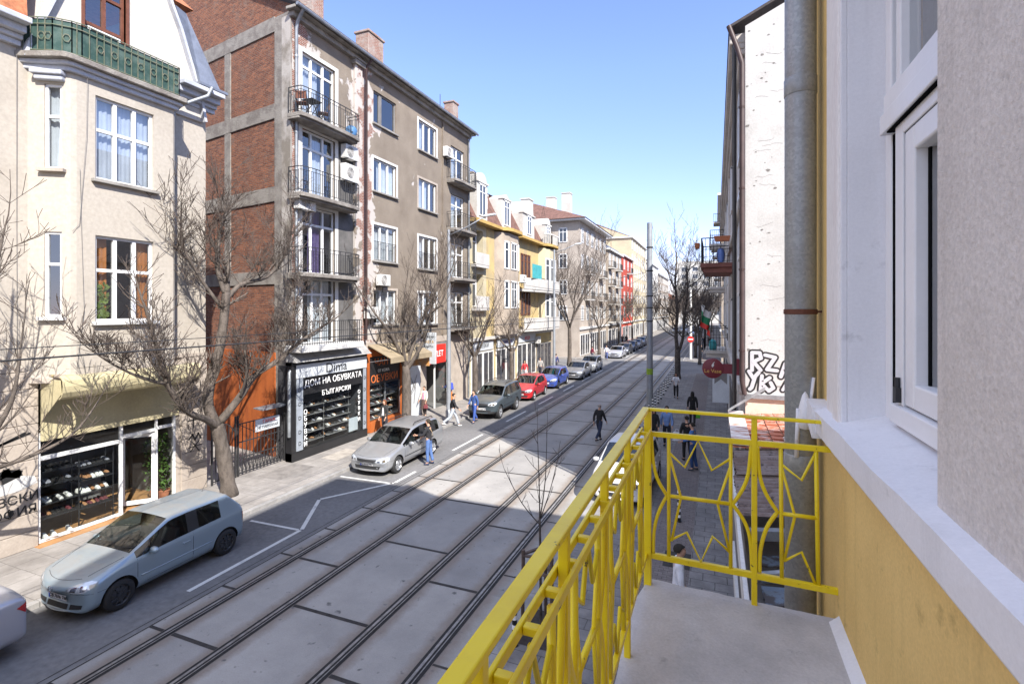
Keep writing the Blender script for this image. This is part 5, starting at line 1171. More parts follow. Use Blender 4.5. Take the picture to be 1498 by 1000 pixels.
# ------------------------------------------------------------------ the building we stand on: ochre wall, window, sill, balcony
ob=empty('ochre_block',(0,0,0),label='ochre and grey rendered block with white window and yellow-railed balcony in the foreground',cat='apartment block')
def rendermat(key,c,c2,sc=1.2,bs=26,bst=.5,fine=.1,streak=0):
    m,nt,b=newmat(key); tc=nd(nt,'ShaderNodeTexCoord'); ov=tc.outputs['Object']
    f=ramp(nt,.38,.68,noise_n(nt,sc,9,.66,ov)).outputs[0]; base=mixc(nt,f,c,c2)
    f2=ramp(nt,.60,.72,noise_n(nt,sc*3.2,8,.7,ov)).outputs[0]; base=mixc(nt,f2,base,tuple(x*.72 for x in c2))
    if streak:      # rain has run down and left grey streaks
        mp=nd(nt,'ShaderNodeMapping'); mp.inputs['Scale'].default_value=(9,9,.7); nt.links.new(ov,mp.inputs[0])
        f3=ramp(nt,.52,.72,noise_n(nt,1.0,7,.65,mp.outputs[0]),(0,0,0,1),c4([streak]*3)).outputs[0]; base=mixc(nt,f3,base,tuple(x*.5 for x in c2))
    g=ramp(nt,.3,.7,noise_n(nt,70,3,.7,ov),c4([1-fine*1.6]*3),c4([1+fine]*3)).outputs[0]; base=mixc(nt,1.0,base,g,'MULTIPLY')
    nt.links.new(base,b.inputs['Base Color']); b.inputs['Roughness'].default_value=.95; b.inputs['Specular IOR Level'].default_value=.2
    bump_n(nt,b,noise_n(nt,bs,6,.7,ov),bst,.012); M[key]=m
rendermat('ochre_render',(.80,.575,.225),(.71,.50,.19),1.6,22,.35,.06,.25); rendermat('grey_render',(.70,.655,.615),(.61,.565,.525),2.0,60,.6,.10,.22); rendermat('white_render',(.78,.775,.79),(.72,.715,.73),1.3,18,.15,.03,.15)
rendermat('balcony_cement',(.56,.545,.54),(.41,.40,.40),2.3,14,.5,.06)
fo=Fr((.57,0,0),(0,1,0),(-1,0,0))
H0=14.6
mb=MB()
wall(mb,fo,-.6,4.15,-.05,H0,[(1.70,2.80,5.4,8.4)],.0)
mb.quad((.57,4.15,-.05),(12,4.15,-.05),(12,4.15,H0),(.57,4.15,H0))
mb.build('wall',M['ochre_render'],ob,fix=False)
mb=MB(); mb.box(.58,11,-25,4.14,7.9,H0); mb.quad((.57,-25,-.05),(.57,-.6,-.05),(.57,-.6,H0),(.57,-25,H0)); mb.build('wall',M['ochre_render'],ob,fix=False)
# eaves and roof over our heads (they throw the shadow on the road)
mb=MB(); mb.prism([(.02,H0),(3.2,H0+.35),(3.2,H0+.6),(6.2,12.2),(11.5,8.2),(11.5,7.9),(.02,H0-.12)],lambda a,b,d:V((a,d,b)),-24.8,4.3); mb.build('roof',M['tile_red'],ob)
mb=MB(); fo.box(mb,-.6,1.70,5.50,8.6,-.2,.016); mb.build('render_pier',M['grey_render'],ob,bevel=.006)
# white reveal of the window, with a flat band round the opening
mb=MB(); mb.box(.571,.80,2.785,3.0,5.44,8.7); mb.box(.545,.571,2.786,2.80,5.44,8.7); mb.build('window_reveal',M['white_render'],ob,bevel=.004)
mb=MB(); mb.box(.535,.60,2.80,2.93,5.46,8.8); mb.box(.548,.60,2.93,3.14,5.46,8.8); mb.build('window_architrave',mat('architrave',(.78,.75,.72),.85,.08,2,c2=(.64,.55,.51),lo=.55,hi=.8,stretch=(3,3,.6)),ob,bevel=.012)
mb=MB(); 
for i in range(14):
    y0_=-.6+i*(3.72/14); y1_=y0_+3.72/14
    mb.hexa([(.50,y0_,5.39),(1.0,y0_,5.39),(1.0,y1_,5.39),(.50,y1_,5.39),(.495+.004*math.sin(i*1.7),y0_,5.505+.002*math.sin(i*2.3)),(1.0,y0_,5.64),(1.0,y1_,5.64),(.495+.004*math.sin((i+1)*1.7),y1_,5.505+.002*math.sin((i+1)*2.3))])
mb.prism([(3.12,5.36),(3.34,5.44),(3.36,5.50),(3.30,5.545),(3.12,5.525)],lambda a,b,d:V((d,a,b)),.478,.66)
mb.build('window_sill',M['white_render'],ob,smooth=False)
mb=MB(); mb.box(.535,.57,-.6,3.12,5.33,5.40); mb.build('sill_mould',M['white_render'],ob,bevel=.015)
# white plastic window with roller-shutter box
fwd=Fr((.73,0,0),(0,1,0),(-1,0,0)); Fm=mat('pvc',(.80,.80,.81),.35,.03,2,fine=.01)
mb=MB()
for a,b,c,d,w0,w1 in ((2.70,2.785,5.52,8.4,-.06,.012),(2.58,2.635,5.52,8.4,-.06,.012),(1.70,2.58,5.58,5.657,-.06,.05),(1.70,2.70,6.815,6.90,-.06,.055),(1.70,2.70,6.90,6.99,-.06,.04),(1.70,2.58,8.3,8.4,-.06,.03),(2.487,2.58,5.657,6.815,-.06,.03),(1.70,2.487,6.76,6.815,-.06,.03)): fwd.box(mb,a,b,c,d,w0,w1)
wo=mb.build('window',Fm,ob,bevel=.005)
mb=MB()
for a,b,c,d,w0,w1 in ((2.369,2.469,5.665,6.755,-.055,.028),(1.70,2.369,5.665,5.76,-.055,.028),(1.70,2.369,6.66,6.755,-.055,.028)): fwd.box(mb,a,b,c,d,w0,w1)
mb.build('sash',Fm,wo,bevel=.008)
mb=MB(); mb.quad(fwd(1.7,5.75,-.02),fwd(2.36,5.75,-.02),fwd(2.36,6.67,-.02),fwd(1.7,6.67,-.02)); mb.quad(fwd(1.7,6.98,-.02),fwd(2.66,6.98,-.02),fwd(2.66,8.32,-.02),fwd(1.7,8.32,-.02)); mb.build('pane',M['glass'],wo,fix=False)
mb=MB(); fwd.box(mb,2.635,2.70,5.56,6.815,-.05,.006); fwd.box(mb,2.469,2.487,5.665,6.76,-.05,.02); fwd.box(mb,1.70,2.487,6.755,6.762,-.05,.022); fwd.box(mb,1.70,2.635,6.808,6.8155,-.05,.045); fwd.box(mb,1.70,2.70,6.897,6.903,-.05,.045); fwd.box(mb,2.352,2.369,5.76,6.66,-.05,-.016); mb.build('gap_shade_gasket',M['void'],wo)  # black strips put shade into the frame's groove and gaps; the last is the gasket
mb=MB(); fwd.box(mb,2.50,2.535,5.67,5.73,.031,.05); mb.tube([fwd(2.517,5.73,.04),fwd(2.517,5.77,.04)],.010,8); mb.build('hinge',M['iron'],wo)
mb=MB(); pts=[]
for i in range(41): y=1.4+1.5*i/40; x=.90+.018*math.sin(i*1.9); pts+=[(x,y,5.55),(x,y,8.6)]
mb.add(pts,[(2*i,2*i+2,2*i+3,2*i+1) for i in range(40)]); mb.build('curtain',mat('curtain_grey',(.42,.42,.43),.9,.05,3),wo,smooth=True,fix=False)
mb=MB(); mb.box(1.4,1.45,0,4,5.3,8.8); mb.build('interior',M['shop_dark'],ob)
# balcony: cement slab with worn edge
mb=MB(); n=60; a0=[]; 
for i in range(n+1):
    t=i/n; a0.append((-.36+.94*t, 3.035-.045*t+.010*noise.noise(V((t*7,1,0)))+.004*noise.noise(V((t*31,2,0)))))
edge=[(-.40+.008*math.sin(k*1.3),-1.2+k*(4.2/20)) for k in range(20)]
poly=edge+a0+[(.58,-1.2)]
mb.prism(poly,lambda a,b,d:V((a,b,d)),4.30,4.485); mb.build('balcony_floor',M['balcony_cement'],ob,bevel=.012)
mb=MB(); mb.prism([(.52,4.48),(.575,4.48),(.575,4.53),(.555,4.51)],lambda a,b,d:V((a,d,b)),-1.2,2.95); mb.build('floor_fillet',M['white_render'],ob)
# yellow railing
def yellow():
    m,nt,b=newmat('rail_yellow'); tc=nd(nt,'ShaderNodeTexCoord'); ov=tc.outputs['Object']
    f=ramp(nt,.45,.75,noise_n(nt,6,6,.6,ov)).outputs[0]; base=mixc(nt,f,(.80,.62,.008),(.68,.50,.012))
    f2=ramp(nt,.655,.69,noise_n(nt,24,6,.7,ov)).outputs[0]; base=mixc(nt,f2,base,(.10,.07,.03))
    nt.links.new(base,b.inputs['Base Color']); b.inputs['Roughness'].default_value=.38; b.inputs['Specular IOR Level'].default_value=.5
    bump_n(nt,b,noise_n(nt,60,3,.6,ov),.15,.004); M['rail_yellow']=m
yellow(); YM=M['rail_yellow']
rl=empty('x'); bpy.data.objects.remove(rl)
mb=MB()
def P2(o,d): 
    o=V(o); d=V(d); return lambda u,z: o+d*u+V((0,0,z))
Pa=P2((-.36,2.98,0),(1,0,0)); Pb=P2((-.37,2.98,0),(0,-1,0))
mb.bar(Pa(-.03,5.48),Pa(.92,5.475),.034,.016); mb.bar(Pb(-.01,5.48),Pb(4.0,5.48),.040,.018)
top=mb.build('balcony_railing',YM,ob,bevel=.004)
mb=MB(); mb.bar(Pa(0,5.34),Pa(.90,5.34),.022,.028); mb.bar(Pa(0,4.65),Pa(.95,4.63),.024,.032); mb.bar(Pb(0,4.65),Pb(4,4.65),.022,.028)
mb.bar(Pb(0,5.36)+V((-.022,0,0)),Pb(4,5.36)+V((-.022,0,0)),.012,.028); mb.bar(Pb(0,5.36)+V((.026,0,0)),Pb(4,5.36)+V((.026,0,0)),.012,.028)
for k in range(26): u=.09+k*.155; mb.bar(Pb(u,5.36)+V((-.016,0,0)),Pb(u,5.36)+V((.02,0,0)),.022,.02)
mb.build('cross_rail',YM,top,bevel=.003)
for P_,u,z0_,z1_,t_ in [(Pa,0,4.44,5.47,.04),(Pa,.55,4.47,5.47,.028),(Pa,.955,4.63,5.3,.02)]+[(Pb,u,4.47 if u!=1.17 else 4.62,5.475,.028) for u in (.66,1.17,1.69,2.21,2.73,3.25)]: MB().bar(P_(u,z0_),P_(u,z1_),t_).build('post',YM,top,bevel=.004)
def crv(pts,n=5):
    pts=[V((*p,0)) for p in pts]; out=[]
    for i in range(len(pts)-1):
        p0=pts[max(i-1,0)]; p1=pts[i]; p2=pts[i+1]; p3=pts[min(i+2,len(pts)-1)]
        for k in range(n):
            t=k/n; q=.5*((2*p1)+(p2-p0)*t+(2*p0-5*p1+4*p2-p3)*t*t+(3*p1-p0-3*p2+p3)*t**3); out.append((q.x,q.y))
    return out+[(pts[-1].x,pts[-1].y)]
def motif(P,u,t=.011,half=False,s=1.0):
    """two bowed bars and a broken star between posts 0.54 m apart"""
    m=MB(); w=lambda pts,r=t: m.tube([P(u+a*s,b) for a,b in pts],r,6)
    w(crv([(.02,5.33),(.028,5.2),(.052,5.09),(.105,5.0)])+crv([(.105,5.0),(.06,4.9),(.035,4.79),(.03,4.66)])[1:],t*.95)
    w([(.115,5.33),(.115,4.65)]); w([(.12,5.24),(.20,5.17),(.27,5.325),(.34,5.17),(.43,5.24)],.008)
    w([(.12,5.22),(.18,5.0),(.13,4.75)],.008); w([(.12,4.75),(.21,4.81),(.285,4.66),(.345,4.81),(.43,4.74)],.008); w([(.43,5.19),(.37,4.99),(.43,4.74)],.008)
    w([(.12,5.0),(.43,5.0)]); w([(.435,5.33),(.435,4.65)])
    w(crv([(.535,5.33),(.522,5.18),(.495,5.09),(.445,5.0)])+crv([(.445,5.0),(.505,4.91),(.53,4.82),(.54,4.66)])[1:],t*.95)
    return m
motif(Pa,0).build('bar_motif',YM,top,smooth=True)
m_=MB(); w=lambda pts,r=.011: m_.tube([Pa(a,b) for a,b in pts],r,6)
w(crv([(.565,5.33),(.575,5.18),(.605,5.08),(.66,4.99)])+crv([(.66,4.99),(.61,4.9),(.58,4.78),(.575,4.66)])[1:]); w([(.675,5.33),(.68,4.64)]); w([(.68,5.24),(.77,5.17),(.835,5.32)],.008); w([(.68,5.22),(.74,4.98),(.69,4.74)],.008); w([(.69,4.74),(.77,4.80),(.835,4.64)],.008); w([(.68,4.985),(.84,4.985)]); w([(.835,5.33),(.845,4.63)])
m_.build('bar_motif',YM,top,smooth=True)
for k in range(6): motif(Pb,.13+k*.52,.012,s=.96).build('bar_motif',YM,top,smooth=True)
# galvanised rainwater pipe at the corner
mb=MB(); mb.tube([(.462,3.40,H0-.3),(.462,3.40,.2)],.083,24); 
for z in (7.3,5.1,9.4,2.5): mb.lathe([(.083,z),(.0865,z+.005),(.0865,z+.10),(.083,z+.105)],(.462,3.40,0),24)
pm,nt,b=newmat('galvanised'); tc=nd(nt,'ShaderNodeTexCoord'); vo=nd(nt,'ShaderNodeTexVoronoi'); vo.inputs['Scale'].default_value=70; nt.links.new(tc.outputs['Object'],vo.inputs['Vector'])
g=ramp(nt,.2,.8,vo.outputs['Color'],(.27,.285,.29,1),(.34,.355,.36,1)).outputs[0]; f=ramp(nt,.5,.8,noise_n(nt,3,6,.6,tc.outputs['Object'])).outputs[0]
nt.links.new(mixc(nt,f,g,(.22,.22,.21)),b.inputs['Base Color']); b.inputs['Metallic'].default_value=.35; b.inputs['Roughness'].default_value=.5; M['galvanised']=pm
dp=mb.build('rainwater_pipe',pm,ob,smooth=True)
mb=MB(); mb.lathe([(.085,6.02),(.0885,6.022),(.0885,6.047),(.085,6.05)],(.462,3.40,0),24); mb.bar((.545,3.38,6.035),(.60,3.40,6.035),.012); mb.build('pipe_clip',mat('rust',(.13,.05,.03),.8,.2,8),dp)
mb=MB(); rr=random.Random(3); mb.lathe([(.0,5.36),(.035,5.37),(.045,5.42),(.03,5.5),(.015,5.56),(0,5.58)],(.475,3.318,0),8); mb.tube([(.44,3.318,5.48),(.43,3.315,5.2)],.012,5); mb.tube([(.50,3.32,5.5),(.52,3.33,5.66)],.01,5); mb.build('cement_dab',M['white_render'],dp,smooth=True)
mb=MB(); mb.tube([(.555,3.62,H0),(.555,3.62,.3)],.014,6); mb.build('cable',M['ochre_render'],ob)

# ------------------------------------------------------------------ poles, lamps, wires, bollards, signs
wire_m=M['iron']
def lamp_post(x,y,h,label,arm=3.0,rise=.55,px=1):
    e=empty('street_lamp',(x,y,.1),label=label,cat='street lamp',group='street lamps on the left pavement')
    mb=MB(); mb.tube([(0,0,0),(0,0,h*.35),(0,0,h)],[.13,.11,.075],12); mb.lathe([(.17,0),(.17,.5),(.13,.56)],n=12); mb.build('pole',M['pole_grey'],e,auto=40)
    mb=MB(); mb.tube([(0,0,h-.3),(arm*.4,0,h-.3+rise*.4),(arm*.85,0,h-.3+rise)],.035,8); mb.build('arm',M['pole_grey'],e,smooth=True)
    mb=MB(); mb.hexa([(arm*.8,-.1,h+rise-.36),(arm*1.05,-.14,h+rise-.30),(arm*1.05,.14,h+rise-.30),(arm*.8,.1,h+rise-.36),(arm*.8,-.06,h+rise-.24),(arm*1.05,-.09,h+rise-.2),(arm*1.05,.09,h+rise-.2),(arm*.8,.06,h+rise-.24)]); mb.build('lamp_head',M['sign_white'],e,bevel=.03)
    return e
lamp_post(-13.3,24.0,10.2,'tall grey street lamp by the kerb in front of the red outlet sign',2.6,.9); lamp_post(-13.5,43.8,11.3,'tall grey street lamp by the kerb in front of the balcony house',2.4,.7)
lamp_post(-13.5,78.0,11.0,'farther grey street lamp by the kerb near the red house',2.4,.7)
e=empty('tram_pole',(-3.66,31.2,.1),label='thick grey steel tram pole with bands and a lime sticker on the right kerb',cat='pole')
mb=MB(); mb.tube([(0,0,0),(0,0,4),(0,0,11.1)],[.19,.18,.155],16); mb.build('shaft',M['pole_grey'],e,auto=40)
for z in (6.0,6.7,8.2,9.6,5.2): MB().lathe([(.19,z),(.205,z+.01),(.205,z+.06),(.19,z+.07)],n=16).build('band',M['iron'],e); mb=MB(); mb.lathe([(.186,2.05),(.192,2.06),(.192,2.4),(.186,2.41)],n=16); mb.build('sticker',plain('lime_sticker',(.45,.65,.08),.6),e)
mb=MB(); mb.lathe([(.19,.3),(.193,.31),(.193,1.2),(.19,1.21)],n=16); mb.build('poster_band',M['galvanised'],e)
e=empty('tram_pole',(-2.75,63.6,.1),label='pale pole carrying a no-entry sign at the side street corner',cat='pole'); mb=MB(); mb.tube([(0,0,0),(0,0,10.5)],[.16,.12],10); mb.build('shaft',M['white_paint'],e,auto=40)
e=empty('no_entry_sign',(-2.75,63.4,2.5),label='round red no-entry sign on the pale pole at the side street',cat='sign'); mb=MB(); mb.lathe([(.36,-.02),(.36,.02)],n=24,axis='y'); mb.build('disc',M['red_sign'],e); mb=MB(); mb.box(-.26,.26,-.03,-.021,-.06,.06); mb.build('bar',M['white_ink'],e)
def wire(name,pts,r,label,grp='overhead wires'):
    mb=MB(); mb.tube(pts,r,5); mb.build(name,wire_m,label=label,cat='wire',group=grp)
def sag(a,b,s,n=14):
    a=V(a); b=V(b); return [a.lerp(b,i/n)-V((0,0,s*4*(i/n)*(1-i/n))) for i in range(n+1)]
wire('contact_wire',[(-8.82,y,5.36) for y in range(-10,200,15)],.014,'thick lower tram wire crossing the cream house front')
wire('contact_wire',[(-8.82,y,5.53+.02*math.sin(y)) for y in range(-10,200,15)],.007,'thin upper tram wire just above the thick one')
wire('span_wire',sag((-13.3,24,8.2),(-3.66,31.2,6.8),.35),.012,'wire sagging from the tram pole to the nearest street lamp')
wire('span_wire',sag((-13.5,43.8,8.4),(-3.66,31.2,8.3),.3),.012,'wire rising from the upper band of the tram pole to the second street lamp')
wire('span_wire',sag((-3.66,31.2,8.3),(-13.5,78,10),.5),.012,'wire running from the tram pole to the far street lamp')
wire('span_wire',sag((-3.66,31.2,6.8),(.68,33,8.4),.15),.012,'wire from the tram pole to the right-hand facade')
wire('span_wire',sag((-3.66,31.2,6.1),(-15.4,46,6.6),.3),.014,'wire from the lowest band of the tram pole to the balcony house')
src=None
ys=[8.34,11.78,6.2,16.4]+[19.0+1.75*i for i in range(18)]
for i,y in enumerate(ys):
    if i==0:
        src=empty('bollard',(0,0,0)); mb=MB(); mb.tube([(0,0,0),(0,0,.92)],.045,12); mb.lathe([(.07,0),(.07,.04)],n=12); mb.build('post',M['black_panel'],src,auto=40)
        mb=MB()
        for k in range(5): mb.lathe([(.0455,.12+k*.17),(.047,.121+k*.17),(.047,.2+k*.17),(.0455,.201+k*.17)],n=12)
        mb.build('white_band',M['white_ink'],src,auto=40); b_=src
    else: b_=copy_tree(src)
    b_.location=(-3.3 if y<30 else -3.35,y,.115)
    tag(b_,('black and white bollard on the kerb beside the staked sapling' if y in (8.34,6.2) else 'black and white bollard on the kerb just beyond the staked sapling' if y==11.78 else 'black and white striped bollard in the row along the right kerb'),'bollard','striped bollards along the right kerb')
b_=copy_tree(src); b_.location=(-.95,14.9,.115); tag(b_,'black and white bollard standing alone in mid pavement by the shed','bollard','striped bollards along the right kerb')
# ------------------------------------------------------------------ vehicles
def paint(key,c,metal=.35,rough=.32,dust=.25):
    m,nt,b=newmat(key); tc=nd(nt,'ShaderNodeTexCoord'); ov=tc.outputs['Object']
    f=ramp(nt,.42,.72,noise_n(nt,2.2,8,.65,ov),(0,0,0,1),c4([dust]*3)).outputs[0]
    # settled dust lies on the faces that look up
    ge=nd(nt,'ShaderNodeNewGeometry'); sp=nd(nt,'ShaderNodeSeparateXYZ'); nt.links.new(ge.outputs['Normal'],sp.inputs[0])
    up=ramp(nt,.55,.95,sp.outputs[2]).outputs[0]; mu=nd(nt,'ShaderNodeMath'); mu.operation='MULTIPLY'; nt.links.new(f,mu.inputs[0]); nt.links.new(up,mu.inputs[1])
    ad=nd(nt,'ShaderNodeMath'); ad.operation='MULTIPLY_ADD'; nt.links.new(up,ad.inputs[0]); ad.inputs[1].default_value=dust*.9; nt.links.new(mu.outputs[0],ad.inputs[2])
    nt.links.new(mixc(nt,ad.outputs[0],c,(.34,.30,.25)),b.inputs['Base Color'])
    b.inputs['Metallic'].default_value=metal; rr=nd(nt,'ShaderNodeMath'); rr.operation='MULTIPLY_ADD'; nt.links.new(ad.outputs[0],rr.inputs[0]); rr.inputs[1].default_value=.5; rr.inputs[2].default_value=rough; nt.links.new(rr.outputs[0],b.inputs['Roughness'])
    b.inputs['Coat Weight'].default_value=.6; b.inputs['Coat Roughness'].default_value=.08; M[key]=m; return m
def patch(bvh, O, e1, e2, d, poly, m, name, parent, off=.004, step=.03, thick=0):
    """a thin piece (lamp, grille, plate) lying on the body: outline in the e1/e2 plane, dropped along d"""
    O=V(O); e1=V(e1).normalized(); e2=V(e2).normalized(); d=V(d).normalized()
    bm=bmesh.new(); vs=[bm.verts.new((a,b,0)) for a,b in poly]; f=bm.faces.new(vs); bmesh.ops.triangulate(bm,faces=[f])
    for _ in range(3): 
        es=[e for e in bm.edges if e.calc_length()>step*2.2]
        if es: bmesh.ops.subdivide_edges(bm,edges=es,cuts=1); bmesh.ops.triangulate(bm,faces=bm.faces)
    mb=MB(); vs=[]; ok=True
    for v in bm.verts:
        p=O+e1*v.co.x+e2*v.co.y-d*2; h=bvh.ray_cast(p,d,4)
        if h[0] is None: q=p+d*2
        else: q=h[0]-d*off
        vs.append(q)
    bm.verts.index_update(); mb.add(vs,[tuple(v.index for v in f.verts) for f in bm.faces]); bm.free()
    return mb.build(name,m,parent,smooth=True)
def wheel(par,x,y,r,wd,style,side):
    e=MB(); pr=[(r*.64,-wd/2),(r*.9,-wd/2),(r*.985,-wd*.36),(r,-wd*.2),(r,wd*.2),(r*.985,wd*.36),(r*.9,wd/2),(r*.64,wd/2)]
    e.lathe([(r*.6,-wd*.1),(r*.6,wd*.1)],(0,0,0),20,axis='x'); 
    w=e.build('wheel',M['black_plastic'],par,auto=40,loc=(x,y,r))
    t=MB(); o=0
    n=28
    for rr_,h in pr:
        for j in range(n): a=6.2832*j/n; t.v.append((h,rr_*math.cos(a),rr_*math.sin(a)))
    for i in range(len(pr)-1):
        for j in range(n): q=i*n; t.f.append((q+j,q+(j+1)%n,q+n+(j+1)%n,q+n+j)); t.m.append(0)
    t.build('tyre',M['rubber'],w,auto=50)
    s=side; t=MB(); xo=s*wd*.40
    m=M['rim'] if style!='steel' else M['rim_dark']
    t.lathe([(r*.68,s*wd*.44),(r*.665,s*wd*.47),(r*.62,xo),(r*.58,s*wd*.1)],(0,0,0),28,axis='x',cap=False); t.lathe([(r*.58,s*wd*.1),(r*.02,s*wd*.14)],(0,0,0),24,axis='x')
    t.lathe([(r*.15,s*wd*.1),(r*.15,xo),(.01,xo+s*.008)],(0,0,0),12,axis='x')
    k={'spoke':7,'hub':12,'steel':9}[style]
    for i in range(k):
        a=6.2832*i/k; c=V((xo-s*.012,math.cos(a)*r*.12,math.sin(a)*r*.12)); d=V((xo-s*.004,math.cos(a)*r*.63,math.sin(a)*r*.63)); t.bar(c,d,.045,.02)
    if style=='steel': t.lathe([(r*.60,s*wd*.24),(r*.44,xo-s*.004),(r*.30,xo),(r*.16,xo-s*.02)],(0,0,0),24,axis='x',cap=False)
    if style=='hub': t.lathe([(r*.64,xo-s*.03),(r*.60,xo-s*.004),(r*.50,xo),(r*.47,xo-s*.02)],(0,0,0),24,axis='x',cap=False)
    t.build('rim',m,w,auto=35)
    return w
CARS={
 'hatch':dict(L=3.88,W=.83,H=1.475,wb=2.46,fo=.77,wr=.30,nose=.70,cowl=(1.0,.97),rf=(1.86,1.43),rr=(3.36,1.44),bb=(3.74,1.02),tail=1.0,belt=(.88,.97),bp=2.34,side=2),
 'sedan':dict(L=4.45,W=.86,H=1.43,wb=2.62,fo=.85,wr=.31,nose=.66,cowl=(1.25,.94),rf=(2.05,1.38),rr=(3.2,1.38),bb=(3.78,1.05),tail=1.02,belt=(.88,.98),bp=2.6,side=4),
 'wagon':dict(L=4.49,W=.87,H=1.50,wb=2.54,fo=.86,wr=.31,nose=.62,cowl=(1.20,.92),rf=(2.02,1.40),rr=(3.95,1.44),bb=(4.34,1.02),tail=.98,belt=(.86,.97),bp=2.62,side=4,rails=1),
 'suv':dict(L=4.66,W=.89,H=1.74,wb=2.70,fo=.80,wr=.37,nose=.88,cowl=(1.35,1.14),rf=(1.98,1.63),rr=(4.2,1.68),bb=(4.48,1.22),tail=1.18,belt=(1.08,1.16),bp=2.65,side=4,rails=1,clr=.34),
 'mini':dict(L=3.85,W=.83,H=1.55,wb=2.45,fo=.76,wr=.30,nose=.70,cowl=(.92,1.04),rf=(1.85,1.50),rr=(3.35,1.48),bb=(3.72,1.06),tail=1.0,belt=(.94,1.05),bp=2.40,side=4),
}
def car(kind,loc,pm,label,rz=0,wheels='hub',lod=2,mould=None,name='parked_car',cat='car',plate=None,group=None,badge=False):
    p=CARS[kind]; L,W,H=p['L'],p['W'],p['H']; root=empty(name,loc,rz,label=label,cat=cat,group=group)
    clr=p.get('clr',.20); yc,zc=p['cowl']; y0,z0=p['rf']; y1,z1=p['rr']; yb,zb=p['bb']; b0,b1=p['belt']; nz=p['nose']; bp=p['bp']
    bel=lambda y: b0+(b1-b0)*min(1,max(0,(y-yc)/(yb-yc)))
    rowsets=[]; 
    def hood(y,w,top,sh,bot,yo=0):
        w*=W; return (y,[(0,bot),(w*.84,bot),(w*.97,bot+.12),(w,bot+(sh-bot)*.5),(w*.99,sh-.06),(w*.955,sh),(w*.87,top-.015),(w*.74,top),(w*.42,top+.018),(0,top+.026)],yo)
    def green(y,yb_off,top,w=1.0,crown=.03,rw=.825):
        w_=W*w; z=bel(y); return (y,[(0,clr),(w_*.84,clr),(w_*.98,clr+.12),(w_,clr+(z-clr)*.5),(w_*.995,z-.06),(w_*.965,z),(w_*rw,top-.062),(w_*(rw-.06),top-.018),(w_*.44,top+crown*.3),(0,top+crown*.6)],yb_off)
    S=[hood(.0,.70,nz-.12,nz-.20,clr+.04,.30),hood(.04,.90,nz+.00,nz-.10,clr-.0,.26),hood(.16,.975,nz+.09,nz+.01,clr-.01,.16),hood(.36,1.0,nz+.14,nz+.07,clr,.04),
       hood(yc*.66,1.0,nz+(zc-nz)*.72+.02,max(nz+.10,b0-.03),clr),]
    w_=W; S.append((yc,[(0,clr),(w_*.84,clr),(w_*.98,clr+.12),(w_,clr+.33),(w_*.995,b0-.06),(w_*.965,b0),(w_*.90,zc-.0),(w_*.84,zc+.02),(w_*.44,zc+.03),(0,zc+.035)],0))
    fx=[('A',y0),('B',bp-.05),('C',bp+.05)]
    S.append(green(y0,0,z0)); S.append(green(bp-.05,0,H-.03)); S.append(green(bp+.05,0,H-.03))
    cy=y1-.16 if kind in('hatch','mini') else (y1-.05 if kind=='sedan' else bp+.95)
    if kind in('wagon','suv'): S.append(green(cy,0,H-.03)); S.append(green(cy+.07,0,H-.03))
    else: S.append(green(cy,0,H-.045,.995))
    S.append(green(y1,0,z1,.985))
    w_=W*.97; S.append((yb,[(0,clr+.02),(w_*.84,clr+.02),(w_*.97,clr+.13),(w_,clr+.36),(w_*.99,zb-.09),(w_*.96,zb-.03),(w_*.89,zb),(w_*.82,zb+.015),(w_*.42,zb+.02),(0,zb+.025)],0))
    t=p['tail']
    if kind=='sedan': S.append((L-.28,[(0,clr+.02),(W*.8,clr+.02),(W*.93,clr+.13),(W*.955,clr+.38),(W*.94,t-.08),(W*.92,t-.03),(W*.84,t+.01),(W*.72,t+.025),(W*.4,t+.03),(0,t+.035)],0))
    S.append((L-.08,[(0,clr+.03),(W*.78,clr+.03),(W*.91,clr+.14),(W*.93,clr+.36),(W*.915,t-.14),(W*.90,t-.07),(W*.83,t-.03),(W*.72,t-.02),(W*.4,t-.015),(0,t-.01)],-.08))
    S.append((L,[(0,clr+.1),(W*.74,clr+.1),(W*.84,clr+.18),(W*.86,clr+.34),(W*.845,t-.3),(W*.82,t-.24),(W*.76,t-.20),(W*.66,t-.19),(W*.36,t-.18),(0,t-.18)],-.14))
    ns=len(S); nr=10; vs=[]; idx={}
    for i,(y,rw,yo) in enumerate(S):
        for j,(x,z) in enumerate(rw):
            yy=y+yo*(x/W)**2
            # upper body leans: window-top rows of the last greenhouse station sit at the roof end
            for s in ((1,) if j in(0,9) else (1,-1)):
                idx[i,j,s]=len(vs); vs.append((s*x,yy,z))
                if j in(0,9): idx[i,j,-1]=idx[i,j,1]
    fs=[]; ms=[]
    iA=5; iR=6; ry=ns-3 if kind!='sedan' else ns-4   # station yb index
    for i in range(ns-1):
        for j in range(nr-1):
            for s in (1,-1):
                f=[idx[i,j,s],idx[i+1,j,s],idx[i+1,j+1,s],idx[i,j+1,s]]
                m=0
                if j==5 and iA<=i<ry:
                    m=2
                    if i==7: m=3                                    # B pillar
                    if kind in('wagon','suv') and i==9: m=3
                    if i==ry-1: m=0                                 # rear quarter
                    if kind in('hatch','mini','sedan') and i==ry-2 : m=0
                    if kind=='sedan' and i==ry-3: m=2
                if j in(7,8):
                    if i==iA: m=1
                    if i==ry-1: m=4
                if j==0 or (j==1 and kind=='suv'): m=5
                fs.append(tuple(f) if s>0 else tuple(f[::-1])); ms.append(m)
    for i,sg in ((0,-1),(ns-1,1)):
        for j in range(0,nr-1):
            a=[idx[i,j,1],idx[i,j+1,1],idx[i,j+1,-1],idx[i,j,-1]]; a=list(dict.fromkeys(a)); fs.append(tuple(a)); ms.append(0)
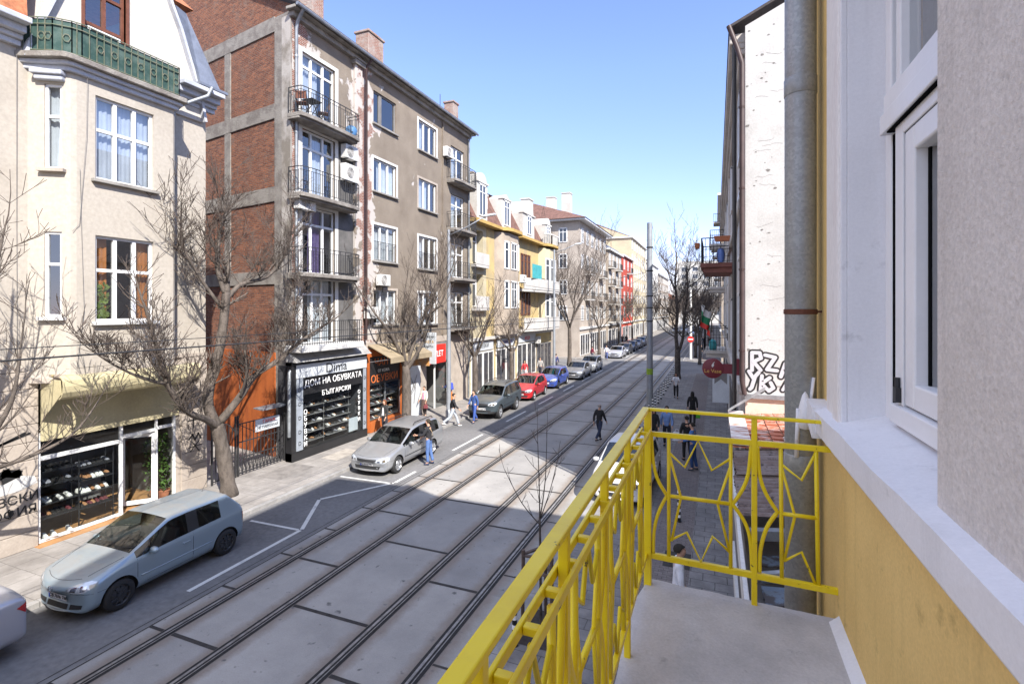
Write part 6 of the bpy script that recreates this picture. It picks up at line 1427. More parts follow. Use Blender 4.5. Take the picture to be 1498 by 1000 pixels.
    me=bpy.data.meshes.new('cage'); me.from_pydata(vs,[],fs)
    for k in range(6): me.materials.append(pm)
    me.polygons.foreach_set('material_index',ms)
    cr=me.attributes.new('crease_edge','FLOAT','EDGE'); rv={v:k for k,v in idx.items()}
    for ed in me.edges:
        a=rv.get(ed.vertices[0]); b=rv.get(ed.vertices[1])
        if a and b:
            if a[1]==b[1]: cr.data[ed.index].value={2:.3,4:.35,5:.45 if a[0]>=iA else .3,6:.5 if a[0]>=iA else .25,7:.5 if a[0]>=iA else .2,1:.5}.get(a[1],0)
            elif a[0]==b[0] and a[0] in (iA,iR,ry,ry-1) and max(a[1],b[1])>=7: cr.data[ed.index].value=.45
            elif a[0]==b[0] and a[0]==3 and max(a[1],b[1])>=6: cr.data[ed.index].value=.15
    bm=bmesh.new(); bm.from_mesh(me); bmesh.ops.recalc_face_normals(bm,faces=bm.faces); bm.to_mesh(me); bm.free()
    o=bpy.data.objects.new('cage',me); col.objects.link(o); sm=o.modifiers.new('s','SUBSURF'); sm.levels=sm.render_levels=lod
    wy=[p['fo'],p['fo']+p['wb']]; wr=p['wr']; cuts=[]
    for y in wy:
        for s in (1,-1):
            c=MB(); c.lathe([(wr+.055,s*W*.52),(wr+.055,s*W*1.3)],(0,y,wr+.005),28,axis='x'); co=c.build('cut',[pm]*6); 
            co.data.polygons.foreach_set('material_index',[5]*len(co.data.polygons)); cuts.append(co)
            b=o.modifiers.new('b','BOOLEAN'); b.operation='DIFFERENCE'; b.object=co; b.solver='EXACT'
    full=evaluated(o); bpy.data.objects.remove(o)
    for co in cuts: bpy.data.objects.remove(co)
    bvh=BVHTree.FromPolygons([v.co.copy() for v in full.vertices],[tuple(q.vertices) for q in full.polygons])
    def sub(sel,name,m,mats=None,ind=None):
        mp={}; v=[]; f=[]; mi=[]
        for q in full.polygons:
            if not sel(q): continue
            g=[]
            for k in q.vertices:
                if k not in mp: mp[k]=len(v); v.append(full.vertices[k].co[:])
                g.append(mp[k])
            f.append(tuple(g)); mi.append(ind(q) if ind else 0)
        if not f: return None
        b=MB(); b.v=v; b.f=f; b.m=mi
        return b.build(name,mats or m,root,auto=50,fix=False)
    body=sub(lambda q:q.material_index in(0,3,5),'body',pm,[pm,M['black_plastic']],lambda q:0 if q.material_index==0 else 1)
    sub(lambda q:q.material_index==1,'windscreen',M['car_glass']); sub(lambda q:q.material_index==4,'rear_window',M['car_glass'])
    G=lambda q,s,lo,hi: q.material_index==2 and q.center.x*s>0 and lo<=q.center.y<hi
    spl=[0,bp]+([cy+.03] if kind in('wagon','suv') else [])+[9]
    for s in (1,-1):
        for a,b in zip(spl[:-1],spl[1:]): sub(lambda q,s=s,a=a,b=b:G(q,s,a,b),'side_window',M['car_glass'])
    # cabin
    mb=MB(); mb.box(-W*.86,W*.86,yc-.1,yb-.1,clr+.12,b0-.12); mb.hexa([(-W*.84,yc-.05,b0-.2),(W*.84,yc-.05,b0-.2),(W*.84,yc+.45,b0-.2),(-W*.84,yc+.45,b0-.2),(-W*.8,yc+.05,b0-.01),(W*.8,yc+.05,b0-.01),(W*.8,yc+.4,b0+.02),(-W*.8,yc+.4,b0+.02)])
    mb.build('cabin',M['black_plastic'],root)
    for x,y in ((-.36,bp-.25),(.36,bp-.25),(-.36,bp+.62),(.36,bp+.62)):
        mb=MB(); mb.hexa([(x-.23,y-.06,b0-.2),(x+.23,y-.06,b0-.2),(x+.23,y+.1,b0-.2),(x-.23,y+.1,b0-.2),(x-.2,y+.04,b0+.16),(x+.2,y+.04,b0+.16),(x+.2,y+.14,b0+.16),(x-.2,y+.14,b0+.16)]); mb.hexa([(x-.12,y+.05,b0+.19),(x+.12,y+.05,b0+.19),(x+.12,y+.13,b0+.19),(x-.12,y+.13,b0+.19),(x-.1,y+.06,b0+.36),(x+.1,y+.06,b0+.36),(x+.1,y+.14,b0+.36),(x-.1,y+.14,b0+.36)]); mb.build('seat',M['seat_grey'],root,bevel=.03)
    mb=MB(); mb.tube([(.36+.17*math.cos(q*.5236),yc+.55+.05*math.sin(q*.5236),b0+.0+.16*math.sin(q*.5236)) for q in range(13)],.014,6); mb.build('steering_wheel',M['black_plastic'],root)
    for y in wy:
        for s in (1,-1): wheel(root,s*(W-.10),y,wr,.19,wheels,s)
    # lamps, grille, plates
    fz=nz-.02
    for s in (1,-1):
        e1=V((s*.80,.60,0)); d=V((-s*.60,.80,0)); O=V((s*W*.74,.10,fz-.005))
        patch(bvh,O,e1,(0,0,1),d,[(-.22,-.055),(-.14,-.095),(.10,-.085),(.26,.01),(.30,.085),(.20,.115),(.0,.085),(-.18,.025)],M['lamp_clear'],'headlight',root,.006)
        patch(bvh,O+V((0,0,0)),e1,(0,0,1),d,[(-.16,-.05),(-.06,-.065),(-.03,.035),(-.13,.01)],M['chrome'],'lamp_bowl',root.children[-1],.009)
        patch(bvh,O,e1,(0,0,1),d,[(.02,-.06),(.12,-.045),(.16,.05),(.04,.05)],M['chrome'],'lamp_bowl',[c for c in root.children if c.name.startswith('headlight')][-1],.009)
        O=V((s*W*.86,L-.06,t-.22)); e1=V((s*.5,-.86,0)); d=V((-s*.86,-.5,0))
        patch(bvh,O,e1,(0,0,1),d,[(-.14,-.14),(.13,-.12),(.15,.10),(.02,.16),(-.10,.15)] if kind!='sedan' else [(-.22,-.10),(.12,-.06),(.24,.06),(.05,.12),(-.2,.1)],M['lamp_red'],'tail_light',root,.006)
    F=lambda poly,m,n,off=.005,par=root: patch(bvh,(0,0,0),(1,0,0),(0,0,1),(0,1,0),poly,m,n,par,off)
    if kind=='hatch': F([(-.30,fz-.085),(.30,fz-.085),(.40,fz+.03),(-.40,fz+.03)],pm,'grille',.012); F([(-.30,clr+.06),(.30,clr+.06),(.30,clr+.15),(-.30,clr+.15)],M['black_plastic'],'air_intake')
    else: F([(-.40,fz-.05),(.40,fz-.05),(.43,fz+.04),(-.43,fz+.04)],M['black_plastic'],'grille'); F([(-.5,clr+.08),(.5,clr+.08),(.55,clr+.19),(-.55,clr+.19)],M['black_plastic'],'air_intake')
    if kind=='hatch':
        for s in (1,-1): F([(s*.36,clr+.07),(s*.62,clr+.09),(s*.64,clr+.16),(s*.36,clr+.155)],M['black_plastic'],'air_intake',.006)
    pl=F([(-.26,clr+.20),(.26,clr+.20),(.26,clr+.31),(-.26,clr+.31)],M['plate'],'number_plate',.014)
    if plate:
        h=bvh.ray_cast(V((0,-2,clr+.255)),V((0,1,0)),4); yy=h[0].y-.02 if h[0] else -.02
        text(plate,.095,(0.02,yy,clr+.255),(1,0,0),(0,0,1),M['ink'],pl,ext=.002)
        mb=MB(); mb.box(-.26,-.225,yy-.001,yy+.003,clr+.20,clr+.31); mb.build('plate_band',plain('blue_band',(.02,.06,.35),.5) if 'blue_band' not in M else M['blue_band'],pl)
    if badge:
        h=bvh.ray_cast(V((0,-2,fz-.025)),V((0,1,0)),4); yy=h[0].y-.022; mb=MB(); C=V((0,yy,fz-.025))
        mb.tube([C+V((.055*math.cos(q*.3927),0,.055*math.sin(q*.3927))) for q in range(17)],.007,6)
        for sg in (1,-1):
            mb.tube([C+V((sg*.022,0,.046)),C+V((0,0,.008))],.005,5); mb.tube([C+V((sg*.048,0,.022)),C+V((sg*.024,0,-.044)),C+V((0,0,.0))],.005,5)
        mb.build('badge',M['chrome'],root)
    patch(bvh,(0,L,0),(1,0,0),(0,0,1),(0,-1,0),[(-.26,t-.38),(.26,t-.38),(.26,t-.27),(-.26,t-.27)],M['plate'],'number_plate',root,.006)
    # door seams, handles, rub strips, mirrors, sills
    def seam(pts,s,r=.0045):
        q=[]
        for y,z in pts:
            h=bvh.ray_cast(V((s*3,y,z)),V((-s,0,0)),4)
            if h[0]: q.append(h[0]+V((s*.0005,0,0)))
        return q
    mb=MB(); mh=MB()
    dy0=yc+.10; doors=[(dy0,bp)]+([(bp+.0,min(cy+.06,p['fo']+p['wb']+.05))] if p['side']==4 else [])
    for s in (1,-1):
        for a,b in doors:
            for y in (a,b):
                pts=[(y,clr+.12+k*(bel(y)-clr-.14)/6) for k in range(7)]
                if y>bp+.3: pts=[(y-.16*max(0,1-(k/3)) ,q[1]) for k,q in enumerate(pts)]
                q=seam(pts,s)
                if len(q)>1: mb.tube(q,.0045,4)
            q=seam([(a+(b-a)*k/6,clr+.13) for k in range(7)],s)
            if len(q)>1: mb.tube(q,.0045,4)
            h=bvh.ray_cast(V((s*3,b-.17,bel(b)-.16)),V((-s,0,0)),4)
            if h[0]: c=h[0]; MB().hexa([(c.x+dx*s,c.y+dy,c.z+dz) for dz in (-.018,.018) for dx,dy in ((-.02,-.09),(.03,-.09),(.03,.09),(-.02,.09))]).build('door_handle',pm if mould is None else mould,body,bevel=.01)
        q=seam([(p['fo']+wr+.10+(p['wb']-2*wr-.2)*k/10,clr+.30) for k in range(11)],s)
        if len(q)>1: MB().tube(q,.016,6).build('rub_strip',pm if mould is None else mould,body,smooth=True)
        q=seam([(.30+k*.08,nz-.0) for k in range(3)],s)
    def topseam(pts):
        q=[]
        for x,y in pts:
            h=bvh.ray_cast(V((x,y,3)),V((0,0,-1)),4)
            if h[0]: q.append(h[0])
        return q
    for s in (1,-1):
        q=topseam([(s*W*(.66+.16*k/8),.34+(yc-.42)*k/8) for k in range(9)])
        if len(q)>1: mb.tube(q,.0045,4)
        q=[]
        for k in range(12):
            a=R(8+k*6.5); dd=V((-s*math.sin(a),math.cos(a),0)); h=bvh.ray_cast(V((s*W*.35,.75,clr+.36))-dd*3,dd,4)
            if h[0]: q.append(h[0])
        if len(q)>1: mb.tube(q,.004,4)
    q=topseam([(W*(-.60+1.2*k/8),.14+.13*((k-4)/4)**2) for k in range(9)])
    if len(q)>1: mb.tube(q,.0045,4)
    mb.build('door_seam',M['black_plastic'],body); pass
    for s in (1,-1):
        mb=MB(); C=V((s*(W+.09),yc+.38,b0+.07)); n=8
        for i in range(n+1):
            ph=-math.pi/2+math.pi*i/n
            for j in range(12): th=6.2832*j/12; mb.v.append(tuple(C+V((.115*math.cos(ph)*math.cos(th),.065*math.cos(ph)*math.sin(th)+.03*s*0,.075*math.sin(ph)))))
        for i in range(n):
            for j in range(12): q=i*12; mb.f.append((q+j,q+(j+1)%12,q+12+(j+1)%12,q+12+j)); mb.m.append(0)
        mb.bar(C-V((s*.13,0,.05)),C-V((0,0,.02)),.05); mb.build('mirror',pm,root,smooth=True)
    mb=MB(); mb.tube([(0,y1-.15,z1+.02),(0,y1+.02,z1+.28)],.006,5); 
    if kind in('hatch','sedan'): mb.build('aerial',M['black_plastic'],root)
    if p.get('rails'):
        for s in (1,-1):
            mb=MB(); mb.tube([(s*W*.70,y0+.25,H-.04),(s*W*.71,y0+.35,H+.045),(s*W*.71,y1-.3,H+.05),(s*W*.70,y1-.18,H-.03)],.018,6); mb.build('roof_rail',M['black_plastic'],root,smooth=True)
    mb=MB()
    for x,sg in ((.15,1),(-.45,1)): mb.tube([(x,yc+.03,zc+.05),(x+.5,yc+.13,zc+.095)],.008,5)
    mb.build('wiper',M['black_plastic'],root)
    return root
paint('blue_silver',(.31,.395,.455),.45,.28,.4); paint('silver',(.36,.37,.385),.55,.3,.25); paint('white_silver',(.50,.51,.56),.4,.3,.15); paint('slate',(.085,.11,.125),.5,.3,.25); paint('red_paint',(.42,.02,.025),.15,.3,.1); paint('blue_paint',(.05,.09,.36),.3,.3,.15); paint('dark_paint',(.05,.055,.07),.4,.3,.2); paint('grey_paint',(.24,.25,.27),.5,.3,.2); paint('white_car',(.72,.72,.72),.05,.35,.1); paint('navy',(.07,.10,.17),.4,.3,.2)
G_='cars parked along the left kerb'
car('hatch',(-11.92,5.75,0),M['blue_silver'],'pale blue-silver three-door hatchback with dark steel wheels parked before the shoe shop',R(2.0),'steel',badge=True,plate='СВ 7076 ТМ',group=G_)
car('sedan',(-12.05,.80,0),M['white_silver'],'pale silver sedan cut by the left frame edge, only its tail showing',R(0),'hub',group=G_)
car('wagon',(-11.72,14.95,0),M['silver'],'silver estate car with roof rails, a man standing at its rear door',R(1.0),'spoke',plate='С 4712 НК',group=G_,mould=M['black_plastic'])
car('suv',(-11.9,25.0,0),M['slate'],'dark slate off-road car with dark roof, in front of the red car',R(2),'spoke',plate='СА 1620 МР',group=G_,mould=M['black_plastic'])
car('mini',(-11.95,31.0,0),M['red_paint'],'bright red small hatchback parked behind the slate off-road car',R(1.0),'hub',plate='С 3381 ХА',group=G_)
car('hatch',(-11.95,36.5,0),M['blue_paint'],'blue hatchback parked behind the red car',0,'hub',group=G_)
car('sedan',(-11.35,41.9,0),M['grey_paint'],'grey sedan parked behind the blue hatchback',R(.5),'spoke',group=G_)
car('hatch',(-11.4,47.3,0),M['silver'],'silver-grey hatchback, last before the side street on the left',0,'hub',group=G_)
for i,(y,k,m_,lb) in enumerate(((62.0,'sedan','white_silver','pale silver sedan, first beyond the side street on the left'),(67.3,'wagon','dark_paint','dark estate car, second beyond the side street on the left'),(73.0,'hatch','navy','dark blue hatchback, third beyond the side street on the left'),(78.2,'sedan','silver','silver sedan, fourth beyond the side street on the left'),(83.9,'hatch','silver','silver hatchback, fifth beyond the side street on the left'),(89.0,'sedan','navy','navy sedan, farthest parked on the left beyond the side street'))): car(k,(-11.5,y,0),M[m_],lb,0,'hub',1,group=G_)
for x,y,k,m_,lb in ((-9.4,133,'sedan','silver','silver sedan, leftmost in the knot of cars where the street ends'),(-7.3,131,'suv','white_silver','pale off-road car in the knot of cars where the street ends'),(-3.9,134,'hatch','dark_paint','dark hatchback in the knot of cars where the street ends'),(-8.2,150,'suv','white_silver','pale off-road car coming down the far tram lane'),(-5.6,141,'sedan','navy','dark blue car on the far right of the road behind the bare tree'),(-4.9,120,'sedan','white_silver','pale car far up the street behind the tree trunk')): car(k,(x,y,0),M[m_],lb,0,'hub',1,name='car')
car('mini',(-2.8,15.2,.115),M['white_car'],'small white car pulled up on the right pavement behind the yellow railing',R(-3),'hub',group=None)
# ------------------------------------------------------------------ people
def skin(name, verts, edges, rad, mt, parent, roots=(0,), sub=2):
    me=bpy.data.meshes.new(name); me.from_pydata([tuple(v) for v in verts],edges,[]); o=bpy.data.objects.new(name,me); col.objects.link(o)
    sk=o.modifiers.new('skin','SKIN'); sk.use_smooth_shade=True
    for i,r in enumerate(rad):
        sv=me.skin_vertices[0].data[i]; sv.radius=r if isinstance(r,tuple) else (r,r); sv.use_root=i in roots
    if sub: s=o.modifiers.new('sub','SUBSURF'); s.levels=s.render_levels=sub
    m2=evaluated(o); bpy.data.objects.remove(o); m2.materials.clear(); m2.materials.append(mt)
    m2.polygons.foreach_set('material_index',[0]*len(m2.polygons)); m2.polygons.foreach_set('use_smooth',[True]*len(m2.polygons))
    ob=bpy.data.objects.new(name,m2); col.objects.link(ob); ob.parent=parent; return ob
mat('skin_tone',(.50,.29,.20),.6,.05,6,fine=.02)
def cloth(c):
    k='cloth_%d_%d_%d'%tuple(int(x*255) for x in c)
    if k not in M: mat(k,c,.9,.1,7,fine=.06,bump=.15,bscale=40)
    return M[k]
def person(loc,rz,label,top=(.05,.05,.06),legs=(.05,.07,.13),shoes=(.03,.03,.03),hair=(.03,.02,.015),h=1.75,stride=0,arms=(0,0),bend=(.25,.25),lean=0,long_hair=False,coat=0,headturn=0,skirt=None,out=(.03,.03),bag=None,shirt=None,detail=True,bald=False,headpitch=0,female=False,group=None,strap=None):
    """local +y is the way the person faces; arms/bend in radians (shoulder swing forward, elbow)"""
    e=empty('person',loc,rz,label=label,cat='person',group=group); k=h/1.75; sw=.165 if female else .185
    def leg(s,a):
        hip=V((s*.09,0,.93)); kn=hip+V((s*.01,math.sin(a)*.43,-math.cos(a)*.43)); b=a-(.12+max(0,-a)*.9); an=kn+V((0,math.sin(b)*.42,-math.cos(b)*.42)); f=-.25*(1 if a<-.15 else 0); toe=an+V((s*.025,.15,-.045+(-.05 if a<-.15 else 0))); return hip,kn,an,toe
    lf=leg(-1,stride); rf=leg(1,-stride); dz=.085-min(lf[2].z,rf[2].z)
    fx=lambda v: V((v[0],v[1],v[2]+dz))
    L_=lambda v: V((v[0],v[1]+lean*max(0,v[2]-.95),v[2]))
    def arm(s,sh,el,o):
        S=V((s*sw,0,1.43)); E=S+V((s*(.015+o),math.sin(sh)*.29,-math.cos(sh)*.29)); b=sh+el; Wv=E+V((s*(.01-o*.3),math.sin(b)*.25,-math.cos(b)*.25)); Hd=Wv+V((0,math.sin(b)*.08,-math.cos(b)*.08)); return S,E,Wv,Hd,V((0,math.sin(b),-math.cos(b)))
    la=arm(-1,arms[0],bend[0],out[0]); ra=arm(1,arms[1],bend[1],out[1])
    P=[]; R_=[]; E=[]
    def add(v,r,par=None): 
        P.append((fx(L_(v)))*k); R_.append(tuple(q*k for q in r) if isinstance(r,tuple) else r*k); 
        if par is not None: E.append((par,len(P)-1))
        return len(P)-1
    pel=add(V((0,0,.97)),(.13,.09)); sp=add(V((0,.01,1.14)),(.115,.085),pel); ch=add(V((0,.0,1.33)),(.14,.095),sp); nb=add(V((0,-.005,1.47)),(.06,.058),ch); nt_=add(V((0,.012,1.54)),(.05,.052),nb)
    ht=headturn; hx=lambda y,x=0: (x*math.cos(ht)-y*math.sin(ht), x*math.sin(ht)+y*math.cos(ht))
    def hp(x,y,z): a=hx(y,x); return V((a[0],a[1]+.012+headpitch*(z-1.55),z))
    jaw=add(hp(0,.03,1.585),(.055,.068),nt_); hd=add(hp(0,.012,1.66),(.073,.092),jaw); cr=add(hp(0,.0,1.725),(.062,.078),hd)
    if detail: ns=add(hp(0,.105,1.645),.016,hd)
    for s,a in ((-1,la),(1,ra)):
        c=add(a[0]-V((s*.03,0,.0)),.062,ch); el=add(a[1],.042,c); w_=add(a[2],.028,el); pm_=add(a[3],(.04,.022),w_)
    for s,l in ((-1,lf),(1,rf)):
        hi=add(l[0],.085,pel); kn=add(l[1],.057,hi); an=add(l[2],.030,kn); te=add(l[3]-V((0,.03,0)),.018,an)
    roots=[0]
    if detail:
        for s,a in ((-1,la),(1,ra)):
            d=a[4]; side=V((0,1,0)).cross(d) if abs(d.y)<.9 else V((1,0,0)); fw=V((s*-1,0,0)).cross(d).normalized()*s*-1
            base=a[3]+d*.02
            for q,(off,ln) in enumerate(((-.027,.072),(-.009,.082),(.009,.078),(.026,.062))):
                st=base+fw*off; i0=add(st,.009); roots.append(i0); i1=add(st+d*ln*.5+V((-s*.006,0,0)),.0085,i0); add(st+d*ln+V((-s*.022,0,0)),.0075,i1)
            st=a[3]-d*.03+fw*.03; i0=add(st,.011); roots.append(i0); i1=add(st+d*.035+fw*.022,.010,i0); add(st+d*.07+fw*.022+V((-s*.012,0,0)),.0085,i1)
    skin('body',P,E,R_,M['skin_tone'],e,roots,2 if detail else 1)
    # top garment
    def garment(nm,pts,ed,rd,c,sub=2): return skin(nm,[(fx(L_(v)))*k for v in pts],ed,[tuple(q*k for q in r) if isinstance(r,tuple) else r*k for r in rd],cloth(c),e,(0,),sub if detail else 1)
    hem=.85-coat
    pts=[V((0,.0,hem)),V((0,.0,1.0)),V((0,.01,1.15)),V((0,0,1.34)),V((0,-.003,1.475))]; rd=[(.155+coat*.05,.118+coat*.05),(.15,.115),(.138,.108),(.165,.118),(.068,.066)]; ed=[(0,1),(1,2),(2,3),(3,4)]
    for s,a in ((-1,la),(1,ra)):
        n=len(pts); pts+=[a[0]-V((s*.025,0,.005)),a[1],a[2]+(a[1]-a[2])*.08]; rd+=[.078,.058,.043]; ed+=[(3,n),(n,n+1),(n+1,n+2)]
    garment('jacket' if coat or top[0]<.2 else 'shirt',pts,ed,rd,top)
    if skirt:
        mb=MB(); n=16; pr=[(.14,.98),(.17,.85),(.20,.60),(.22,.45)]
        for r,z in pr:
            for j in range(n): a=6.2832*j/n; mb.v.append(tuple((fx(V((r*math.cos(a),r*.8*math.sin(a),z))))*k))
        for i in range(3):
            for j in range(n): q=i*n; mb.f.append((q+j,q+(j+1)%n,q+n+(j+1)%n,q+n+j)); mb.m.append(0)
        mb.build('skirt',cloth(skirt),e,smooth=True)
    pts=[V((0,0,1.08)),V((0,0,.93))]; rd=[(.125,.095),(.14,.105)]; ed=[(0,1)]
    for s,l in ((-1,lf),(1,rf)):
        n=len(pts); pts+=[l[0]-V((0,0,.03)),l[1],l[2]+V((0,0,.02))]; rd+=[.098,.072,.058]; ed+=[(1,n),(n,n+1),(n+1,n+2)]
    garment('trousers',pts,ed,rd,legs)
    for s,l in ((-1,lf),(1,rf)):
        a=l[2]; t=l[3]; d=(t-a); d.z=0; d=d.normalized()*.15; pts=[a+V((0,-.04,-.045))-d*.1,a+V((0,0,-.045))+d*.4,a+V((0,0,-.055))+d*1.15]
        garment('shoe',pts,[(0,1),(1,2)],[(.045,.045),(.048,.04),(.042,.028)],shoes,1)
    # hair
    if not bald or True:
        mb=MB(); n=14; m_=8; C=hp(0,-.008,1.665)
        for i in range(m_+1):
            ph=math.pi/2-(math.pi*.62)*i/m_
            for j in range(n):
                th=6.2832*j/n; front=math.sin(th); rx=.086*math.cos(ph) if ph>-1 else .03; z=.098*math.sin(ph)
                if front>.25 and z<.035: z=.035+(.02*front); rx*=.96
                if bald and z>.02: z=min(z,.05); 
                if bald: pass
                yy=.103*math.cos(ph)*front; x=rx*math.cos(th)
                if long_hair and front<.3 and i>=m_-3: z-= (i-(m_-3))*.085; yy-=.01*i/m_; x*=1.1
                a=hx(yy,x); mb.v.append(tuple(fx(L_(C+V((a[0],a[1]-(.012 if bald else 0),z*(1.0)))))*k))
        for i in range(m_):
            for j in range(n): q=i*n; mb.f.append((q+j,q+(j+1)%n,q+n+(j+1)%n,q+n+j)); mb.m.append(0)
        mb.f.append(tuple(range(n))); mb.m.append(0)
        if bald:
            mb=MB()
            for i in range(4):
                for j in range(n): th=math.pi*.92+math.pi*1.16*j/(n-1); a=hx(.099*math.sin(th),.081*math.cos(th)); mb.v.append(tuple(fx(L_(C+V((a[0],a[1],.04-.03*i))))*k))
            for i in range(3):
                for j in range(n-1): q=i*n; mb.f.append((q+j,q+j+1,q+n+j+1,q+n+j)); mb.m.append(0)
        mb.build('hair',cloth(hair),e,smooth=True,fix=not bald)
    if detail:
        mb=MB()
        for s in (1,-1):
            c=fx(L_(hp(s*.03,.088,1.672)))*k; mb.lathe([(.002,-.006*k),(.010*k,0),(.002,.006*k)],c,8,axis='y')
        c=fx(L_(hp(0,.088,1.605)))*k; mb.hexa([tuple(c+V((x,y,z))) for z in (-.005,.005) for x,y in ((-.022,-.01),(.022,-.01),(.02,.008),(-.02,.008))]); mb.build('face_features',M['window_brown'],e)
    if shirt:
        mb=MB(); f=[fx(L_(V((x,y,z))))*k for x,y,z in ((-.04,.128,1.40),(.04,.128,1.40),(.07,.128,1.0),(-.07,.128,1.0))]; mb.quad(*f); mb.build('shirt_front',cloth(shirt),e,fix=False)
    if strap:
        pts=[fx(L_(V(q)))*k for q in ((-.10,.10,1.42),(-.02,.135,1.30),(.10,.12,1.12),(.17,.04,1.0),(.10,-.12,1.12),(-.02,-.13,1.30),(-.10,-.08,1.42),(-.11,.0,1.475),(-.10,.10,1.42))]; mb=MB(); mb.tube(pts,.014,5); mb.build('strap',cloth(strap),e)
    world=Matrix.Translation(V(loc))@Matrix.Rotation(rz,4,'Z')
    return e,(world@(fx(L_(la[3]))*k)),(world@(fx(L_(ra[3]))*k))
def bag_at(p,c,label,sx=.3,sy=.1,sz=.3,hang=.12,rz=0):
    e=empty('bag',(p.x,p.y,p.z-hang-sz),rz,label=label,cat='bag'); mb=MB(); mb.hexa([(-sx/2,-sy/2,0),(sx/2,-sy/2,0),(sx/2,sy/2,0),(-sx/2,sy/2,0),(-sx*.42,-sy*.3,sz),(sx*.42,-sy*.3,sz),(sx*.42,sy*.3,sz),(-sx*.42,sy*.3,sz)]); mb.build('pouch',cloth(c),e,bevel=.03)
    mb=MB(); mb.tube([(-sx*.25,0,sz*.97),(-sx*.15,0,sz+hang),(sx*.15,0,sz+hang),(sx*.25,0,sz*.97)],.01,6); mb.build('handle',cloth(c),e)
PV=.118
N=0; S_=math.pi      # +y = up the street; S_ = towards the camera
person((-10.38,17.15,0),R(100),'man in dark top and blue jeans with tan strap, standing at the silver estate',(.03,.03,.035),(.09,.16,.36),(.03,.04,.08),(.04,.03,.02),1.76,.06,(.5,.35),(1.0,.6),.03,strap=(.45,.33,.2))
person((-4.95,23.05,0),R(-20),'grey-haired man in black jacket and dark jeans striding over the tram rails',(.022,.022,.024),(.03,.04,.075),(.05,.05,.05),(.32,.31,.30),1.74,.34,(-.3,.3),(.25,.3),.02,coat=.05,bald=True)
person((-2.45,35.4,PV),S_,'woman in white jacket and black trousers walking down the right pavement',(.62,.62,.64),(.02,.02,.022),(.03,.03,.03),(.03,.02,.018),1.68,.12,(.6,.6),(1.2,1.2),0,long_hair=True,female=True,coat=.05)
person((-2.45,22.4,PV),S_,'long-haired woman in black jacket behind the railing corner post',(.018,.018,.02),(.03,.03,.035),(.02,.02,.02),(.03,.02,.015),1.70,.15,(.2,-.2),(.3,.4),0,long_hair=True,female=True,coat=.1)
person((-1.95,22.7,PV),S_,'man in pale blue shirt and dark trousers walking with bowed head',(.17,.27,.52),(.025,.028,.04),(.02,.02,.02),(.04,.03,.02),1.78,.12,(.15,-.1),(.3,.3),0,headpitch=.25)
e_,l_,r_=person((-1.05,21.0,PV),R(20),'person in black jacket with a white shoulder bag, seen from behind',(.02,.02,.024),(.02,.02,.022),(.02,.02,.02),(.02,.018,.015),1.74,.1,(.1,.2),(.3,.4),0,coat=.1)
bag_at(l_+V((-.1,-.05,.35)),(.66,.66,.68),'white shoulder bag at the side of the black-jacketed pedestrian',.34,.12,.36,.1)
person((-.78,19.85,PV),R(75),'dark-haired man in blue jacket and jeans standing on the right pavement, in profile',(.07,.17,.42),(.04,.08,.20),(.10,.10,.11),(.03,.025,.02),1.74,.05,(.3,.3),(.9,.9),.02)
e_,l_,r_=person((-1.1,27.5,PV),0,'person in long black coat walking away with a bright green bag',(.016,.016,.018),(.018,.018,.02),(.02,.02,.02),(.02,.018,.016),1.72,.12,(.1,-.1),(.2,.2),0,long_hair=True,coat=.3)
bag_at(r_,(.10,.42,.04),'bright green bag carried by the black-coated walker',.3,.1,.3)
person((-.62,9.45,PV),R(-80),'dark-haired man in white shirt right below the balcony edge',(.72,.73,.78),(.03,.03,.04),(.02,.02,.02),(.03,.025,.02),1.76,.1,(.1,.1),(.3,.3),.02)
e_,l_,r_=person((-15.0,24.3,PV),S_,'woman in cream coat with pink scarf beside the white board',(.66,.58,.50),(.05,.04,.04),(.2,.15,.12),(.06,.04,.03),1.66,.08,(.15,.2),(.3,.5),0,skirt=(.11,.07,.06),female=True,shirt=(.62,.28,.40),coat=.12)
bag_at(l_,(.20,.05,.06),'dark red handbag held by the woman in the cream coat',.26,.1,.22)
e_,l_,r_=person((-15.05,27.3,PV),R(60),'person in orange trousers facing the outlet shop doorway',(.05,.08,.22),(.62,.18,.03),(.05,.04,.04),(.05,.035,.02),1.70,.1,(.6,.5),(1.0,1.0),0)
mb=MB(); mb.hexa([(-.15,-.24,1.05),(.15,-.24,1.05),(.16,-.11,1.02),(-.16,-.11,1.02),(-.12,-.2,1.45),(.12,-.2,1.45),(.13,-.11,1.47),(-.13,-.11,1.47)]); mb.build('rucksack',cloth((.05,.08,.42)),bevel=.04,loc=(-15.05,27.3,PV),label='blue rucksack on the back of the person in orange trousers',cat='rucksack').rotation_euler=(0,0,R(60))
person((-12.55,23.1,0),R(-60),'man in black jacket and pale jeans striding off the kerb by the street lamp',(.03,.03,.035),(.42,.46,.52),(.6,.6,.6),(.03,.025,.02),1.76,.42,(-.4,.4),(.4,.4),.04,coat=.03)
person((-11.95,24.35,0),R(160),'man in blue jacket and bright blue jeans walking in front of the slate off-road car',(.05,.10,.28),(.05,.10,.34),(.04,.05,.09),(.04,.03,.02),1.74,.22,(-.2,.3),(.3,.3),.03)
person((-14.45,19.9,PV),S_,'auburn-haired woman in dark coat with white scarf behind the silver estate',(.03,.028,.03),(.03,.03,.04),(.03,.03,.03),(.20,.06,.02),1.66,.08,(.2,.1),(.4,.3),0,long_hair=True,shirt=(.65,.65,.66),female=True)
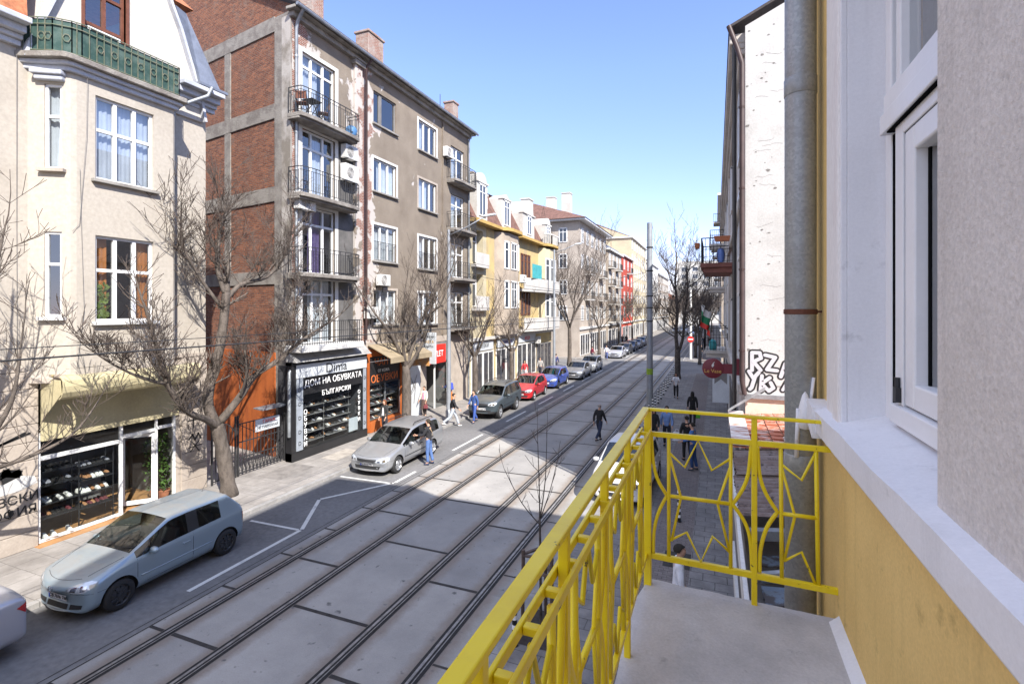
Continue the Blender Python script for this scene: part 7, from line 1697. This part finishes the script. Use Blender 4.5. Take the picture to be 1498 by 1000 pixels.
for x,y,rz,t_,l2,lb,lh in ((-14.6,39.2,S_,(.48,.04,.05),(.45,.45,.48),'woman in red jacket by the white shop front behind the red car',True),(-14.2,42.0,S_,(.4,.38,.36),(.05,.05,.07),'person in pale grey top beside the woman in red',False),(-14.0,46.0,0,(.05,.06,.16),(.05,.05,.07),'person in navy jacket in front of the balcony house',False),(-13.35,58.3,R(-40),(.22,.03,.06),(.06,.06,.09),'person in maroon jacket crossing the side street',False),(-12.1,60.4,S_,(.55,.55,.6),(.08,.11,.28),'person in white top and blue jeans crossing the side street',False),(-2.6,73,S_,(.03,.03,.035),(.03,.03,.04),'dark-clothed man, left of two on the far right pavement',False),(-1.6,64.2,S_,(.02,.02,.025),(.03,.035,.05),'dark-clothed person at the far right kerb, right of two',False),(-14.2,84,S_,(.03,.03,.04),(.03,.03,.04),'dark-clothed person, left of a pair on the far left pavement',False),(-13.6,84.3,S_,(.05,.05,.06),(.03,.03,.04),'dark-clothed person, right of a pair on the far left pavement',False),(-1.8,84,S_,(.04,.05,.07),(.03,.03,.04),'pedestrian beneath the flag far up the right pavement',False),(-.9,85,0,(.02,.02,.02),(.02,.02,.02),'black-clothed pedestrian by the far right wall',False)):
    person((x,y,PV if (x<-12.9 or x>-3.4) and not 49.6<y<59.6 else 0),rz,lb,t_,l2,h=1.72,stride=.2,arms=(-.2,.2),long_hair=lh,detail=False)
# ------------------------------------------------------------------ bare street trees
def bare_tree(name,label,limbs,seed,twig_m,bark_m,levels=3,n_sub=(5,4,4),len_f=(.55,.5,.45),up=.35,tw=.006,spread=.7,minr=.004,first=.25,lens=None,dens=1.0,cat='tree',group=None,base=None,curl=.12):
    """limbs: list of (polyline, r0, r1, grows) - the first is the trunk; the rest are drawn limbs that carry branches and twigs"""
    rr=random.Random(seed); b=V(limbs[0][0][0]); e=empty(name,tuple(b),label=label,cat=cat,group=group)
    tr=MB(); lm=MB(); tw_=MB()
    sub=lambda pts: [V(p)-b for p in pts]
    def smooth(pts,r0,r1):
        out=[]; n=len(pts)
        for i in range(n-1):
            p0=pts[max(i-1,0)]; p1=pts[i]; p2=pts[i+1]; p3=pts[min(i+2,n-1)]
            for k in range(4):
                t=k/4; out.append(.5*((2*p1)+(p2-p0)*t+(2*p0-5*p1+4*p2-p3)*t*t+(3*p1-p0-3*p2+p3)*t**3))
        out.append(pts[-1]); m=len(out); return out,[r0+(r1-r0)*i/(m-1) for i in range(m)]
    def grow(p,d,L,r,lv):
        n=max(3,int(L/.22)); pts=[p]; rs=[r]; q=p.copy(); dd=d.copy()
        for i in range(n):
            dd=(dd+V((rr.uniform(-1,1),rr.uniform(-1,1),rr.uniform(-.6,1)))*curl+V((0,0,up*.16))).normalized(); q=q+dd*(L/n); pts.append(q.copy()); rs.append(max(minr,r*(1-.72*(i+1)/n)))
        m=tw_ if lv>=levels or r<.02 else lm
        m.tube(pts,rs,3 if r<.012 else (4 if r<.03 else 6),cap=False)
        if lv<levels:
            k=max(1,int(n_sub[min(lv,len(n_sub)-1)]*dens*rr.uniform(.75,1.25)))
            for j in range(k):
                t=first+(1-first)*(j+rr.random())/k; i=min(n-1,int(t*n)); base_=pts[i]; dr=(pts[i+1]-pts[i]).normalized()
                sd=V((rr.uniform(-1,1),rr.uniform(-1,1),rr.uniform(-.25,.9))).normalized(); nd_=(dr*(1-spread*.55)+sd*spread).normalized()
                grow(base_,nd_,L*len_f[min(lv,len(len_f)-1)]*rr.uniform(.65,1.25),max(minr,rs[i]*.55),lv+1)
    for i,(pts,r0,r1,g) in enumerate(limbs):
        ps,rs=smooth(sub(pts),r0,r1)
        if i==0:
            rs=[r*(1+.22*max(0,1-k/3)) + r*.05*math.sin(k*5.1+1) + r*.05*math.sin(k*2.3) for k,r in enumerate(rs)]; tr.tube(ps,rs,12)
        else: lm.tube(ps,rs,8)
        if g:
            n,L=g
            for j in range(int(n*dens)):
                t=.22+.78*(j+rr.random())/(n*dens); k=min(len(ps)-2,int(t*(len(ps)-1))); dr=(ps[k+1]-ps[k]).normalized()
                sd=V((rr.uniform(-1,1),rr.uniform(-1,1),rr.uniform(-.1,1))).normalized(); grow(ps[k],(dr*.45+sd*.8).normalized(),L*rr.uniform(.6,1.25)*(1.1-.4*t),max(.008,rs[k]*.42),1)
            dr=(ps[-1]-ps[-2]).normalized(); grow(ps[-1],dr,L,rs[-1],1)
    tr.build('trunk',M[bark_m],e,smooth=True); lm.build('limb',M[bark_m],e,smooth=True,fix=False); tw_.build('crown',M[twig_m],e,smooth=True,fix=False)
    return e
def auto_limbs(b,h,fork,nl,rad,seed,r0=.16,lean=(0,0)):
    """trunk to the fork, then limbs rising and spreading"""
    rr=random.Random(seed); b=V(b); f=b+V((lean[0],lean[1],fork)); L=[([b,b+V((lean[0]*.3+.04,lean[1]*.3,fork*.5)),f],r0,r0*.72,None)]
    for i in range(nl):
        a=6.283*i/nl+rr.uniform(-.4,.4); R0=rad*rr.uniform(.55,1.0); hh=h*rr.uniform(.78,1.0)
        st=f-V((0,0,rr.uniform(0,.12)*fork)); m1=st+V((math.cos(a)*R0*.35,math.sin(a)*R0*.35,(hh-fork)*.28)); m2=st+V((math.cos(a)*R0*.75,math.sin(a)*R0*.75,(hh-fork)*.6)); en=st+V((math.cos(a)*R0,math.sin(a)*R0,(hh-fork)*.8))
        j=lambda q: V((rr.uniform(-q,q),rr.uniform(-q,q),rr.uniform(-q,q)))
        mm=m1.lerp(m2,.5)+j(rad*.10)
        L.append(([st,m1+j(rad*.06),mm,m2+j(rad*.08),en+j(rad*.1)],r0*.38,r0*.10,(8,(hh-fork)*.32)))
        b2=a+rr.choice((-1,1))*rr.uniform(.7,1.3); e2=m1+V((math.cos(b2)*R0*.6,math.sin(b2)*R0*.6,(hh-fork)*.42))
        L.append(([m1,m1.lerp(e2,.5)+j(rad*.1),e2],r0*.20,r0*.07,(6,(hh-fork)*.30)))
    return L
# the big tree by the gate, limb by limb
bt=[([(-14.4,11.65,.1),(-14.42,11.55,1.0),(-14.45,11.4,1.9),(-14.45,11.25,2.45)],.225,.19,None),
 ([(-14.45,11.25,2.4),(-14.5,11.0,3.1),(-14.5,11.1,3.9),(-14.45,11.35,4.8),(-14.42,11.5,5.9),(-14.4,11.55,6.6)],.165,.12,(4,1.0)),
 ([(-14.4,11.5,6.3),(-14.3,12.0,6.85),(-14.15,12.9,7.15),(-14.0,13.5,7.9),(-13.9,13.7,8.8)],.085,.03,(13,1.5)),
 ([(-14.4,11.52,6.5),(-14.5,11.3,7.4),(-14.5,11.4,8.4),(-14.45,11.55,9.2)],.085,.025,(13,1.4)),
 ([(-14.45,11.5,6.0),(-14.7,10.9,7.0),(-14.75,10.4,7.9),(-14.6,10.2,8.7)],.06,.02,(10,1.3)),
 ([(-14.45,11.3,2.35),(-14.2,10.7,2.75),(-13.95,10.0,3.1),(-13.8,9.45,3.7),(-13.75,9.15,4.35),(-13.75,8.95,5.1),(-13.75,8.75,5.8)],.12,.04,(15,1.3)),
 ([(-13.78,9.3,4.0),(-13.6,8.5,4.3),(-13.5,7.8,4.7),(-13.5,7.3,5.1)],.05,.015,(10,1.0)),
 ([(-14.45,11.35,2.5),(-14.15,11.8,3.2),(-13.9,12.2,3.9),(-13.6,12.9,4.35),(-13.4,13.5,4.85),(-13.2,14.2,5.3),(-13.0,15.0,5.75)],.13,.03,(15,1.35)),
 ([(-13.6,12.9,4.35),(-13.5,12.9,5.1),(-13.45,13.3,5.8),(-13.5,13.6,6.5)],.06,.02,(9,1.1)),
 ([(-14.1,11.8,3.2),(-13.6,11.6,4.0),(-13.3,11.3,4.8)],.05,.018,(8,1.0))]
bare_tree('bare_tree','big bare tree with thick twisted trunk forking in front of the orange wall',bt,5,'twig','bark',3,(6,6,4),(.55,.62,.6),.55,spread=.8,minr=.0065,dens=1.25,curl=.14)
# whips reaching in from a tree beyond the left frame edge
lt=[([(-14.3,4.9,.1),(-14.3,4.9,1.4),(-14.25,5.0,2.6)],.2,.16,None),
 ([(-14.25,5.0,2.5),(-14.0,5.6,3.2),(-13.8,6.0,4.1),(-13.7,6.1,5.2)],.08,.02,(10,1.5)),([(-14.25,5.0,2.6),(-14.2,5.0,4.0),(-14.1,5.2,5.6),(-14.0,5.4,7.2)],.1,.03,(12,1.4)),
 ([(-14.25,5.0,2.6),(-13.8,6.0,2.8),(-13.5,6.9,3.2),(-13.4,7.4,3.9)],.06,.014,(9,1.2)),([(-14.1,5.2,5.6),(-13.9,5.7,6.6),(-13.8,5.9,7.8)],.05,.015,(9,1.2))]
bare_tree('bare_tree','bare tree with thin pale whips reaching in at the left edge before the cream house',lt,9,'twig','bark',3,(4,4,3),(.6,.6,.6),.5,spread=.7,minr=.006)
TG='bare street trees along the left pavement'
for i,(y,h,fk,nl,rad,r0,lb,ds) in enumerate(((21.3,9.6,3.2,6,2.6,.26,'bare pollarded tree between the orange-framed shop and the white board',1.0),(29.0,8.0,3.0,5,2.3,.2,'bare tree between the red outlet sign and the mansard house',.9),(35.2,7.8,2.8,5,2.2,.18,'smaller bare tree before the bay of the mansard house',.9),(51.8,14.2,4.2,7,4.6,.24,'tall broad bare tree in front of the grey corner block',1.15),(66,10.5,3.4,6,3.6,.2,'bare tree before the grey corner block wall, second past the side street',1.0),(80.5,9.5,3.2,5,3.2,.18,'bare tree in front of the stacked balconies',.9),(94.5,9.5,3.2,5,3.2,.18,'bare tree by the red house',.9),(110,9,3.2,5,3,.18,'bare tree in front of the tall cream block',.8),(126,9,3,5,3,.18,'bare tree in front of the white block, farthest on the left',.8))):
    bare_tree('bare_tree',lb,auto_limbs((-14.2 if i!=3 else -14.3,y,.1),h,fk,nl,rad,20+i,r0),40+i,'twig','bark',3 if y<70 else 2,(7,6,4),(.6,.6,.6),.6,dens=ds*(.78 if y<70 else 1.1),minr=.0075 if y<40 else (.010 if y<70 else .015),curl=.13)
# right pavement
rt=[([(-3.05,45.6,.1),(-3.02,45.6,1.2),(-3.05,45.6,2.6)],.25,.22,None),
 ([(-3.05,45.6,2.4),(-3.15,45.5,4.0),(-3.05,45.5,6.0),(-3.2,45.4,8.2),(-3.1,45.4,10.3),(-3.2,45.4,11.6)],.17,.025,(24,2.5)),
 ([(-2.98,45.6,2.3),(-2.6,45.6,3.6),(-2.45,45.6,5.6),(-2.2,45.6,7.6),(-2.3,45.6,9.4),(-2.1,45.6,11.2)],.14,.022,(22,2.3))]
rr=random.Random(5)
for k,(tx,z0,a,L) in enumerate(((-3.1,4.2,2.6,2.9),(-3.05,5.4,3.6,3.2),(-3.1,6.4,1.2,2.8),(-3.15,7.6,4.4,2.6),(-3.1,8.8,2.9,2.1),(-2.5,4.4,.2,2.8),(-2.4,5.6,5.6,3.0),(-2.3,6.8,.7,2.6),(-2.2,7.9,6.0,2.2),(-2.25,9.0,1.4,1.9),(-3.1,3.6,3.3,2.6),(-2.6,3.7,6.2,2.5))):
    c_,s_=math.cos(a),math.sin(a); p=V((tx,45.5,z0)); rt.append(([p,p+V((c_*L*.35,s_*L*.35,L*.22)),p+V((c_*L*.62,s_*L*.62,L*.55)),p+V((c_*L*.8,s_*L*.8,L*.95))],.06,.016,(13,1.8)))
bare_tree('bare_tree','tall dark bare tree with twin trunks on the right pavement behind the tram pole',rt,71,'twig_dark','bark_dark',3,(7,6,4),(.6,.55,.55),.55,dens=.8,minr=.009,curl=.13)
for i,(x,y,h,lb) in enumerate(((-2.3,66,10.5,'dark bare tree by the no-entry sign'),(-1.6,58,8.5,'slender dark bare tree close to the right-hand balconies'),(-2.6,88,10,'dark bare tree far up the right pavement, before the dull block'),(-2.8,112,10,'dark bare tree far up the right pavement, beyond the others'))):
    bare_tree('bare_tree',lb,auto_limbs((x,y,.1),h,3.2,5,3.0,90+i,.17),95+i,'twig_dark','bark_dark',2,(6,6,4),(.6,.6,.6),.5,dens=1.2,minr=.014)
for i,(x,y,h) in enumerate(((-11,146,10),(-7.5,152,12),(-3.5,148,12),(-1.0,142,10),(-9.5,165,13),(-5,160,13),(-6,143,9))):
    bare_tree('bare_tree','bare tree in the leafless thicket closing the far end of the street',auto_limbs((x,y,0),h,3,6,4.5,120+i,.2),130+i,'twig','bark',2,(6,6,4),(.6,.6,.6),.5,dens=1.1,minr=.022,group='trees closing the street end')
# staked sapling on the kerb
e=bare_tree('sapling','thin leafless sapling tied between wooden stakes on the right kerb',[([(-3.0,8.9,.1),(-3.0,8.88,1.2),(-3.02,8.9,2.2)],.028,.02,None),([(-3.02,8.9,2.2),(-3.05,8.95,2.8),(-3.1,9.0,3.7)],.014,.006,(4,.5)),([(-3.02,8.9,2.15),(-2.9,8.85,2.9),(-2.88,8.9,3.8)],.013,.005,(3,.4)),([(-3.0,8.9,2.05),(-3.3,8.7,2.5),(-3.6,8.6,3.1)],.011,.005,(3,.4)),([(-3.0,8.9,2.2),(-2.85,9.0,2.7),(-2.75,9.1,3.2)],.01,.005,(3,.4))],3,'twig_dark','bark_dark',2,(2,2),(.5,.5),.6,minr=.004)
t=empty('tree_stake',(-3.0,8.9,.1),label='weathered wooden stakes with cross bars round the sapling',cat='stake'); mat('stake_wood',(.13,.095,.08),.9,.15,6,stretch=(1,1,.2))
pp=[(-.28,-.22),(.28,-.2),(.0,.3)]
for x,y in pp: mb=MB(); mb.tube([(x,y,0),(x*.95,y*.95,1.55)],.035,8); mb.build('stake',M['stake_wood'],t,auto=40)
mb=MB()
for a,b in ((0,1),(1,2),(2,0)):
    for z in (1.15,1.45): mb.bar((*pp[a],z),(*pp[b],z+.02),.06,.03)
mb.build('cross_bar',M['stake_wood'],t)
mb=MB(); mb.quad((-3.4,8.4,.122),(-2.6,8.4,.122),(-2.6,9.5,.122),(-3.4,9.5,.122)); struct('tree_pit',mb,mat('soil',(.06,.05,.045),.95,.2,8,bump=.6,bscale=25))
# ------------------------------------------------------------------ put each building's Empty at its own foot (children keep their place)
for o,l in ((hb,(-15.8,9,0)),(bb,(-15.5,23,0)),(yh,(-15.5,35,0)),(y2,(-15.5,44,0)),(wb_,(.68,14,0)),(sh,(.4,9,0)),(ob,(.57,2,0)),(eb,(5,236,0))):
    o.location=l
    for c in o.children: c.location=V(c.location)-V(l)
